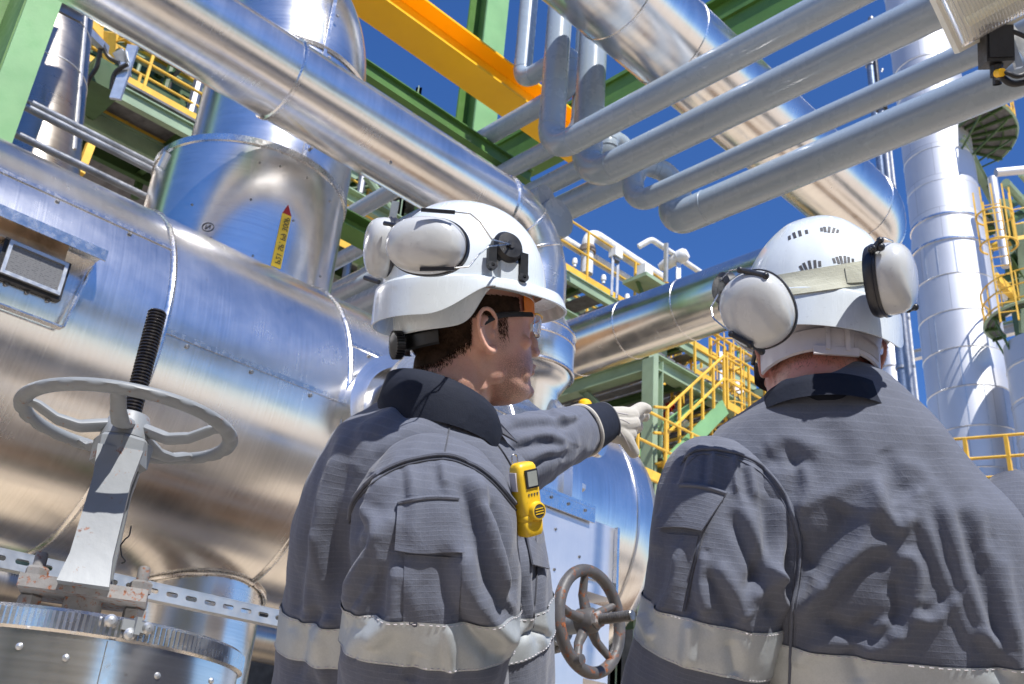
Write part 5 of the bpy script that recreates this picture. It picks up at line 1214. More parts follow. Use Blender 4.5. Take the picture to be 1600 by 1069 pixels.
p.inputs['Roughness'].default_value = .5; p.inputs['Metallic'].default_value = .25; nt.links.new(bump(nt, noise(nt, 22, 4, .6, ob).outputs[0], .0016), p.inputs['Normal']); M['tape'] = mt
def plastic(name, col, rough=.16, coat=.5, sss=0):
    mt, nt, p = newmat(name); ob = mapping(nt); n1 = noise(nt, 9, 6, .65, ob); n2 = noise(nt, 160, 3, .7, ob)
    sc_ = noise(nt, 1, 3, .6, mapping(nt, (90, 90, 6)))
    c = ramp(nt, n1.outputs[0], [(.3, tuple(q*.9 for q in col)+(1,)), (.62, tuple(col)+(1,))])
    c2 = mixc(nt, ramp(nt, n2.outputs[0], [(.62, 0), (.74, .4)]).outputs[0], c.outputs[0], tuple(q*.55 for q in col)+(1,)); nt.links.new(c2, p.inputs['Base Color'])
    nt.links.new(ramp(nt, sc_.outputs[0], [(.35, rough), (.75, rough*2.2)]).outputs[0], p.inputs['Roughness']); p.inputs['Coat Weight'].default_value = coat; p.inputs['Coat Roughness'].default_value = .08
    nt.links.new(bump(nt, n1.outputs[0], .0006), p.inputs['Normal']); return mt
M['helmet'] = plastic('white_helmet_shell', (.70, .76, .80)); M['muff'] = plastic('off_white_muff', (.56, .575, .58), .14)
M['bandbeige'] = fabric('beige_elastic', (.50, .50, .40), .5); M['nape'] = plastic('translucent_nape_band', (.62, .58, .60), .35, .1)
M['rubber'] = paint('dark_rubber', (.02, .022, .03), .35, .1, 20); M['wire'] = paint('bright_wire', (.55, .55, .56), .25, .05, 30, metal=1)
def skin(name, base, red, stub=None):
    mt, nt, p = newmat(name); ob = mapping(nt); n1 = noise(nt, 16, 5, .6, ob); n2 = noise(nt, 420, 3, .6, ob); n3 = noise(nt, 45, 4, .6, ob)
    c = ramp(nt, n1.outputs[0], [(.3, red+(1,)), (.68, base+(1,))]); o = mixc(nt, .35, c.outputs[0], ramp(nt, n2.outputs[0], [(.25, .75), (.6, 1)]).outputs[0], 'MULTIPLY')
    o = mixc(nt, ramp(nt, n3.outputs[0], [(.62, 0), (.75, .25)]).outputs[0], o, tuple(q*.55 for q in red)+(1,))
    if stub:   # stubble: attribute painted where the beard grows
        at_ = nt.nodes.new("ShaderNodeAttribute"); at_.attribute_name = 'beard'; n4 = noise(nt, 900, 2, .5, ob)
        m_ = nt.nodes.new("ShaderNodeMath"); m_.operation = 'MULTIPLY'; nt.links.new(at_.outputs['Fac'], m_.inputs[0]); nt.links.new(ramp(nt, n4.outputs[0], [(.42, 0), (.56, .85)]).outputs[0], m_.inputs[1])
        o = mixc(nt, m_.outputs[0], o, stub+(1,))
    nt.links.new(o, p.inputs['Base Color']); p.inputs['Roughness'].default_value = .46
    p.inputs['Subsurface Weight'].default_value = .22; p.inputs['Subsurface Radius'].default_value = (.012, .004, .002); p.inputs['Subsurface Scale'].default_value = .6
    nt.links.new(bump(nt, n2.outputs[0], .0005, .6, bump(nt, n3.outputs[0], .0012, .5)), p.inputs['Normal']); return mt
M['skin1'] = skin('skin_tanned', (.74, .45, .34), (.68, .35, .26), (.09, .05, .04)); M['skin2'] = skin('skin_ruddy', (.64, .35, .27), (.62, .22, .17), (.11, .08, .06))
M['hair'] = paint('brown_hair', (.040, .022, .013), .8, .3, 60, spec=.15); M['hairg'] = paint('grey_brown_hair', (.12, .085, .065), .6, .3, 60)
M['leather'] = fabric('white_leather_glove', (.55, .52, .46), 0); M['glass'] = newmat('clear_lens')[0]
p = M['glass'].node_tree.nodes['Principled BSDF']; p.inputs['Transmission Weight'].default_value = .95; p.inputs['Roughness'].default_value = .03; p.inputs['IOR'].default_value = 1.15; p.inputs['Base Color'].default_value = (.97, .95, .9, 1)
M['orangeband'] = paint('orange_brow_band', srgb(240, 130, 10), .5, .1, 10)
M['gas'] = plastic('yellow_detector_case', (.82, .52, .02), .3, .3); M['vent'] = paint('dark_vent_slot', (.05, .05, .055), .6, .1, 20)
# ------------------------------------------------------------------ frames
class Frame:
    def __init__(s, o, azd, pitch=0, roll=0):
        f = az(azd); r = np.cross(f, up)
        f2 = f*cos(pitch)+up*sin(pitch); u_ = np.cross(r, f2)
        r2_ = r*cos(roll)+u_*sin(roll); u2_ = np.cross(r2_, f2)
        s.o, s.x, s.y, s.z = o, r2_, f2, u2_
    def __call__(s, x, y, z): return s.o+s.x*x+s.y*y+s.z*z
    def arr(s, A): A = np.asarray(A); return s.o+A[..., 0:1]*s.x+A[..., 1:2]*s.y+A[..., 2:3]*s.z
# ------------------------------------------------------------------ head (z, front, back, half width, exponent)
HEADP = np.array([
 (.130, .010, -.015, .012, 2.0), (.126, .045, -.048, .040, 2.0), (.112, .070, -.075, .058, 2.0), (.090, .085, -.093, .070, 2.1), (.065, .092, -.101, .0765, 2.15), (.045, .0955, -.103, .0775, 2.2),
 (.032, .0975, -.102, .0770, 2.3), (.020, .0925, -.100, .0750, 2.35), (.005, .0930, -.096, .0725, 2.3), (-.012, .0950, -.088, .0705, 2.2), (-.028, .0960, -.076, .0685, 2.1), (-.040, .0985, -.062, .0655, 2.0),
 (-.052, .0965, -.045, .0620, 1.95), (-.064, .0930, -.030, .0580, 1.9), (-.078, .0950, -.012, .0520, 1.85), (-.090, .0900, .004, .0430, 1.85), (-.098, .0760, .020, .0300, 1.9), (-.101, .058, .035, .012, 2)])
def headmesh(F, neck_to, extra, voxel=.0024, chains=(), nr=.057):
    mb = MB(); nv, nu = 90, 96; Q = catmull(HEADP, np.linspace(0, len(HEADP)-1, nv)); vs = []
    for z, f, b, w_, n in Q:
        for k in range(nu):
            t = 2*pi*k/nu; cy = (f+b)/2; ay = (f-b)/2
            # widest point lies a little behind the middle
            x = w_*np.sign(cos(t))*abs(cos(t))**(2/n); y = np.sign(sin(t))*abs(sin(t))**(2/n)
            y = cy+ay*y; vs.append(F(x, y, z))
    fs = [(i*nu+k, i*nu+(k+1) % nu, (i+1)*nu+(k+1) % nu, (i+1)*nu+k) for i in range(nv-1) for k in range(nu)]
    fs.append(tuple(range(nu))[::-1]); fs.append(tuple((nv-1)*nu+k for k in range(nu))); mb.add(vs, [f[::-1] for f in fs])
    def ell(c, r, rx=0, rz=0):
        vs = []; s_, g = 20, 14
        for i in range(g+1):
            ph = pi*i/g
            for k in range(s_):
                th = 2*pi*k/s_; q = V(r[0]*sin(ph)*cos(th), r[1]*sin(ph)*sin(th), r[2]*cos(ph))
                q = V(q[0], q[1]*cos(rx)-q[2]*sin(rx), q[1]*sin(rx)+q[2]*cos(rx)); q = V(q[0]*cos(rz)-q[1]*sin(rz), q[0]*sin(rz)+q[1]*cos(rz), q[2]); vs.append(F(*(V(c)+q)))
        fs = [(i*s_+k, (i+1)*s_+k, (i+1)*s_+(k+1) % s_, i*s_+(k+1) % s_) for i in range(g) for k in range(s_)]; mb.add(vs, fs)
    # nose, brows, lips, chin, cheekbones, jaw angle
    ell((0, .098, .006), (.0085, .011, .022), -.35); ell((0, .104, -.008), (.0095, .012, .016), -.5); ell((0, .1095, -.018), (.0095, .0095, .0085)); 
    for s_ in (-1, 1):
        ell((s_*.0105, .101, -.021), (.0075, .010, .0068)); ell((s_*.028, .0885, .032), (.024, .010, .007), 0, -s_*.35); ell((s_*.047, .060, -.012), (.015, .020, .012), 0, -s_*.5)
        ell((s_*.031, .079, .016), (.0125, .0125, .0115)); ell((s_*.031, .083, .024), (.016, .010, .0045), 0, -s_*.3); ell((s_*.052, .012, -.052), (.013, .028, .024), .5); ell((s_*.036, .060, -.055), (.018, .022, .022))
    ell((0, .0975, -.0425), (.022, .0085, .0052)); ell((0, .0960, -.0520), (.019, .0085, .0058)); ell((0, .0880, -.0810), (.018, .014, .0125))
    # ears: rim loop, lobe, tragus, filled concha
    for s_ in (-1, 1):
        cx = s_*.077
        def E(y, z, out): return F(s_*(.072+out), y, z)
        rim = [E(.009, .006, .002), E(.008, .018, .008), E(-.002, .029, .014), E(-.014, .030, .018), E(-.0235, .021, .021), E(-.0255, .006, .020), E(-.022, -.009, .016), E(-.014, -.022, .011), E(-.005, -.030, .007), E(.003, -.030, .003), E(.006, -.022, .001)]
        q = catmull(np.array(rim), np.linspace(0, len(rim)-1, 34)); mb.sweep(q, [.0036+.0022*max(0, (i-20)/14) for i in range(34)], 10)
        anti = [E(-.004, .018, .006), E(-.013, .014, .012), E(-.0165, .003, .013), E(-.013, -.010, .009), E(-.005, -.018, .005)]
        q = catmull(np.array(anti), np.linspace(0, 4, 20)); mb.sweep(q, .0036, 10)
        vs = [E(y, z, o-.0025) for y, z, o in ((.006, .006, .0), (.004, .020, .005), (-.006, .026, .009), (-.018, .022, .014), (-.0225, .006, .0145), (-.019, -.010, .011), (-.010, -.022, .007), (.002, -.028, .002), (-.008, .0, .004))]
        vb = [v-F.x*s_*.006 for v in vs]; mb.add(vs+vb, [(8, i, (i+1) % 8) for i in range(8)]+[(17, 9+(i+1) % 8, 9+i) for i in range(8)]+[(i, 9+i, 9+(i+1) % 8, (i+1) % 8) for i in range(8)])
        ell((s_*.0745, .0045, -.004), (.004, .004, .006)); ell((s_*.076, -.003, -.029), (.005, .008, .007)); ell((s_*.070, -.010, -.002), (.006, .014, .026))
    # neck
    q = [F(0, -.022, .02), F(0, -.026, -.03), F(0, -.036, -.075)]+list(neck_to); q = catmull(np.array([V(p) for p in q]), np.linspace(0, len(q)-1, 26))
    mb.sweep(q, [nr*(1.0 if i > 6 else .92) for i in range(26)], 40)
    for s_ in (-1, 1): mb.sweep([F(s_*.055, -.018, -.02), F(s_*.045, -.01, -.075), V(neck_to[0])+F.x*s_*.022+F.y*.035], .016, 14)
    for pts, rr in chains: mb.sweep(catmull(np.array([V(p) for p in pts]), np.linspace(0, len(pts)-1, 6*len(pts))), np.interp(np.linspace(0, 1, 6*len(pts)), np.linspace(0, 1, len(rr)), rr), 20)
    return remesh(mb, voxel, 5, .5)
def fuzz(F, tree, test, n, length, wdt, down, seed=1, lay=.35):
    """short hairs standing on a surface: test(local point) -> probability"""
    rn = random.Random(seed); m_ = MB(); vs = []; fs = []
    k = 0; tries = 0
    while k < n and tries < n*8:
        tries += 1
        th = rn.uniform(0, 2*pi); z = rn.uniform(-.11, .10); d = V(cos(th), sin(th), 0); o = F(d[0]*.3, d[1]*.3-.01, z)
        h = tree.ray_cast(Vector(o), Vector(unit(F(0, -.01, z)-o)))
        if h[0] is None: continue
        p_ = V(h[0]); l_ = V((p_-F.o)@F.x, (p_-F.o)@F.y, (p_-F.o)@F.z)
        if rn.random() > test(l_): continue
        nrm = V(h[1]); nrm = nrm if nrm@(p_-F.o) > 0 else -nrm
        dr = unit(nrm*lay+down+V(rn.gauss(0, .22), rn.gauss(0, .22), rn.gauss(0, .22))); s_ = unit(np.cross(dr, nrm))*wdt; L_ = length*rn.uniform(.6, 1.15)
        i0 = len(vs); vs += [p_-s_, p_+s_, p_+dr*L_*.55+nrm*.0006+s_*.7, p_+dr*L_*.55+nrm*.0006-s_*.7, p_+dr*L_+nrm*-.0002]
        fs += [(i0, i0+1, i0+2, i0+3), (i0+3, i0+2, i0+4)]; k += 1
    m_.add(vs, fs, None, True); return m_
# ------------------------------------------------------------------ helmet
def helmet(F, name, label, cat, vents=False, HH=.142):
    """F: frame at the ledge centre"""
    t_ = thing(name, label, cat, F.o)
    nu = 200
    def rimz(t):   # t: 0 = front, pi = back
        c = cos(t); s_ = abs(sin(t))
        back = -.057; side = -.010; front = -.016
        if c < 0: k = min(1, -c*1.35); k = k*k*(3-2*k); return side*(1-k)+back*k
        return side*(1-c)+front*c
    def ext(t):
        c = cos(t); return .010+ (.027*max(0, c)**2.2) + (.004 if c < 0 else 0)
    rows = []; T = np.linspace(0, 2*pi, nu, endpoint=False)
    def base(t, k=1.0):
        c, s_ = cos(t), sin(t); n = 2.15; rr = ((abs(c)/(.128 if c > 0 else .126))**n+(abs(s_)/.108)**n)**(-1/n); return rr*s_*k, rr*c*k
    H = HH
    for i in range(44):
        ph = (i/43)*pi/2; k = sin(ph)**.92 if ph > 0 else 0; z = H*cos(ph)**.95 if i < 43 else 0
        row = []
        for t in T:
            x, y = base(t, k); zz = z
            # raised crest and brow bulge
            cr = math.exp(-(x/.030)**2)*.0045*(sin(ph)**.5)*(1 if y > -.09 else .2); e2 = math.exp(-((abs(x)-.055)/.012)**2)*.0022*sin(ph)
            row.append((x*(1+e2/.1), y, zz+cr+e2))
        rows.append(row)
    nd = len(rows)
    # ledge, skirt / brim
    for j, (fr, dz) in enumerate(((.25, .0015), (.7, .0012), (.95, -.0005))):
        rows.append([(base(t)[0]+sin(t)*ext(t)*fr*.75*(1 if cos(t) > .2 else 1), base(t)[1]+cos(t)*ext(t)*fr*.75, dz+rimz(t)*.10*fr) for t in T])
    for f_ in np.linspace(.0, 1, 14):
        rows.append([(base(t)[0]+sin(t)*ext(t)*(.75+.25*f_**.7), base(t)[1]+cos(t)*ext(t)*(.75+.25*f_**.7), -.003+rimz(t)*(.10+.90*f_)-(.004*max(0, cos(t))**2)*f_) for t in T])
    # rolled lip then inside
    for k_, dz in ((1.0, -.0015), (-.0028, -.0012), (-.0032, .001)):
        rows.append([(base(t)[0]+sin(t)*(ext(t)+(k_ if k_ < 0 else 0)), base(t)[1]+cos(t)*(ext(t)+(k_ if k_ < 0 else 0)), -.003+rimz(t)+dz-(.004*max(0, cos(t))**2)) for t in T])
    for f_ in np.linspace(.9, 0, 8):
        rows.append([(base(t)[0]+sin(t)*(ext(t)*(.72+.25*f_)-.003), base(t)[1]+cos(t)*(ext(t)*(.72+.25*f_)-.003), -.006+rimz(t)*(.1+.9*f_)-(.004*max(0, cos(t))**2)*f_) for t in T])
    for k_, z in ((.97, .0), (.955, .03), (.80, .075), (.5, .105), (.02, .12)):
        rows.append([(base(t)[0]*k_, base(t)[1]*k_, z-.001) for t in T])
    P = F.arr(np.array(rows)); n_ = len(rows)
    fs = [(i*nu+k, (i+1)*nu+k, (i+1)*nu+(k+1) % nu, i*nu+(k+1) % nu) for i in range(n_-1) for k in range(nu)]
    mb = MB(); mb.add(P.reshape(-1, 3), fs, None, True); shell = mb
    part('shell', mb, M['helmet'], t_, sharp=28)
    # inner headband with suspension
    rows = []
    for z, k_ in ((-.012, .88), (-.064, .85), (-.066, .835), (-.012, .86)):
        rows.append([(base(t)[0]*k_, base(t)[1]*k_*.98, z-.014*max(0, -cos(t)) if z > -.03 else z-.014*max(0, -cos(t))+.062*(.5+.5*math.tanh((cos(t)+.12)*5))) for t in T])
    P = F.arr(np.array(rows)); fs = [(i*nu+k, (i+1) % 4*nu+k, (i+1) % 4*nu+(k+1) % nu, i*nu+(k+1) % nu) for i in range(4) for k in range(nu)]
    mb = MB(); mb.add(P.reshape(-1, 3), fs, None, True); part('headband', mb, M['nape'] if vents else M['helmet'], t_)
    return t_, base, ext, rimz, shell
def muff(par, c, out, long_, a, b, h, flip=1):
    """ear cup: centre on its seat, outward direction, long axis; a,b half axes"""
    out = unit(out); lx = unit(long_-out*(long_@out)); ly = np.cross(out, lx); mb = MB(); seg = 64; vs = []
    prof = [(0, 1.0), (.30, .985), (.55, .93), (.75, .83), (.88, .70), (.96, .50), (1.0, .22), (1.0, .02), (.985, -.02)]
    for r_, z_ in prof:
        for k in range(seg):
            t = 2*pi*k/seg; n = 2.25; rr = ((abs(cos(t))/a)**n+(abs(sin(t))/b)**n)**(-1/n); vs.append(c+(lx*cos(t)+ly*sin(t))*rr*r_+out*z_*h)
    fs = [(i*seg+k, i*seg+(k+1) % seg, (i+1)*seg+(k+1) % seg, (i+1)*seg+k) for i in range(len(prof)-1) for k in range(seg)]
    if np.cross(lx, ly)@out < 0: fs = [f[::-1] for f in fs]
    mb.add(vs, [f[::-1] for f in fs], None, True); cup = part('ear_cup', mb, M['muff'], par, sharp=60)
    mb = MB(); pl = []
    for (r_, z_) in ((.93, -.01), (1.035, -.01), (1.045, -.10), (1.0, -.14), (1.03, -.30), (.98, -.46), (.85, -.50), (.6, -.48)):
        pl.append((r_, z_))
    vs = []
    for r_, z_ in pl:
        for k in range(seg):
            t = 2*pi*k/seg; n = 2.25; rr = ((abs(cos(t))/a)**n+(abs(sin(t))/b)**n)**(-1/n); vs.append(c+(lx*cos(t)+ly*sin(t))*rr*r_+out*z_*h)
    fs = [(i*seg+k, i*seg+(k+1) % seg, (i+1)*seg+(k+1) % seg, (i+1)*seg+k) for i in range(len(pl)-1) for k in range(seg)]
    mb.add(vs, [f[::-1] for f in fs], None, True); part('ear_cushion', mb, M['rubber'], par, sharp=40)
    return lx, ly
# ================================================================== LEFT WORKER (pointing)
F1z = az(68); r1v = np.cross(F1z, up)
earp = at(769, 516, 1.50); F1 = Frame(V(0, 0, 0), 68, radians(14), radians(-12)); O1 = earp - F1.x*.082; F1.o = O1
W1 = thing('person', 'left man in grey coverall and white helmet, pointing right with a gloved hand', 'person', V(O1[0], O1[1], 0))
# torso rings -----------------------------------------------------------
T1 = [((655, 612), (738, 640), 1.60, 1.56, .060, 2.0), ((628, 625), (752, 655), 1.60, 1.54, .085, 2.1), ((590, 648), (778, 682), 1.60, 1.53, .135, 2.2), ((550, 684), (806, 722), 1.60, 1.52, .180, 2.4), ((515, 734), (818, 770), 1.60, 1.52, .195, 2.5),
      ((487, 800), (838, 832), 1.60, 1.52, .195, 2.5), ((470, 880), (852, 900), 1.60, 1.52, .190, 2.4), ((461, 950), (860, 965), 1.60, 1.52, .185, 2.4), ((452, 1010), (860, 1030), 1.60, 1.52, .180, 2.4), ((440, 1090), (862, 1110), 1.59, 1.52, .180, 2.4), ((445, 1200), (850, 1220), 1.58, 1.52, .175, 2.4)]
tor1 = Loft(T1, 260, 250)
st = [ # (pixels), width px, amplitude m, kind
 ([(540, 640), (525, 720), (505, 800), (495, 900)], 16, .006, 'f'), ([(560, 690), (530, 760), (520, 850), (525, 950)], 14, -.008, 'f'), ([(500, 820), (485, 900), (480, 960)], 12, .007, 'f'),
 ([(625, 640), (580, 680), (545, 740)], 22, .006, 'f'), ([(690, 650), (640, 670), (590, 715)], 16, .005, 'f'), ([(700, 625), (760, 700), (800, 770)], 10, .006, 's'),
 ([(545, 800), (535, 860), (545, 940)], 12, -.010), ([(520, 960), (500, 1000), (510, 1069)], 14, .008, 'f'), ([(470, 960), (490, 1000), (480, 1069)], 12, .006, 'f'),
 ([(835, 830), (820, 900), (830, 980)], 9, .008, 'f'), ([(850, 860), (845, 930), (850, 1010)], 8, .006, 'f'), ([(815, 790), (808, 860), (812, 960)], 9, -.009, 'r'), ([(860, 1000), (835, 985), (812, 1000)], 6, -.007, 'r')]
tor1.folds(st, .0045, 17, 3)
# near (right) sleeve ------------------------------------------------------
S1 = [((628, 716), (742, 726), 1.44, 1.44, .030, 2.0), ((594, 730), (772, 742), 1.42, 1.42, .072, 2.2), ((566, 768), (800, 782), 1.40, 1.40, .100, 2.3), ((551, 830), (812, 845), 1.385, 1.385, .116, 2.4), ((545, 900), (812, 915), 1.38, 1.38, .120, 2.4), ((538, 960), (803, 985), 1.38, 1.38, .118, 2.4),
      ((534, 1010), (792, 1035), 1.38, 1.38, .114, 2.4), ((534, 1090), (784, 1120), 1.39, 1.38, .105, 2.3), ((560, 1200), (760, 1220), 1.42, 1.40, .085, 2.2), ((600, 1300), (745, 1310), 1.48, 1.46, .062, 2.1), ((640, 1390), (740, 1395), 1.56, 1.54, .045, 2.0)]
slv1 = Loft(S1, 220, 230)
st = [([(640, 722), (645, 790), (640, 860)], 10, .004, 'f'), ([(690, 722), (695, 760)], 8, .005, 'f'), ([(740, 742), (755, 800), (770, 860), (790, 930)], 15, .012, 'f'), ([(600, 745), (575, 800), (560, 850)], 14, .011, 'f'), ([(570, 790), (590, 840), (560, 900), (545, 960)], 16, .012, 'f'),
      ([(620, 800), (585, 860), (555, 930)], 22, .010, 'f'), ([(620, 880), (612, 960), (575, 1010)], 18, .010, 'f'), ([(720, 850), (730, 920), (770, 980), (800, 1010)], 20, .014, 'f'), ([(700, 975), (705, 1060)], 8, .006, 'r'), ([(640, 900), (650, 960)], 12, .004, 'f'),
      ([(600, 860), (585, 910), (560, 960)], 7, .005, 'f'), ([(760, 780), (785, 850), (800, 930)], 11, -.010, 'f'), ([(655, 1020), (640, 1069)], 12, -.006, 'r'), ([(575, 960), (540, 1040)], 14, .006, 'f')]
slv1.folds(st, .0055, 16, 9)
# far (left) pointing sleeve --------------------------------------------------
def rr3(c, a, w_): return None
shL = at(745, 735, 1.80); elb = at(838, 700, 1.90); wri = at(915, 671, 2.04)
def ring3(c, half, tb, ax_, ex=2.1):
    v = unit(np.cross(unit(ax_), ray(850, 680))); v = v if v@UP_ > 0 else -v; return (c+v*half, c-v*half, None, None, tb, ex)
A1_ = unit(elb-shL); A2_ = unit(wri-elb)
P1_ = [ring3(shL-A1_*.06, .075, .07, A1_), ring3(shL, .084, .08, A1_), ring3(shL*.5+elb*.5, .078, .075, A1_), ring3(elb, .068, .066, A1_*.5+A2_*.5), ring3(elb*.55+wri*.45, .058, .056, A2_), ring3(elb*.2+wri*.8, .052, .05, A2_), ring3(wri-A2_*.012, .046, .045, A2_), ring3(wri-A2_*.002, .042, .041, A2_)]
slv2 = Loft(P1_, 150, 160)
slv2.folds([([(795, 660), (840, 655), (890, 655)], 7, .006, 'f'), ([(800, 690), (850, 680), (885, 690)], 9, .008, 'f'), ([(820, 720), (855, 705), (890, 700)], 8, .006, 'f'), ([(860, 640), (880, 655), (900, 652)], 5, .006, 'f'), ([(790, 665), (800, 700), (790, 740)], 10, -.008, 'r'), ([(870, 670), (895, 665)], 5, -.004, 'r')], .005, 20, 5)
jk = MB(); [None for _ in ()]
mt1, ms1, mp1 = tor1.mb(), slv1.mb(), slv2.mb(cap1=True)
J = MB()
for m_ in (mt1, ms1, mp1): J.add(m_.v, m_.f, m_.uv, True)
# trousers and boots below the frame
gz = 1.0
hipc = tor1.c[-1]; dz0 = hipc[2]
def world_loft(rows, nu=60, nv=60):
    """rows (centre, half a, half b, dir a)"""
    K = np.array([list(c)+[ha, hb] for c, ha, hb in rows]); Q = catmull(K, np.linspace(0, len(K)-1, nv)); th = np.linspace(0, 2*pi, nu, endpoint=False)
    P = Q[:, None, :3]+np.cos(th)[None, :, None]*Q[:, 3][:, None, None]*rowa+np.sin(th)[None, :, None]*Q[:, 4][:, None, None]*rowb
    mb = MB(); fs = [(i*nu+k, i*nu+(k+1) % nu, (i+1)*nu+(k+1) % nu, (i+1)*nu+k) for i in range(nv-1) for k in range(nu)]; mb.add(P.reshape(-1, 3), fs, [[(0, 0)]*4]*len(fs), True)
    mb.add(P[0], [tuple(range(nu))[::-1]], None, False); mb.add(P[-1], [tuple(range(nu))], None, False); return mb
def legs(par, hc, fdir, rdir, mat_='cloth'):
    global rowa, rowb
    rowa, rowb = rdir, fdir; hz_ = hc[2]
    hc = V(hc[0], hc[1], 0)
    mb = world_loft([(hc+up*(hz_+.02), .17, .13), (hc+up*(hz_-.1), .17, .13), (hc+up*.92, .175, .135), (hc+up*.84, .17, .13)], 80, 30)
    for s_ in (-1, 1):
        q = hc+rdir*s_*.09; m_ = world_loft([(q+up*.90, .085, .11), (q+up*.7, .088, .10), (q+up*.5+rdir*s_*.01, .075, .085), (q+up*.25+rdir*s_*.015, .068, .078), (q+up*.09+rdir*s_*.015, .066, .076)], 60, 40); mb.add(m_.v, m_.f, m_.uv, True)
    part('trousers', mb, M[mat_], par)
    for s_ in (-1, 1):
        q = hc+rdir*s_*.105; m_ = MB(); sw_ = [(q-fdir*.07+up*.09, .045), (q-fdir*.05+up*.055, .052), (q+fdir*.03+up*.052, .050), (q+fdir*.12+up*.042, .042), (q+fdir*.17+up*.036, .033), (q+fdir*.19+up*.032, .02)]
        m_.sweep([p for p, _ in sw_], [r_ for _, r_ in sw_], 20); m_.sweep([q+up*.20, q+up*.05], .052, 20); m_.box(q+fdir*.05+up*.008, fdir, rdir, up, .145, .048, .008); part('boot', m_, M['black'], par)
legs(W1, hipc, F1z, r1v)
jack1 = part('jacket', J, M['cloth'], W1, sharp=0)
tr1 = bvh(mt1, ms1, mp1)
# body: head, neck, thin inner trunk and arms to the gloves -------------------
nb1 = at(690, 668, 1.575)
ch = [([nb1+up*.03, V(*(tor1.c[120])), V(*(tor1.c[-1]))-up*.05], [.06, .085, .085]), ([nb1-up*.03, shL, elb, wri, wri+A2_*.05], [.05, .045, .038, .028, .025]), ([nb1-up*.03, slv1.c[60], slv1.c[150], slv1.c[-1]], [.05, .045, .035, .026]),
      ([V(*(tor1.c[-1])), V(hipc[0], hipc[1], .5)+r1v*.1, V(hipc[0], hipc[1], .1)+r1v*.1], [.07, .05, .035]), ([V(*(tor1.c[-1])), V(hipc[0], hipc[1], .5)-r1v*.1, V(hipc[0], hipc[1], .1)-r1v*.1], [.07, .05, .035])]
body1 = headmesh(F1, [nb1+up*.02, nb1-up*.06], None, .0024, ch, .060)
ob = part('body', body1, M['skin1'], W1, sharp=0)
def beard(ob, F, body, hi=1.0):
    L = np.array(body.v)-F.o; x, y, z = L@F.x, L@F.y, L@F.z
    jaw = np.clip((y-.005)/.03, 0, 1)*np.clip((-.022-z-.25*(np.clip(.09-y, 0, .1)-.03))/.018, 0, 1)*np.clip((z+.125)/.03, 0, 1)
    burn = np.exp(-((y-.022)/.012)**2)*np.exp(-((z-.0)/.03)**2)*.8
    a = ob.data.attributes.new('beard', 'FLOAT', 'POINT'); v_ = np.clip(jaw*.75+burn, 0, 1)*hi
    a.data.foreach_set('value', v_.astype(np.float32))
beard(ob, F1, body1)
bt = bvh(body1)
def t1(l):
    x, y, z = l
    if z > .055 or abs(x) > .0785: return 0
    line = .022-.35*(z+.0)   # hair front limit moves back toward the nape
    if y > -.028 and abs(x) > .0:   # beside/behind the ear
        return 1 if (z > .022+.3*max(0, y-.02) and y < .054) else (.55*min(1, max(0, (z+.016)/.03)) if abs(y-.023+.15*z) < .008+.12*max(0, z) else 0)
    lim = -.046+ .7*max(0, y+.075)
    return 1 if z > lim else max(0, 1-(lim-z)/.012)*.6
hair = fuzz(F1, bt, t1, 24000, .0065, .00034, -F1.z*1.0+F1.y*.1, 5, .45); part('hair', hair, M['hair'], W1, kind='stuff')
# scalp cap under the strands
mb = MB(); L = np.array(body1.v)-F1.o; lx_, ly_, lz_ = L@F1.x, L@F1.y, L@F1.z
okv = np.array([t1((a, b, c)) > .99 for a, b, c in zip(lx_, ly_, lz_)]) & (np.abs(lx_) < .0805) & (lz_ > -.08)
cen = np.array(body1.v); nrm = L-(np.outer(lz_, F1.z)); nrm /= np.linalg.norm(nrm, axis=1)[:, None]+1e-9
vv = cen+nrm*.0022; idx = {}; vs = []; fs = []
for f in body1.f:
    if all(okv[k] for k in f):
        g = []
        for k in f:
            if k not in idx: idx[k] = len(vs); vs.append(vv[k])
            g.append(idx[k])
        fs.append(g)
mb.add(vs, fs, None, True); part('scalp_hair', mb, M['hair'], W1, sharp=0)
# eyes ---------------------------------------------------------------------
mt, nt, p = newmat('eyeball'); p.inputs['Base Color'].default_value = (.7, .66, .62, 1); p.inputs['Roughness'].default_value = .15; M['eye'] = mt
for s_ in (-1, 1):
    mb = MB(); mb.sphere(F1(s_*.031, .0815, .0175), .0118, 20, 14); part('eye', mb, M['eye'], W1)
    mb = MB(); mb.sphere(F1(s_*.0305, .0890, .0175), .0052, 12, 8); part('iris', mb, M['hair'], W1)
    mb = MB(); mb.sweep([F1(s_*.014, .099, .031), F1(s_*.030, .098, .036), F1(s_*.047, .085, .032)], [.0022, .003, .0012], 8); part('eyebrow', mb, M['hair'], W1)
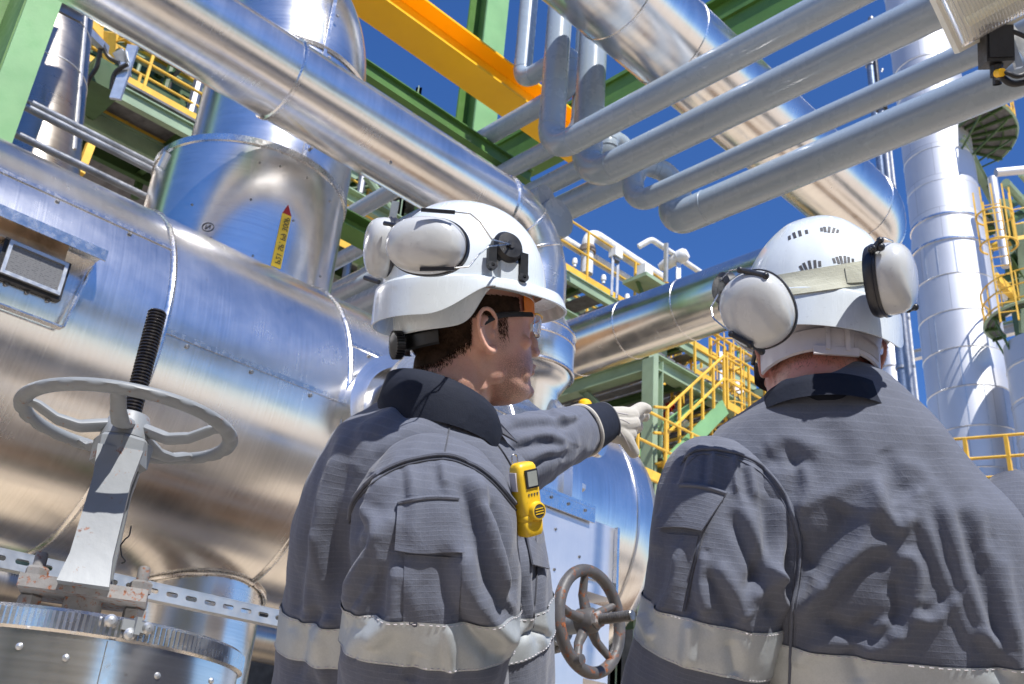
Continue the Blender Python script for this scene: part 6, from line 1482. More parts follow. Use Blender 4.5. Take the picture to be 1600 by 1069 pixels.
# collar -----------------------------------------------------------------------
def collar(par, pts_o, mat_):
    """pts_o: rows of closed rings (outer bottom -> top -> inner)"""
    P = [catmull(np.array([V(q) for q in r]+[V(r[0])]), np.linspace(0, len(r), 97))[:-1] for r in pts_o]; n_ = 96; vs = [v for r in P for v in r]
    fs = [(i*n_+k, i*n_+(k+1) % n_, (i+1)*n_+(k+1) % n_, (i+1)*n_+k) for i in range(len(P)-1) for k in range(n_)]
    uv = [[(k*.004, i*.004), ((k+1)*.004, i*.004), ((k+1)*.004, (i+1)*.004), (k*.004, (i+1)*.004)] for i in range(len(P)-1) for k in range(n_)]
    mb = MB(); mb.add(vs, fs, uv, True); return part('collar', mb, mat_, par, sharp=0)
FN = Frame(F1.o, 62, radians(3), radians(-3)); NC = FN(.002, -.040, -.098)
def cring(cen, rx, ry, zf, zb, lean=0, F=FN):   # stand collar ring: height differs front/back
    out = []
    for k in range(12):
        t = 2*pi*k/12; out.append(cen+F.x*rx*sin(t)+F.y*(ry*cos(t))+F.z*(zb*(1-cos(t))/2+zf*(1+cos(t))/2))
    return out
collar(W1, [cring(NC, .080, .085, -.085, -.060), cring(NC, .086, .095, -.055, -.022), cring(NC, .081, .091, -.040, -.002), cring(NC, .076, .087, -.030, .016), cring(NC, .072, .084, -.031, .015), cring(NC, .069, .080, -.06, -.02)], M['navy'])
# collar fall (turned leaf) toward the right shoulder
m_, _ = patch(tr1, (700, 622), (735, 615), (800, 700), (742, 668), 22, 18, .010, .003, .004); part('collar_leaf', m_, M['piping'], W1)
# seams, welt, flap, tape -----------------------------------------------------
def seam(par, tree, pl, r=.0022, off=.0012, mat_='piping', name='seam', n=80):
    P = drape_line(tree, pl, off, n); mb = MB(); mb.sweep(P, r, 8); return part(name, mb, M[mat_], par)
welt = [(546, 812), (556, 780), (588, 745), (632, 722), (690, 712), (730, 722), (768, 748), (806, 792)]
seam(W1, tr1, welt, .0032, .003, 'cloth', 'armhole_welt')
seam(W1, tr1, [(x, y+6) for x, y in welt], .0012, .0008, 'piping')
seam(W1, tr1, [(706, 640), (700, 680), (694, 712)], .0011, .0006)
seam(W1, tr1, [(700, 625), (740, 655), (780, 700), (806, 742)], .0016, .001)
seam(W1, tr1, [(836, 830), (838, 900), (832, 980)], .0014, .001)
m_, top_ = patch(tr1, (622, 783), (716, 776), (726, 868), (617, 861), 30, 24, .0045, .0028, .004, lambda u_, v: -5*sin(u_*pi)*(1-v)+3*sin(u_*5)*v, .0008); part('pocket_flap', m_, M['cloth'], W1)
mb = MB(); mb.sweep([p_+unit(C-p_)*.001 for p_ in top_[1]], .0028, 8); part('flap_seam', mb, M['cloth'], W1)
m_, _ = patch(tr1, (632, 866), (722, 872), (716, 972), (630, 982), 26, 22, .0020, .0015, .0); part('sleeve_pocket', m_, M['cloth'], W1)
def tape(par, L, tree, up0, up1, off=.0022):
    """band on a loft between two pixel heights given as functions of the row"""
    mid = L.nv*2//3; col = int(np.argmin(np.linalg.norm(L.P[mid]-C, axis=1))); yy = projn(L.P[:, col])[:, 1]
    yy = np.where(np.arange(L.nv) > L.nv*.25, yy, -1e4); r0 = int(np.argmin(np.abs(yy-up0))); r1 = int(np.argmin(np.abs(yy-up1)))
    m_ = L.mb(r0, r1+1, off); part('reflective_band', m_, M['tape'], par, sharp=0)
    for rr in (r0+1, r1-1):
        P = (L.P+L.normals()*(off+.0006))[rr]; mb = MB(); Q = P[::1]
        for i in range(0, len(Q)-1, 2): mb.sweep([Q[i], Q[i+1]], .00055, 4, cap=False)
        part('stitching', mb, M['nape'], par, kind='stuff')
tape(W1, slv1, tr1, 975, 1048); tape(W1, tor1, tr1, 985, 1050)
# glove on the pointing hand ----------------------------------------------------------
hd = A2_; hupv = unit(UP_-hd*(UP_@hd)); hs_ = np.cross(hd, hupv)      # hs_: toward/away from camera
if hs_@FW > 0: hs_ = -hs_
k0 = wri+hd*.058
mb = MB()
def chain(mb, pts, rr, seg=14):
    q = catmull(np.array([V(p) for p in pts]), np.linspace(0, len(pts)-1, 5*len(pts))); mb.sweep(q, np.interp(np.linspace(0, 1, len(q)), np.linspace(0, 1, len(rr)), rr), seg)
    mb.sphere(q[-1], rr[-1], 12, 8)
D_ = 2.10
def hp(x, y, d=0): return at(x, y, D_+d)
# palm: several thick chains side by side, then the digits
for a_, b_, c__, d0, d1 in (((948, 650), (972, 651), (986, 650), 0, .03), ((948, 662), (972, 664), (988, 662), -.01, .02), ((948, 674), (968, 678), (982, 678), -.012, .01), ((950, 668), (970, 670), (984, 670), .02, .045)):
    chain(mb, [hp(*a_, d0), hp(*b_, (d0+d1)/2), hp(*c__, d1)], [.019, .0215, .018])
chain(mb, [hp(978, 652, .02), hp(990, 646, .04), hp(1002, 638, .055), hp(1011, 639, .06)], [.0185, .0155, .0135, .0105])            # index finger
chain(mb, [hp(980, 658, .04), hp(994, 652, .075), hp(1004, 645, .09), hp(1008, 652, .10)], [.0175, .015, .0125, .010])             # middle finger
chain(mb, [hp(980, 664, .055), hp(992, 662, .09), hp(996, 668, .105), hp(990, 674, .10)], [.016, .0145, .0125, .010])       # ring finger, curled
chain(mb, [hp(976, 672, .055), hp(984, 676, .085), hp(982, 683, .095), hp(976, 686, .085)], [.015, .0135, .0115, .009])             # little finger, curled
chain(mb, [hp(964, 674, -.005), hp(976, 684, -.005), hp(984, 697, .0), hp(990, 707, .005)], [.0195, .0165, .0145, .0125])          # thumb
gl_ = remesh(mb, .0018, 3, .5); gv1 = part('glove', gl_, M['leather'], W1, sharp=0); trg = bvh(gl_)
for pl_ in ([(950, 640), (966, 645), (982, 648)], [(952, 652), (972, 656), (984, 662)], [(966, 668), (976, 684), (986, 704)]):
    P = drape_line(trg, pl_, .0003, 30); mb = MB(); mb.sweep(P, .0007, 5); part('glove_seam', mb, M['nape'], W1)
# gauntlet cuff: black, edged white
cf = []
for f_, hf, tb in ((-.018, .050, .048), (-.012, .0505, .049), (.02, .047, .045), (.060, .0415, .039), (.068, .040, .037)): cf.append(ring3(wri+A2_*f_, hf, tb, A2_, 2.3))
cl_ = Loft(cf, 90, 30); part('glove_cuff', cl_.mb(), M['navy'], W1, sharp=0)
mb = MB(); mb.sweep(cl_.P[0], .0042, 8, closed=True); part('cuff_piping', mb, M['leather'], W1)
mb = MB(); mb.sweep(cl_.P[-1], .0030, 6, closed=True); part('cuff_hem', mb, M['piping'], W1)
# right glove, below the frame
e_ = slv1.c[-1]; dd = unit(slv1.c[-1]-slv1.c[-20]); mb = MB(); chain(mb, [e_-dd*.03, e_+dd*.06, e_+dd*.10], [.036, .042, .036])
for k in range(4): q = e_+dd*.09+r1v*(.0-.0)+F1z*(.03-.02*k); chain(mb, [q, q+dd*.05, q+dd*.075-r1v*.015, q+dd*.07-r1v*.035], [.0135, .012, .011, .009])
chain(mb, [e_+dd*.03+F1z*.03, e_+dd*.07+F1z*.055, e_+dd*.10+F1z*.05], [.016, .014, .011]); part('glove', remesh(mb, .003, 4), M['leather'], W1, sharp=0)
# ================================================================== helmet of the left worker
H1c = F1(0, -.006, .074)
FH = Frame(H1c, 68, radians(9), radians(-13))
h1, base, ext, rimz, sh1 = helmet(FH, 'hard_hat', 'glossy white hard hat with ear cups parked behind, on the pointing worker', 'hard hat')
sht = bvh(sh1)
# pivot bracket (black) at the right side
def onshell(x, y, z, off=0):
    o = FH(x, y, z); d = unit(FH(0, 0, z*.3)-o); h = sht.ray_cast(Vector(o), Vector(d)); n = V(h[1]); n = n if n@d < 0 else -n; return V(h[0])+n*off, n
pv, pn = hit(sht, 789, 390)
mb = MB(); mb.lathe([(.0245, 0), (.0245, .010), (.020, .016), (.006, .017), (.006, .019), (.0005, .019)], pv, pn, 36); part('pivot_disc', mb, M['black'], h1)
mb = MB(); mb.lathe([(.0045, .018), (.0035, .021), (.0005, .021)], pv+np.cross(pn, FH.z)*.004, pn, 14); part('pivot_screw', mb, M['rubber'], h1)
px_, _ = hit(sht, 763, 403); py_, _ = hit(sht, 812, 418); sdv = unit(py_-px_)
for c_, l_ in ((px_, .016), (py_, .020)):
    mb = MB(); mb.box(c_+pn*.010-FH.z*.002, sdv, FH.z, pn, .0065, l_*.9, .004); mb.lathe([(.003, 0), (.0075, 0), (.0075, .007), (.003, .007)], c_+pn*.008-FH.z*l_, pn, 16); part('bracket_lug', mb, M['black'], h1)
mb = MB(); q, n_ = hit(sht, 798, 428); mb.box(q+n_*.001, sdv, FH.z, n_, .020, .016, .005); part('accessory_slot', mb, M['helmet'], h1)
# near ear cup
mc = at(668, 385, 1.405); mo_ = unit(unit(C-mc)*.9-FH.y*.35+up*.15)
lx, ly = muff(h1, mc+mo_*.0, mo_, RX*1.0-UP_*.05, .0555, .0395, .040)
mc2 = at(604, 388, 1.545); mo2 = unit(-RX*.92-FW*.28+UP_*.05); muff(h1, mc2, mo2, UP_*.97+RX*.12, .046, .040, .034)
def wire(par, pts, r=.0011, name='wire_arm', mat_='wire', f=.006):
    mb = MB(); mb.sweep(fillet(pts, f, 5), r, 8); return part(name, mb, M[mat_], par)
dW = 1.385
wire(h1, [at(708, 331, 1.375), at(735, 334, 1.38), at(750, 347, 1.39), at(768, 374, 1.40), pv+pn*.018])
wire(h1, [at(708, 419, 1.375), at(733, 417, 1.385), at(748, 398, 1.40), at(764, 385, 1.41), pv+pn*.018])
mb = MB(); mb.bar(at(658, 328, 1.370), at(711, 332, 1.372), .006, .005, UP_); part('upper_clip', mb, M['rubber'], h1)
mb = MB(); mb.bar(at(656, 421, 1.372), at(710, 420, 1.372), .006, .005, UP_); part('lower_clip', mb, M['rubber'], h1)
mb = MB(); mb.sweep([at(601, 349, 1.50), at(622, 353, 1.48)], .0035, 10); part('upper_clip', mb, M['rubber'], h1)
mb = MB(); mb.sweep([at(570, 434, 1.50), at(592, 441, 1.48)], .0035, 10); part('lower_clip', mb, M['rubber'], h1)
mb = MB(); q, n_ = hit(sht, 668, 428); mb.lathe([(.0055, 0), (.0055, .003), (.004, .005), (.0005, .0055)], q, n_, 16); part('button', mb, M['helmet'], h1)
# ratchet wheel and dark nape band at the back
rc = F1(.012, -.113, -.012); mb = MB(); n_ = 28
for k in range(n_): t = 2*pi*k/n_; mb.bar(rc-F1.y*.010+(F1.x*cos(t)+F1.z*sin(t))*.010, rc-F1.y*.010+(F1.x*cos(t)+F1.z*sin(t))*.0215, .0022, .012, F1.y)
mb.lathe([(.018, -.006), (.018, .006), (.006, .010), (.0005, .010)], rc-F1.y*.010, -F1.y, 32); part('ratchet_wheel', mb, M['black'], h1)
rows = []
for z, k_ in ((.004, .0), (.0, .003), (-.018, .003), (-.021, .0)):
    rows.append([F1((.080+k_)*sin(t), (.104+k_)*cos(t)-.003, z+ .012*(1+cos(t))) for t in np.linspace(pi*.74, pi*1.26, 60)])
mb = MB(); P = [q for r in rows for q in r]; mb.add(P, [(i*60+k, i*60+k+1, (i+1)*60+k+1, (i+1)*60+k) for i in range(3) for k in range(59)], None, True); part('nape_band', mb, M['black'], h1)
rows = []
for z, k_ in ((.066, .0), (.064, .004), (.034, .004), (.031, .0)):
    rows.append([F1((.0815+k_)*sin(t), (.104+k_)*cos(t)-.002, z) for t in np.linspace(-pi*.30, pi*.30, 50)])
mb = MB(); P = [q for r in rows for q in r]; mb.add(P, [(i*50+k, i*50+k+1, (i+1)*50+k+1, (i+1)*50+k) for i in range(3) for k in range(49)], None, True); part('brow_band', mb, M['orangeband'], h1)
# safety glasses ----------------------------------------------------------------
sg = thing('safety_glasses', 'clear safety glasses with black temple arm on the pointing worker', 'safety glasses', F1(0, .11, .02))
wire_ = [F1(.079, -.012, .012), F1(.0795, .01, .022), F1(.077, .04, .026), F1(.074, .072, .027)]
for s_ in (-1, 1):
    w_ = [V(F1.o)+F1.x*((p_-F1.o)@F1.x)*s_+F1.y*((p_-F1.o)@F1.y)+F1.z*((p_-F1.o)@F1.z) for p_ in wire_]; mb = MB(); q = catmull(np.array(w_), np.linspace(0, 3, 20)); mb.sweep(q, np.linspace(.0035, .0028, 20), 8, ell=(1.5, .7)); part('temple_arm', mb, M['black'], sg)
rows = []; NU_ = 60; N2 = 18
for i in range(N2):
    v = i/(N2-1); z = .029-.040*v
    row = []
    for k in range(NU_):
        t = -1.12+2.24*k/(NU_-1); zz = z if v < .5 else z+.012*max(0, (v-.5))*2*(1-math.exp(-(t/.16)**2)*-1*0)-0
        notch = math.exp(-(t/.13)**2)*max(0, v-.35)*.018
        row.append(F1(.078*sin(t)*1.02, .052+.062*cos(t)-.006*v, zz+notch))
    rows.append(row)
mb = MB(); P = [q for r in rows for q in r]; mb.add(P, [(i*NU_+k, i*NU_+k+1, (i+1)*NU_+k+1, (i+1)*NU_+k) for i in range(N2-1) for k in range(NU_-1)], None, True)
P2 = [q-unit(q-F1(0, .03, .01))*.0016 for q in P]; o_ = len(P); mb.add(P2, [((i+1)*NU_+k, (i+1)*NU_+k+1, i*NU_+k+1, i*NU_+k) for i in range(N2-1) for k in range(NU_-1)], None, True); part('lens', mb, M['glass'], sg, sharp=60)
mb = MB(); mb.sweep(rows[0], .0014, 6); part('upper_edge', mb, M['yellow'], sg)
mb = MB(); mb.sweep(rows[-1], .0007, 5); part('lower_edge', mb, M['nape'], sg)
# gas detector -----------------------------------------------------------------------
gc = at(822, 780, 1.385); gu = unit(at(816, 728, 1.385)-at(828, 832, 1.385)); gn = unit(unit(C-gc)*.75+RX*.62); gn = unit(gn-gu*(gn@gu)); gs = np.cross(gu, gn)
if gs@RX < 0: gs = -gs
gd = thing('gas_detector', 'bright yellow portable gas detector clipped to the pointing worker\'s chest', 'gas detector', gc)
def gp_(x, y, z): return gc+gs*x+gu*y+gn*z
def rbox(rows_, n=44, e=4):
    vs = []; 
    for (cy, hx, hz, cx, cz) in rows_:
        for k in range(n):
            t = 2*pi*k/n; vs.append(gp_(cx+hx*np.sign(cos(t))*abs(cos(t))**(2/e), cy, cz+hz*np.sign(sin(t))*abs(sin(t))**(2/e)))
    m_ = MB(); fs = [(i*n+k, i*n+(k+1) % n, (i+1)*n+(k+1) % n, (i+1)*n+k) for i in range(len(rows_)-1) for k in range(n)]; m_.add(vs, fs, None, True)
    m_.add(vs[:n], [tuple(range(n))[::-1]], None, False); m_.add(vs[-n:], [tuple(range(n))], None, False); return m_
mb = rbox([(-.0500, .010, .008, 0, 0), (-.0485, .0145, .0115, 0, 0), (-.044, .0165, .0135, 0, 0), (-.030, .0175, .014, 0, 0), (-.0285, .0168, .0133, 0, 0), (-.027, .0178, .014, 0, 0), (-.0215, .0178, .014, 0, 0), (-.020, .017, .0134, 0, 0), (-.0185, .018, .014, 0, 0), (-.0, .018, .014, 0, 0), (.03, .0178, .0135, 0, 0), (.044, .0165, .0125, 0, 0), (.0485, .0140, .010, 0, 0), (.050, .010, .007, 0, 0)]); part('case', mb, M['gas'], gd, sharp=40)
mb = MB(); mb.box(gp_(.002, .028, .0142), gs, gu, gn, .0105, .0125, .0012); part('screen_frame', mb, M['rubber'], gd)
scr_ = plastic('detector_screen', (.30, .32, .30), .15); mb = MB(); mb.box(gp_(.002, .028, .0158), gs, gu, gn, .0082, .0100, .0006); part('screen', mb, scr_, gd)
mb = MB(); mb.box(gp_(-.0182, .026, .000), gu, gn, gs, .0125, .0065, .0012); part('side_window', mb, M['nape'], gd)
mb = MB(); mb.lathe([(.013, 0), (.013, .004), (.0115, .007), (.0095, .0075)], gp_(.004, -.016, .013), gn, 32); part('sensor_ring', mb, M['gas'], gd)
mb = MB(); mb.lathe([(.0095, .0), (.0095, .0065), (.0005, .0066)], gp_(.004, -.016, .0135), gn, 28); part('sensor_grille', mb, M['vent'], gd)
for k in range(3): mb = MB(); mb.bar(gp_(-.003, -.0195+.0035*k, .0205), gp_(.011, -.0195+.0035*k, .0205), .0012, .0008, gn); part('grille_bar', mb, M['gas'], gd)
for k in range(4): mb = MB(); q = gp_(-.006+.005*k, .0065, .0140); mb.add([q-gs*.0018+gu*.002+gn*.0004, q+gs*.0018+gu*.002+gn*.0004, q-gu*.003+gn*.0004], [(0, 2, 1)], None, False); part('arrow_mark', mb, M['vent'], gd)
mb = MB(); mb.sweep(fillet([gp_(-.012, .045, -.006), gp_(-.012, .062, -.006), gp_(-.002, .062, -.006), gp_(-.002, .046, -.006)], .005, 6), .0010, 8); part('clip_wire', mb, M['wire'], gd)
# buckle flap on the chest
m_, _ = patch(tr1, (818, 832), (842, 858), (852, 892), (826, 885), 12, 10, .006, .003, .003); part('chest_flap', m_, M['cloth'], W1)
# ================================================================== RIGHT WORKER (seen from behind)
AZ2 = 4
F2 = Frame(V(0, 0, 0), AZ2, radians(0), radians(-1)); earL = at(1188, 556, 1.50); O2 = earL + F2.x*.080; F2.o = O2
f2v = az(16); r2v = np.cross(f2v, up)
W2 = thing('person', 'right man in grey coverall seen squarely from behind, head turned slightly left', 'person', V(O2[0], O2[1]-.05, 0))
T2_ = [((1250, 620), (1362, 604), 1.47, 1.45, .052, 2.0), ((1228, 624), (1386, 609), 1.47, 1.44, .064, 2.0), ((1182, 638), (1428, 634), 1.46, 1.42, .088, 2.1), ((1130, 665), (1480, 680), 1.46, 1.40, .112, 2.2), ((1088, 708), (1530, 740), 1.46, 1.39, .135, 2.3),
       ((1072, 750), (1582, 795), 1.46, 1.38, .150, 2.4), ((1085, 820), (1620, 870), 1.45, 1.37, .155, 2.4), ((1110, 900), (1640, 950), 1.45, 1.36, .160, 2.4), ((1130, 980), (1650, 1030), 1.45, 1.36, .160, 2.4), ((1140, 1069), (1655, 1120), 1.45, 1.36, .158, 2.4), ((1150, 1200), (1645, 1250), 1.45, 1.37, .155, 2.4)]
tor2 = Loft(T2_, 300, 300)
st = [ ([(1190, 730), (1225, 700), (1245, 740), (1225, 790)], 12, -.008, 'r'), ([(1195, 705), (1240, 690), (1285, 705)], 16, .006, 'f'), ([(1250, 720), (1262, 760), (1250, 800)], 9, .006, 'r'),
 ([(1245, 800), (1290, 775), (1360, 745)], 12, .005, 'r'), ([(1362, 745), (1378, 790), (1405, 825), (1425, 800)], 11, .013, 'r'), ([(1375, 760), (1340, 850), (1280, 920), (1240, 960)], 16, .018, 'r'), ([(1330, 790), (1300, 850), (1265, 900)], 26, -.018, 'r'), ([(1250, 960), (1300, 900), (1350, 860), (1400, 850)], 14, .008, 'f'),
 ([(1290, 965), (1330, 985), (1370, 960)], 11, -.012, 'r'), ([(1360, 985), (1385, 975), (1405, 1000)], 9, .009, 'r'), ([(1398, 880), (1420, 870), (1436, 900), (1425, 960)], 11, .010, 'r'), ([(1395, 905), (1405, 950), (1390, 990)], 9, -.009, 'r'),
 ([(1380, 700), (1395, 740), (1400, 790)], 14, -.006, 'r'), ([(1400, 720), (1440, 735), (1450, 765), (1420, 775)], 12, .005, 'r'), ([(1405, 760), (1430, 770)], 12, -.005, 'r'),
 ([(1470, 760), (1500, 880), (1530, 960), (1560, 1030)], 12, .008, 'f'), ([(1520, 790), (1550, 900), (1580, 1000)], 12, .008, 'f'), ([(1440, 800), (1470, 880), (1500, 950), (1530, 1020)], 11, .006, 'f'), ([(1560, 860), (1580, 960), (1590, 1069)], 14, .009, 'f'), ([(1500, 930), (1460, 970), (1425, 960)], 9, .005, 'f'), ([(1520, 985), (1550, 1000), (1580, 1035)], 9, .006, 'r'),
 ([(1300, 640), (1340, 680), (1360, 730)], 20, .003, 'f'), ([(1440, 950), (1400, 1000), (1340, 1020)], 14, .007, 'f'), ([(1245, 1040), (1270, 1010), (1330, 1005)], 12, .006, 'r'), ([(1330, 1010), (1345, 1069)], 12, -.006, 'r'), ([(1250, 830), (1262, 900), (1248, 960)], 12, -.010, 'r'), ([(1450, 660), (1500, 740), (1540, 820)], 18, .004, 'f')]
tor2.folds([(a[0], a[1]*1.2, a[2]*.85)+tuple(a[3:]) for a in st], .0022, 19, 21)
S2 = [((1092, 690), (1188, 712), 1.44, 1.42, .030, 2.0), ((1052, 712), (1222, 738), 1.44, 1.40, .080, 2.2), ((1030, 762), (1246, 800), 1.43, 1.38, .108, 2.3), ((1020, 830), (1252, 860), 1.42, 1.37, .120, 2.4), ((1012, 890), (1248, 925), 1.41, 1.36, .122, 2.4), ((1004, 940), (1228, 1000), 1.41, 1.36, .118, 2.4),
      ((990, 1005), (1208, 1068), 1.41, 1.36, .112, 2.4), ((972, 1065), (1190, 1130), 1.41, 1.36, .106, 2.3), ((955, 1160), (1150, 1190), 1.42, 1.38, .090, 2.2), ((965, 1290), (1110, 1300), 1.46, 1.43, .065, 2.1), ((985, 1400), (1080, 1405), 1.52, 1.50, .045, 2.0)]
slv3 = Loft(S2, 230, 240)
st = [([(1115, 705), (1110, 760)], 8, .005, 'f'), ([(1145, 712), (1150, 770)], 8, .005, 'f'), ([(1170, 725), (1180, 780)], 8, .006, 'f'), ([(1085, 705), (1065, 760)], 9, .005, 'f'),
      ([(1215, 770), (1222, 840), (1205, 900), (1180, 940)], 15, .013, 'f'), ([(1160, 790), (1185, 850), (1215, 920), (1232, 960)], 15, .011, 'f'), ([(1240, 800), (1228, 870), (1240, 940)], 12, -.011, 'r'), ([(1100, 860), (1095, 920), (1105, 960)], 14, .009, 'f'), ([(1120, 880), (1150, 930), (1165, 970)], 15, .010, 'f'),
      ([(1060, 860), (1050, 920), (1030, 960)], 13, .008, 'f'), ([(1080, 970), (1075, 1040)], 11, .006, 'r'), ([(1140, 1000), (1150, 1060)], 12, -.006, 'r'), ([(1000, 960), (1020, 1000)], 10, .006, 'f'), ([(1190, 880), (1215, 905), (1235, 900)], 9, .008, 'r'), ([(1030, 800), (1022, 860)], 10, .006, 'f')]
slv3.folds(st, .0040, 17, 31)
# right sleeve, mostly out of frame
cR = at(1610, 860, 1.42); dR = unit(V(.06, .05, -1)); Rg = []
for k, (s_, a_, b_) in enumerate(((-.10, .04, .05), (-.05, .075, .085), (.03, .090, .11), (.15, .092, .115), (.28, .085, .105), (.36, .075, .09), (.48, .062, .07), (.60, .045, .05))):
    c_ = cR+dR*s_; Rg.append((c_-r2v*a_, c_+r2v*a_, None, None, b_, 2.3))
slv4 = Loft(Rg, 100, 100); slv4.folds([], .006, 14, 41)
J = MB(); m1, m2, m3 = tor2.mb(), slv3.mb(), slv4.mb()
for m_ in (m1, m2, m3): J.add(m_.v, m_.f, m_.uv, True)
part('jacket', J, M['cloth'], W2, sharp=0)
tr2 = bvh(m1, m2, m3); hip2 = tor2.c[-1]; legs(W2, hip2, f2v, r2v)
nb2 = at(1296, 650, 1.475)
ch = [([nb2+up*.03, V(*(tor2.c[150])), V(*(tor2.c[-1]))-up*.05], [.06, .09, .09]), ([nb2-up*.03, slv3.c[60], slv3.c[150], slv3.c[-1]], [.05, .045, .035, .026]), ([slv4.c[30], slv4.c[60], slv4.c[-1]], [.045, .035, .026]),
      ([V(*(tor2.c[-1])), V(hip2[0], hip2[1], .5)+r2v*.1, V(hip2[0], hip2[1], .1)+r2v*.1], [.07, .05, .035]), ([V(*(tor2.c[-1])), V(hip2[0], hip2[1], .5)-r2v*.1, V(hip2[0], hip2[1], .1)-r2v*.1], [.07, .05, .035])]
body2 = headmesh(F2, [nb2+up*.02, nb2-up*.06], None, .0026, ch, .064)
ob = part('body', body2, M['skin2'], W2, sharp=0); beard(ob, F2, body2, .3)
bt2 = bvh(body2)
def t2(l):
    x, y, z = l
    if z > .06: return 0
    if y > -.02: return .5 if (z > .02 and y < .03) else 0
    return min(1, max(0, (z+.062)/.05))*.85
for L_, nm, sd_ in ((.0042, 'hair', 3),):
    hm = fuzz(F2, bt2, t2, 9000, L_, .00030, -F2.z*.9, sd_, .5); part(nm, hm, M['hairg'], W2, kind='stuff')
for s_ in (-1, 1):
    mb = MB(); mb.sphere(F2(s_*.031, .0815, .0175), .0118, 16, 10); part('eye', mb, M['eye'], W2)
NC2 = F2(0, -.034, -.094)
def cr2(rx, ry, zf, zb, cen=NC2): return cring(cen, rx, ry, zf, zb, F=F2)
collar(W2, [cr2(.100, .100, -.035, -.020), cr2(.096, .097, -.02, -.010), cr2(.090, .093, -.006, .004), cr2(.085, .089, .004, .016), cr2(.081, .085, .004, .016), cr2(.078, .082, -.03, -.02)], M['navy'])
welt2 = [(1068, 722), (1085, 706), (1120, 704), (1165, 715), (1205, 742), (1235, 790), (1248, 840), (1246, 900), (1238, 960), (1236, 1030), (1234, 1069)]
seam(W2, tr2, welt2, .0020, .0022, 'cloth', 'armhole_welt', 140); seam(W2, tr2, [(x+5, y+5) for x, y in welt2], .0009, .0004, 'cloth', n=140); seam(W2, tr2, [(x-6, y+6) for x, y in welt2], .0008, .0003, 'cloth', n=140)
m_, top_ = patch(tr2, (1066, 756), (1138, 770), (1100, 832), (1028, 828), 28, 22, .0045, .0028, .005, lambda u_, v: -4*sin(u_*pi)*(1-v)-4*sin(u_*pi)*v, .0006); part('pocket_flap', m_, M['cloth'], W2)
mb = MB(); mb.sweep([p_+unit(C-p_)*.001 for p_ in top_[1]], .0026, 8); part('flap_seam', mb, M['cloth'], W2)
m_, _ = patch(tr2, (1042, 834), (1092, 838), (1066, 956), (1018, 944), 22, 22, .0020, .0015, .0); part('sleeve_pocket', m_, M['cloth'], W2)
seam(W2, tr2, [(1100, 832), (1085, 890), (1070, 955)], .0011, .0010)
tape(W2, slv3, tr2, 972, 1046); tape(W2, tor2, tr2, 1022, 1092)
for L_ in (slv3, slv4):
    e_ = L_.c[-1]; dd = unit(L_.c[-1]-L_.c[-15]); mb = MB(); chain(mb, [e_-dd*.03, e_+dd*.06, e_+dd*.10], [.036, .042, .036])
    for k in range(4): q = e_+dd*.09+f2v*(.03-.02*k); chain(mb, [q, q+dd*.05, q+dd*.08], [.0135, .012, .010])
    chain(mb, [e_+dd*.03+f2v*.03, e_+dd*.07+f2v*.055, e_+dd*.10+f2v*.05], [.016, .014, .011]); part('glove', remesh(mb, .003, 4), M['leather'], W2, sharp=0)
# ------------------------------------------------------------------ helmet of the right worker
H2c = F2(0, -.004, .068); FH2 = Frame(H2c, AZ2, radians(9), radians(-5))
FH2.o = H2c
h2t, base2, ext2, rimz2, sh2 = helmet(FH2, 'hard_hat', 'vented white hard hat with beige strap and two ear cups, on the right worker', 'hard hat', True, .150)
sht2 = bvh(sh2)
# vents: rounded slots with dark bars
def vent(par, pl, n, w_, h_):
    P = catmull(np.array(pl, float), np.linspace(0, len(pl)-1, 40)); pts = []
    for x, y in P:
        q, n_ = hit(sht2, x, y); pts.append((q, n_))
    0 and mb.sweep([q+n_*.0002 for q, n_ in pts], [h_*(.35+.65*sin(pi*min(1, max(.06, i/39)))) for i in range(40)], 12, ell=(1, .25), refn=None)
    for k in range(n):
        f_ = (k+.5)/n; q, n_ = pts[int(3+f_*33)]; q2, _ = pts[min(39, int(3+f_*33)+2)]; t_ = unit(q2-q); s_ = unit(np.cross(n_, t_)); hh = h_*.9*(.45+.55*sin(pi*f_)) 
        mb = MB(); mb.box(q+n_*.0001, s_, t_, n_, hh, w_*.8, .0004); part('vent_slot', mb, M['vent'], par)
vent(h2t, [(1229, 374), (1246, 366), (1268, 361)], 4, .0026, .0085); vent(h2t, [(1280, 359), (1296, 359), (1314, 363)], 5, .0024, .0085)
vent(h2t, [(1248, 421), (1266, 414), (1287, 412)], 5, .0024, .0080); vent(h2t, [(1300, 408), (1318, 406), (1337, 409)], 6, .0022, .0075)
# beige strap between the cups
m_, _ = patch(sht2, (1208, 432), (1352, 408), (1352, 446), (1236, 462), 40, 8, .0026, .0016, 0); part('elastic_strap', m_, M['bandbeige'], h2t)
m_, _ = patch(sht2, (1318, 420), (1350, 412), (1350, 442), (1322, 444), 14, 8, .0042, .0016, 0); part('strap_fold', m_, M['bandbeige'], h2t)
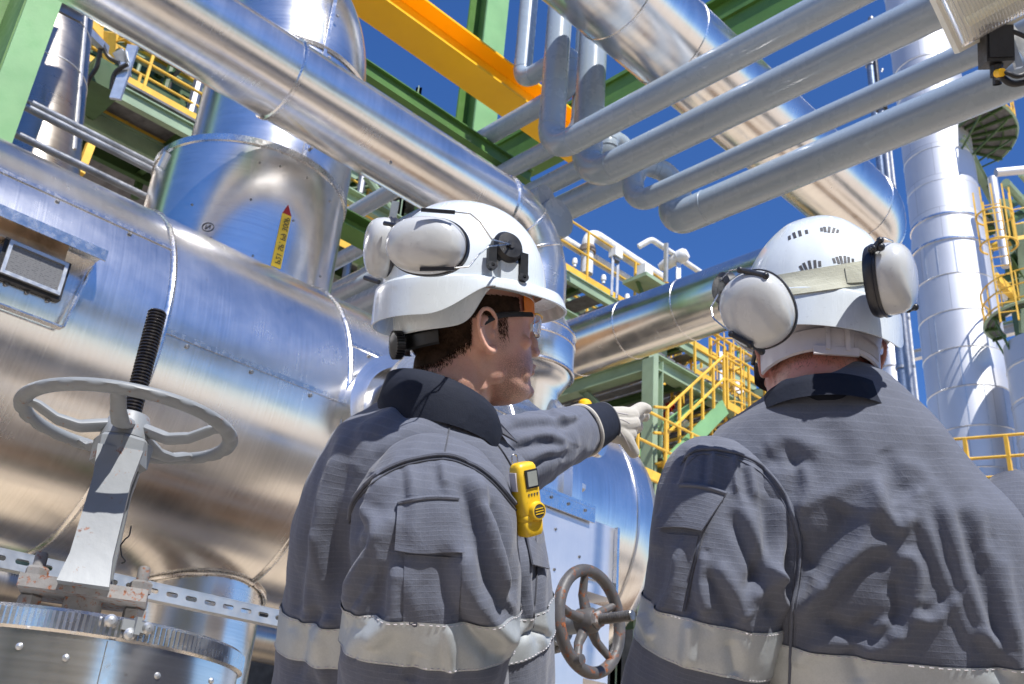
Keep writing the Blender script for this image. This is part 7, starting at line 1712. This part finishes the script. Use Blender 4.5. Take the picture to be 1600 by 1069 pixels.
# rear adjuster band (translucent) under the rim
rows = []
for z, k_ in ((-.002, .0), (-.004, .004), (-.034, .003), (-.036, .0)):
    rows.append([F2((.082+k_)*sin(t), (.108+k_)*cos(t)-.001, z-.006-.004*cos(t)) for t in np.linspace(pi*.56, pi*1.44, 80)])
mb = MB(); P = [q for r in rows for q in r]; mb.add(P, [(i*80+k, i*80+k+1, (i+1)*80+k+1, (i+1)*80+k) for i in range(3) for k in range(79)], None, True); part('nape_band', mb, M['nape'], h2t)
for a_ in (-.02, .014):
    t = pi+a_/.11; q = F2(.087*sin(t), .1135*cos(t)-.001, -.021); mb = MB(); mb.box(q, F2.z, F2.x, F2.y, .018, .0028, .0018); part('band_rib', mb, M['nape'], h2t)
for k in range(26):
    t = pi-(.32+.024*k); q = F2(.0862*sin(t), .1122*cos(t)-.001, -.020); mb = MB(); mb.box(q, F2.z, unit(F2.x*cos(t)-F2.y*sin(t)), unit(F2.x*sin(t)+F2.y*cos(t)), .011, .0006, .0006); part('band_tooth', mb, M['nape'], h2t)
m_ = MB(); q = F2(.0, -.111, -.040); m_.box(q, F2.x, F2.z, F2.y, .030, .006, .002); part('band_tab', m_, M['nape'], h2t)
# ear cups
mcL = at(1184, 484, 1.315); oL = unit(-FW*.80-RX*.38-UP_*.05); muff(h2t, mcL, oL, UP_*.82-RX*.45, .0500, .0450, .036)
mcR = at(1384, 437, 1.345); oR = unit(-FW*.52+RX*.74+UP_*.10); muff(h2t, mcR, oR, UP_*.93-RX*.20, .0480, .0420, .038)
mb = MB(); pvL = at(1136, 452, 1.44); nL = unit(-RX*.9-FW*.3); mb.lathe([(.024, -.004), (.024, .008), (.018, .014), (.0005, .015)], pvL, nL, 32); part('pivot_disc', mb, M['black'], h2t)
mb = MB(); mb.bar(pvL+nL*.006-UP_*.03, pvL+nL*.006-UP_*.005, .008, .012, nL); part('bracket_lug', mb, M['black'], h2t)
wire(h2t, [pvL+nL*.012-UP_*.004, at(1121, 462, 1.36), at(1111, 480, 1.33), at(1114, 497, 1.32), at(1142, 520, 1.30)], .0011, 'wire_arm', 'wire', .012)
wire(h2t, [pvL+nL*.012+UP_*.01, at(1140, 423, 1.36), at(1155, 420, 1.33)], .0011, 'wire_arm', 'wire', .01)
def clip(a, b, r=.0038):
    mb = MB(); mb.sweep([a, b], r, 10); mb.sphere(b, r*1.3, 10, 6); mb.sphere(a, r*1.2, 10, 6); part('clip', mb, M['rubber'], h2t)
clip(at(1156, 422, 1.30), at(1196, 431, 1.285)); clip(at(1143, 522, 1.295), at(1172, 538, 1.29)); clip(at(1176, 538, 1.30), at(1190, 549, 1.31))
clip(at(1365, 388, 1.31), at(1375, 376, 1.31)); clip(at(1419, 484, 1.34), at(1430, 480, 1.345)); clip(at(1362, 390, 1.32), at(1376, 386, 1.31), .0045)
wire(h2t, [at(1376, 375, 1.31), at(1380, 371, 1.31), at(1395, 377, 1.33), at(1397, 386, 1.34)], .0010, 'wire_arm', 'wire', .008)
# safety glasses of the right worker, hidden but for the left tip
sg2 = thing('safety_glasses', 'dark edge of safety glasses showing by the right worker\'s left ear', 'safety glasses', F2(0, .11, .02))
for s_ in (-1, 1):
    mb = MB(); q = catmull(np.array([F2(s_*.080, -.012, .010), F2(s_*.083, .01, .018), F2(s_*.081, .04, .020), F2(s_*.079, .066, .018)]), np.linspace(0, 3, 20)); mb.sweep(q, .0034, 8); part('temple_arm', mb, M['black'], sg2)
rows = []
for i in range(12):
    v = i/11; rows.append([F2(.0815*sin(t), .050+.062*cos(t)-.006*v, .026-.042*v) for t in np.linspace(-1.25, 1.25, 50)])
mb = MB(); P = [q for r in rows for q in r]; mb.add(P, [(i*50+k, i*50+k+1, (i+1)*50+k+1, (i+1)*50+k) for i in range(11) for k in range(49)], None, True); mb.add([q-F2.y*.0016 for q in P], [((i+1)*50+k, (i+1)*50+k+1, i*50+k+1, i*50+k) for i in range(11) for k in range(49)], None, True); part('lens', mb, M['rubber'], sg2, sharp=60)
for o in list(bpy.data.objects):
    if '_org' in o: del o['_org']
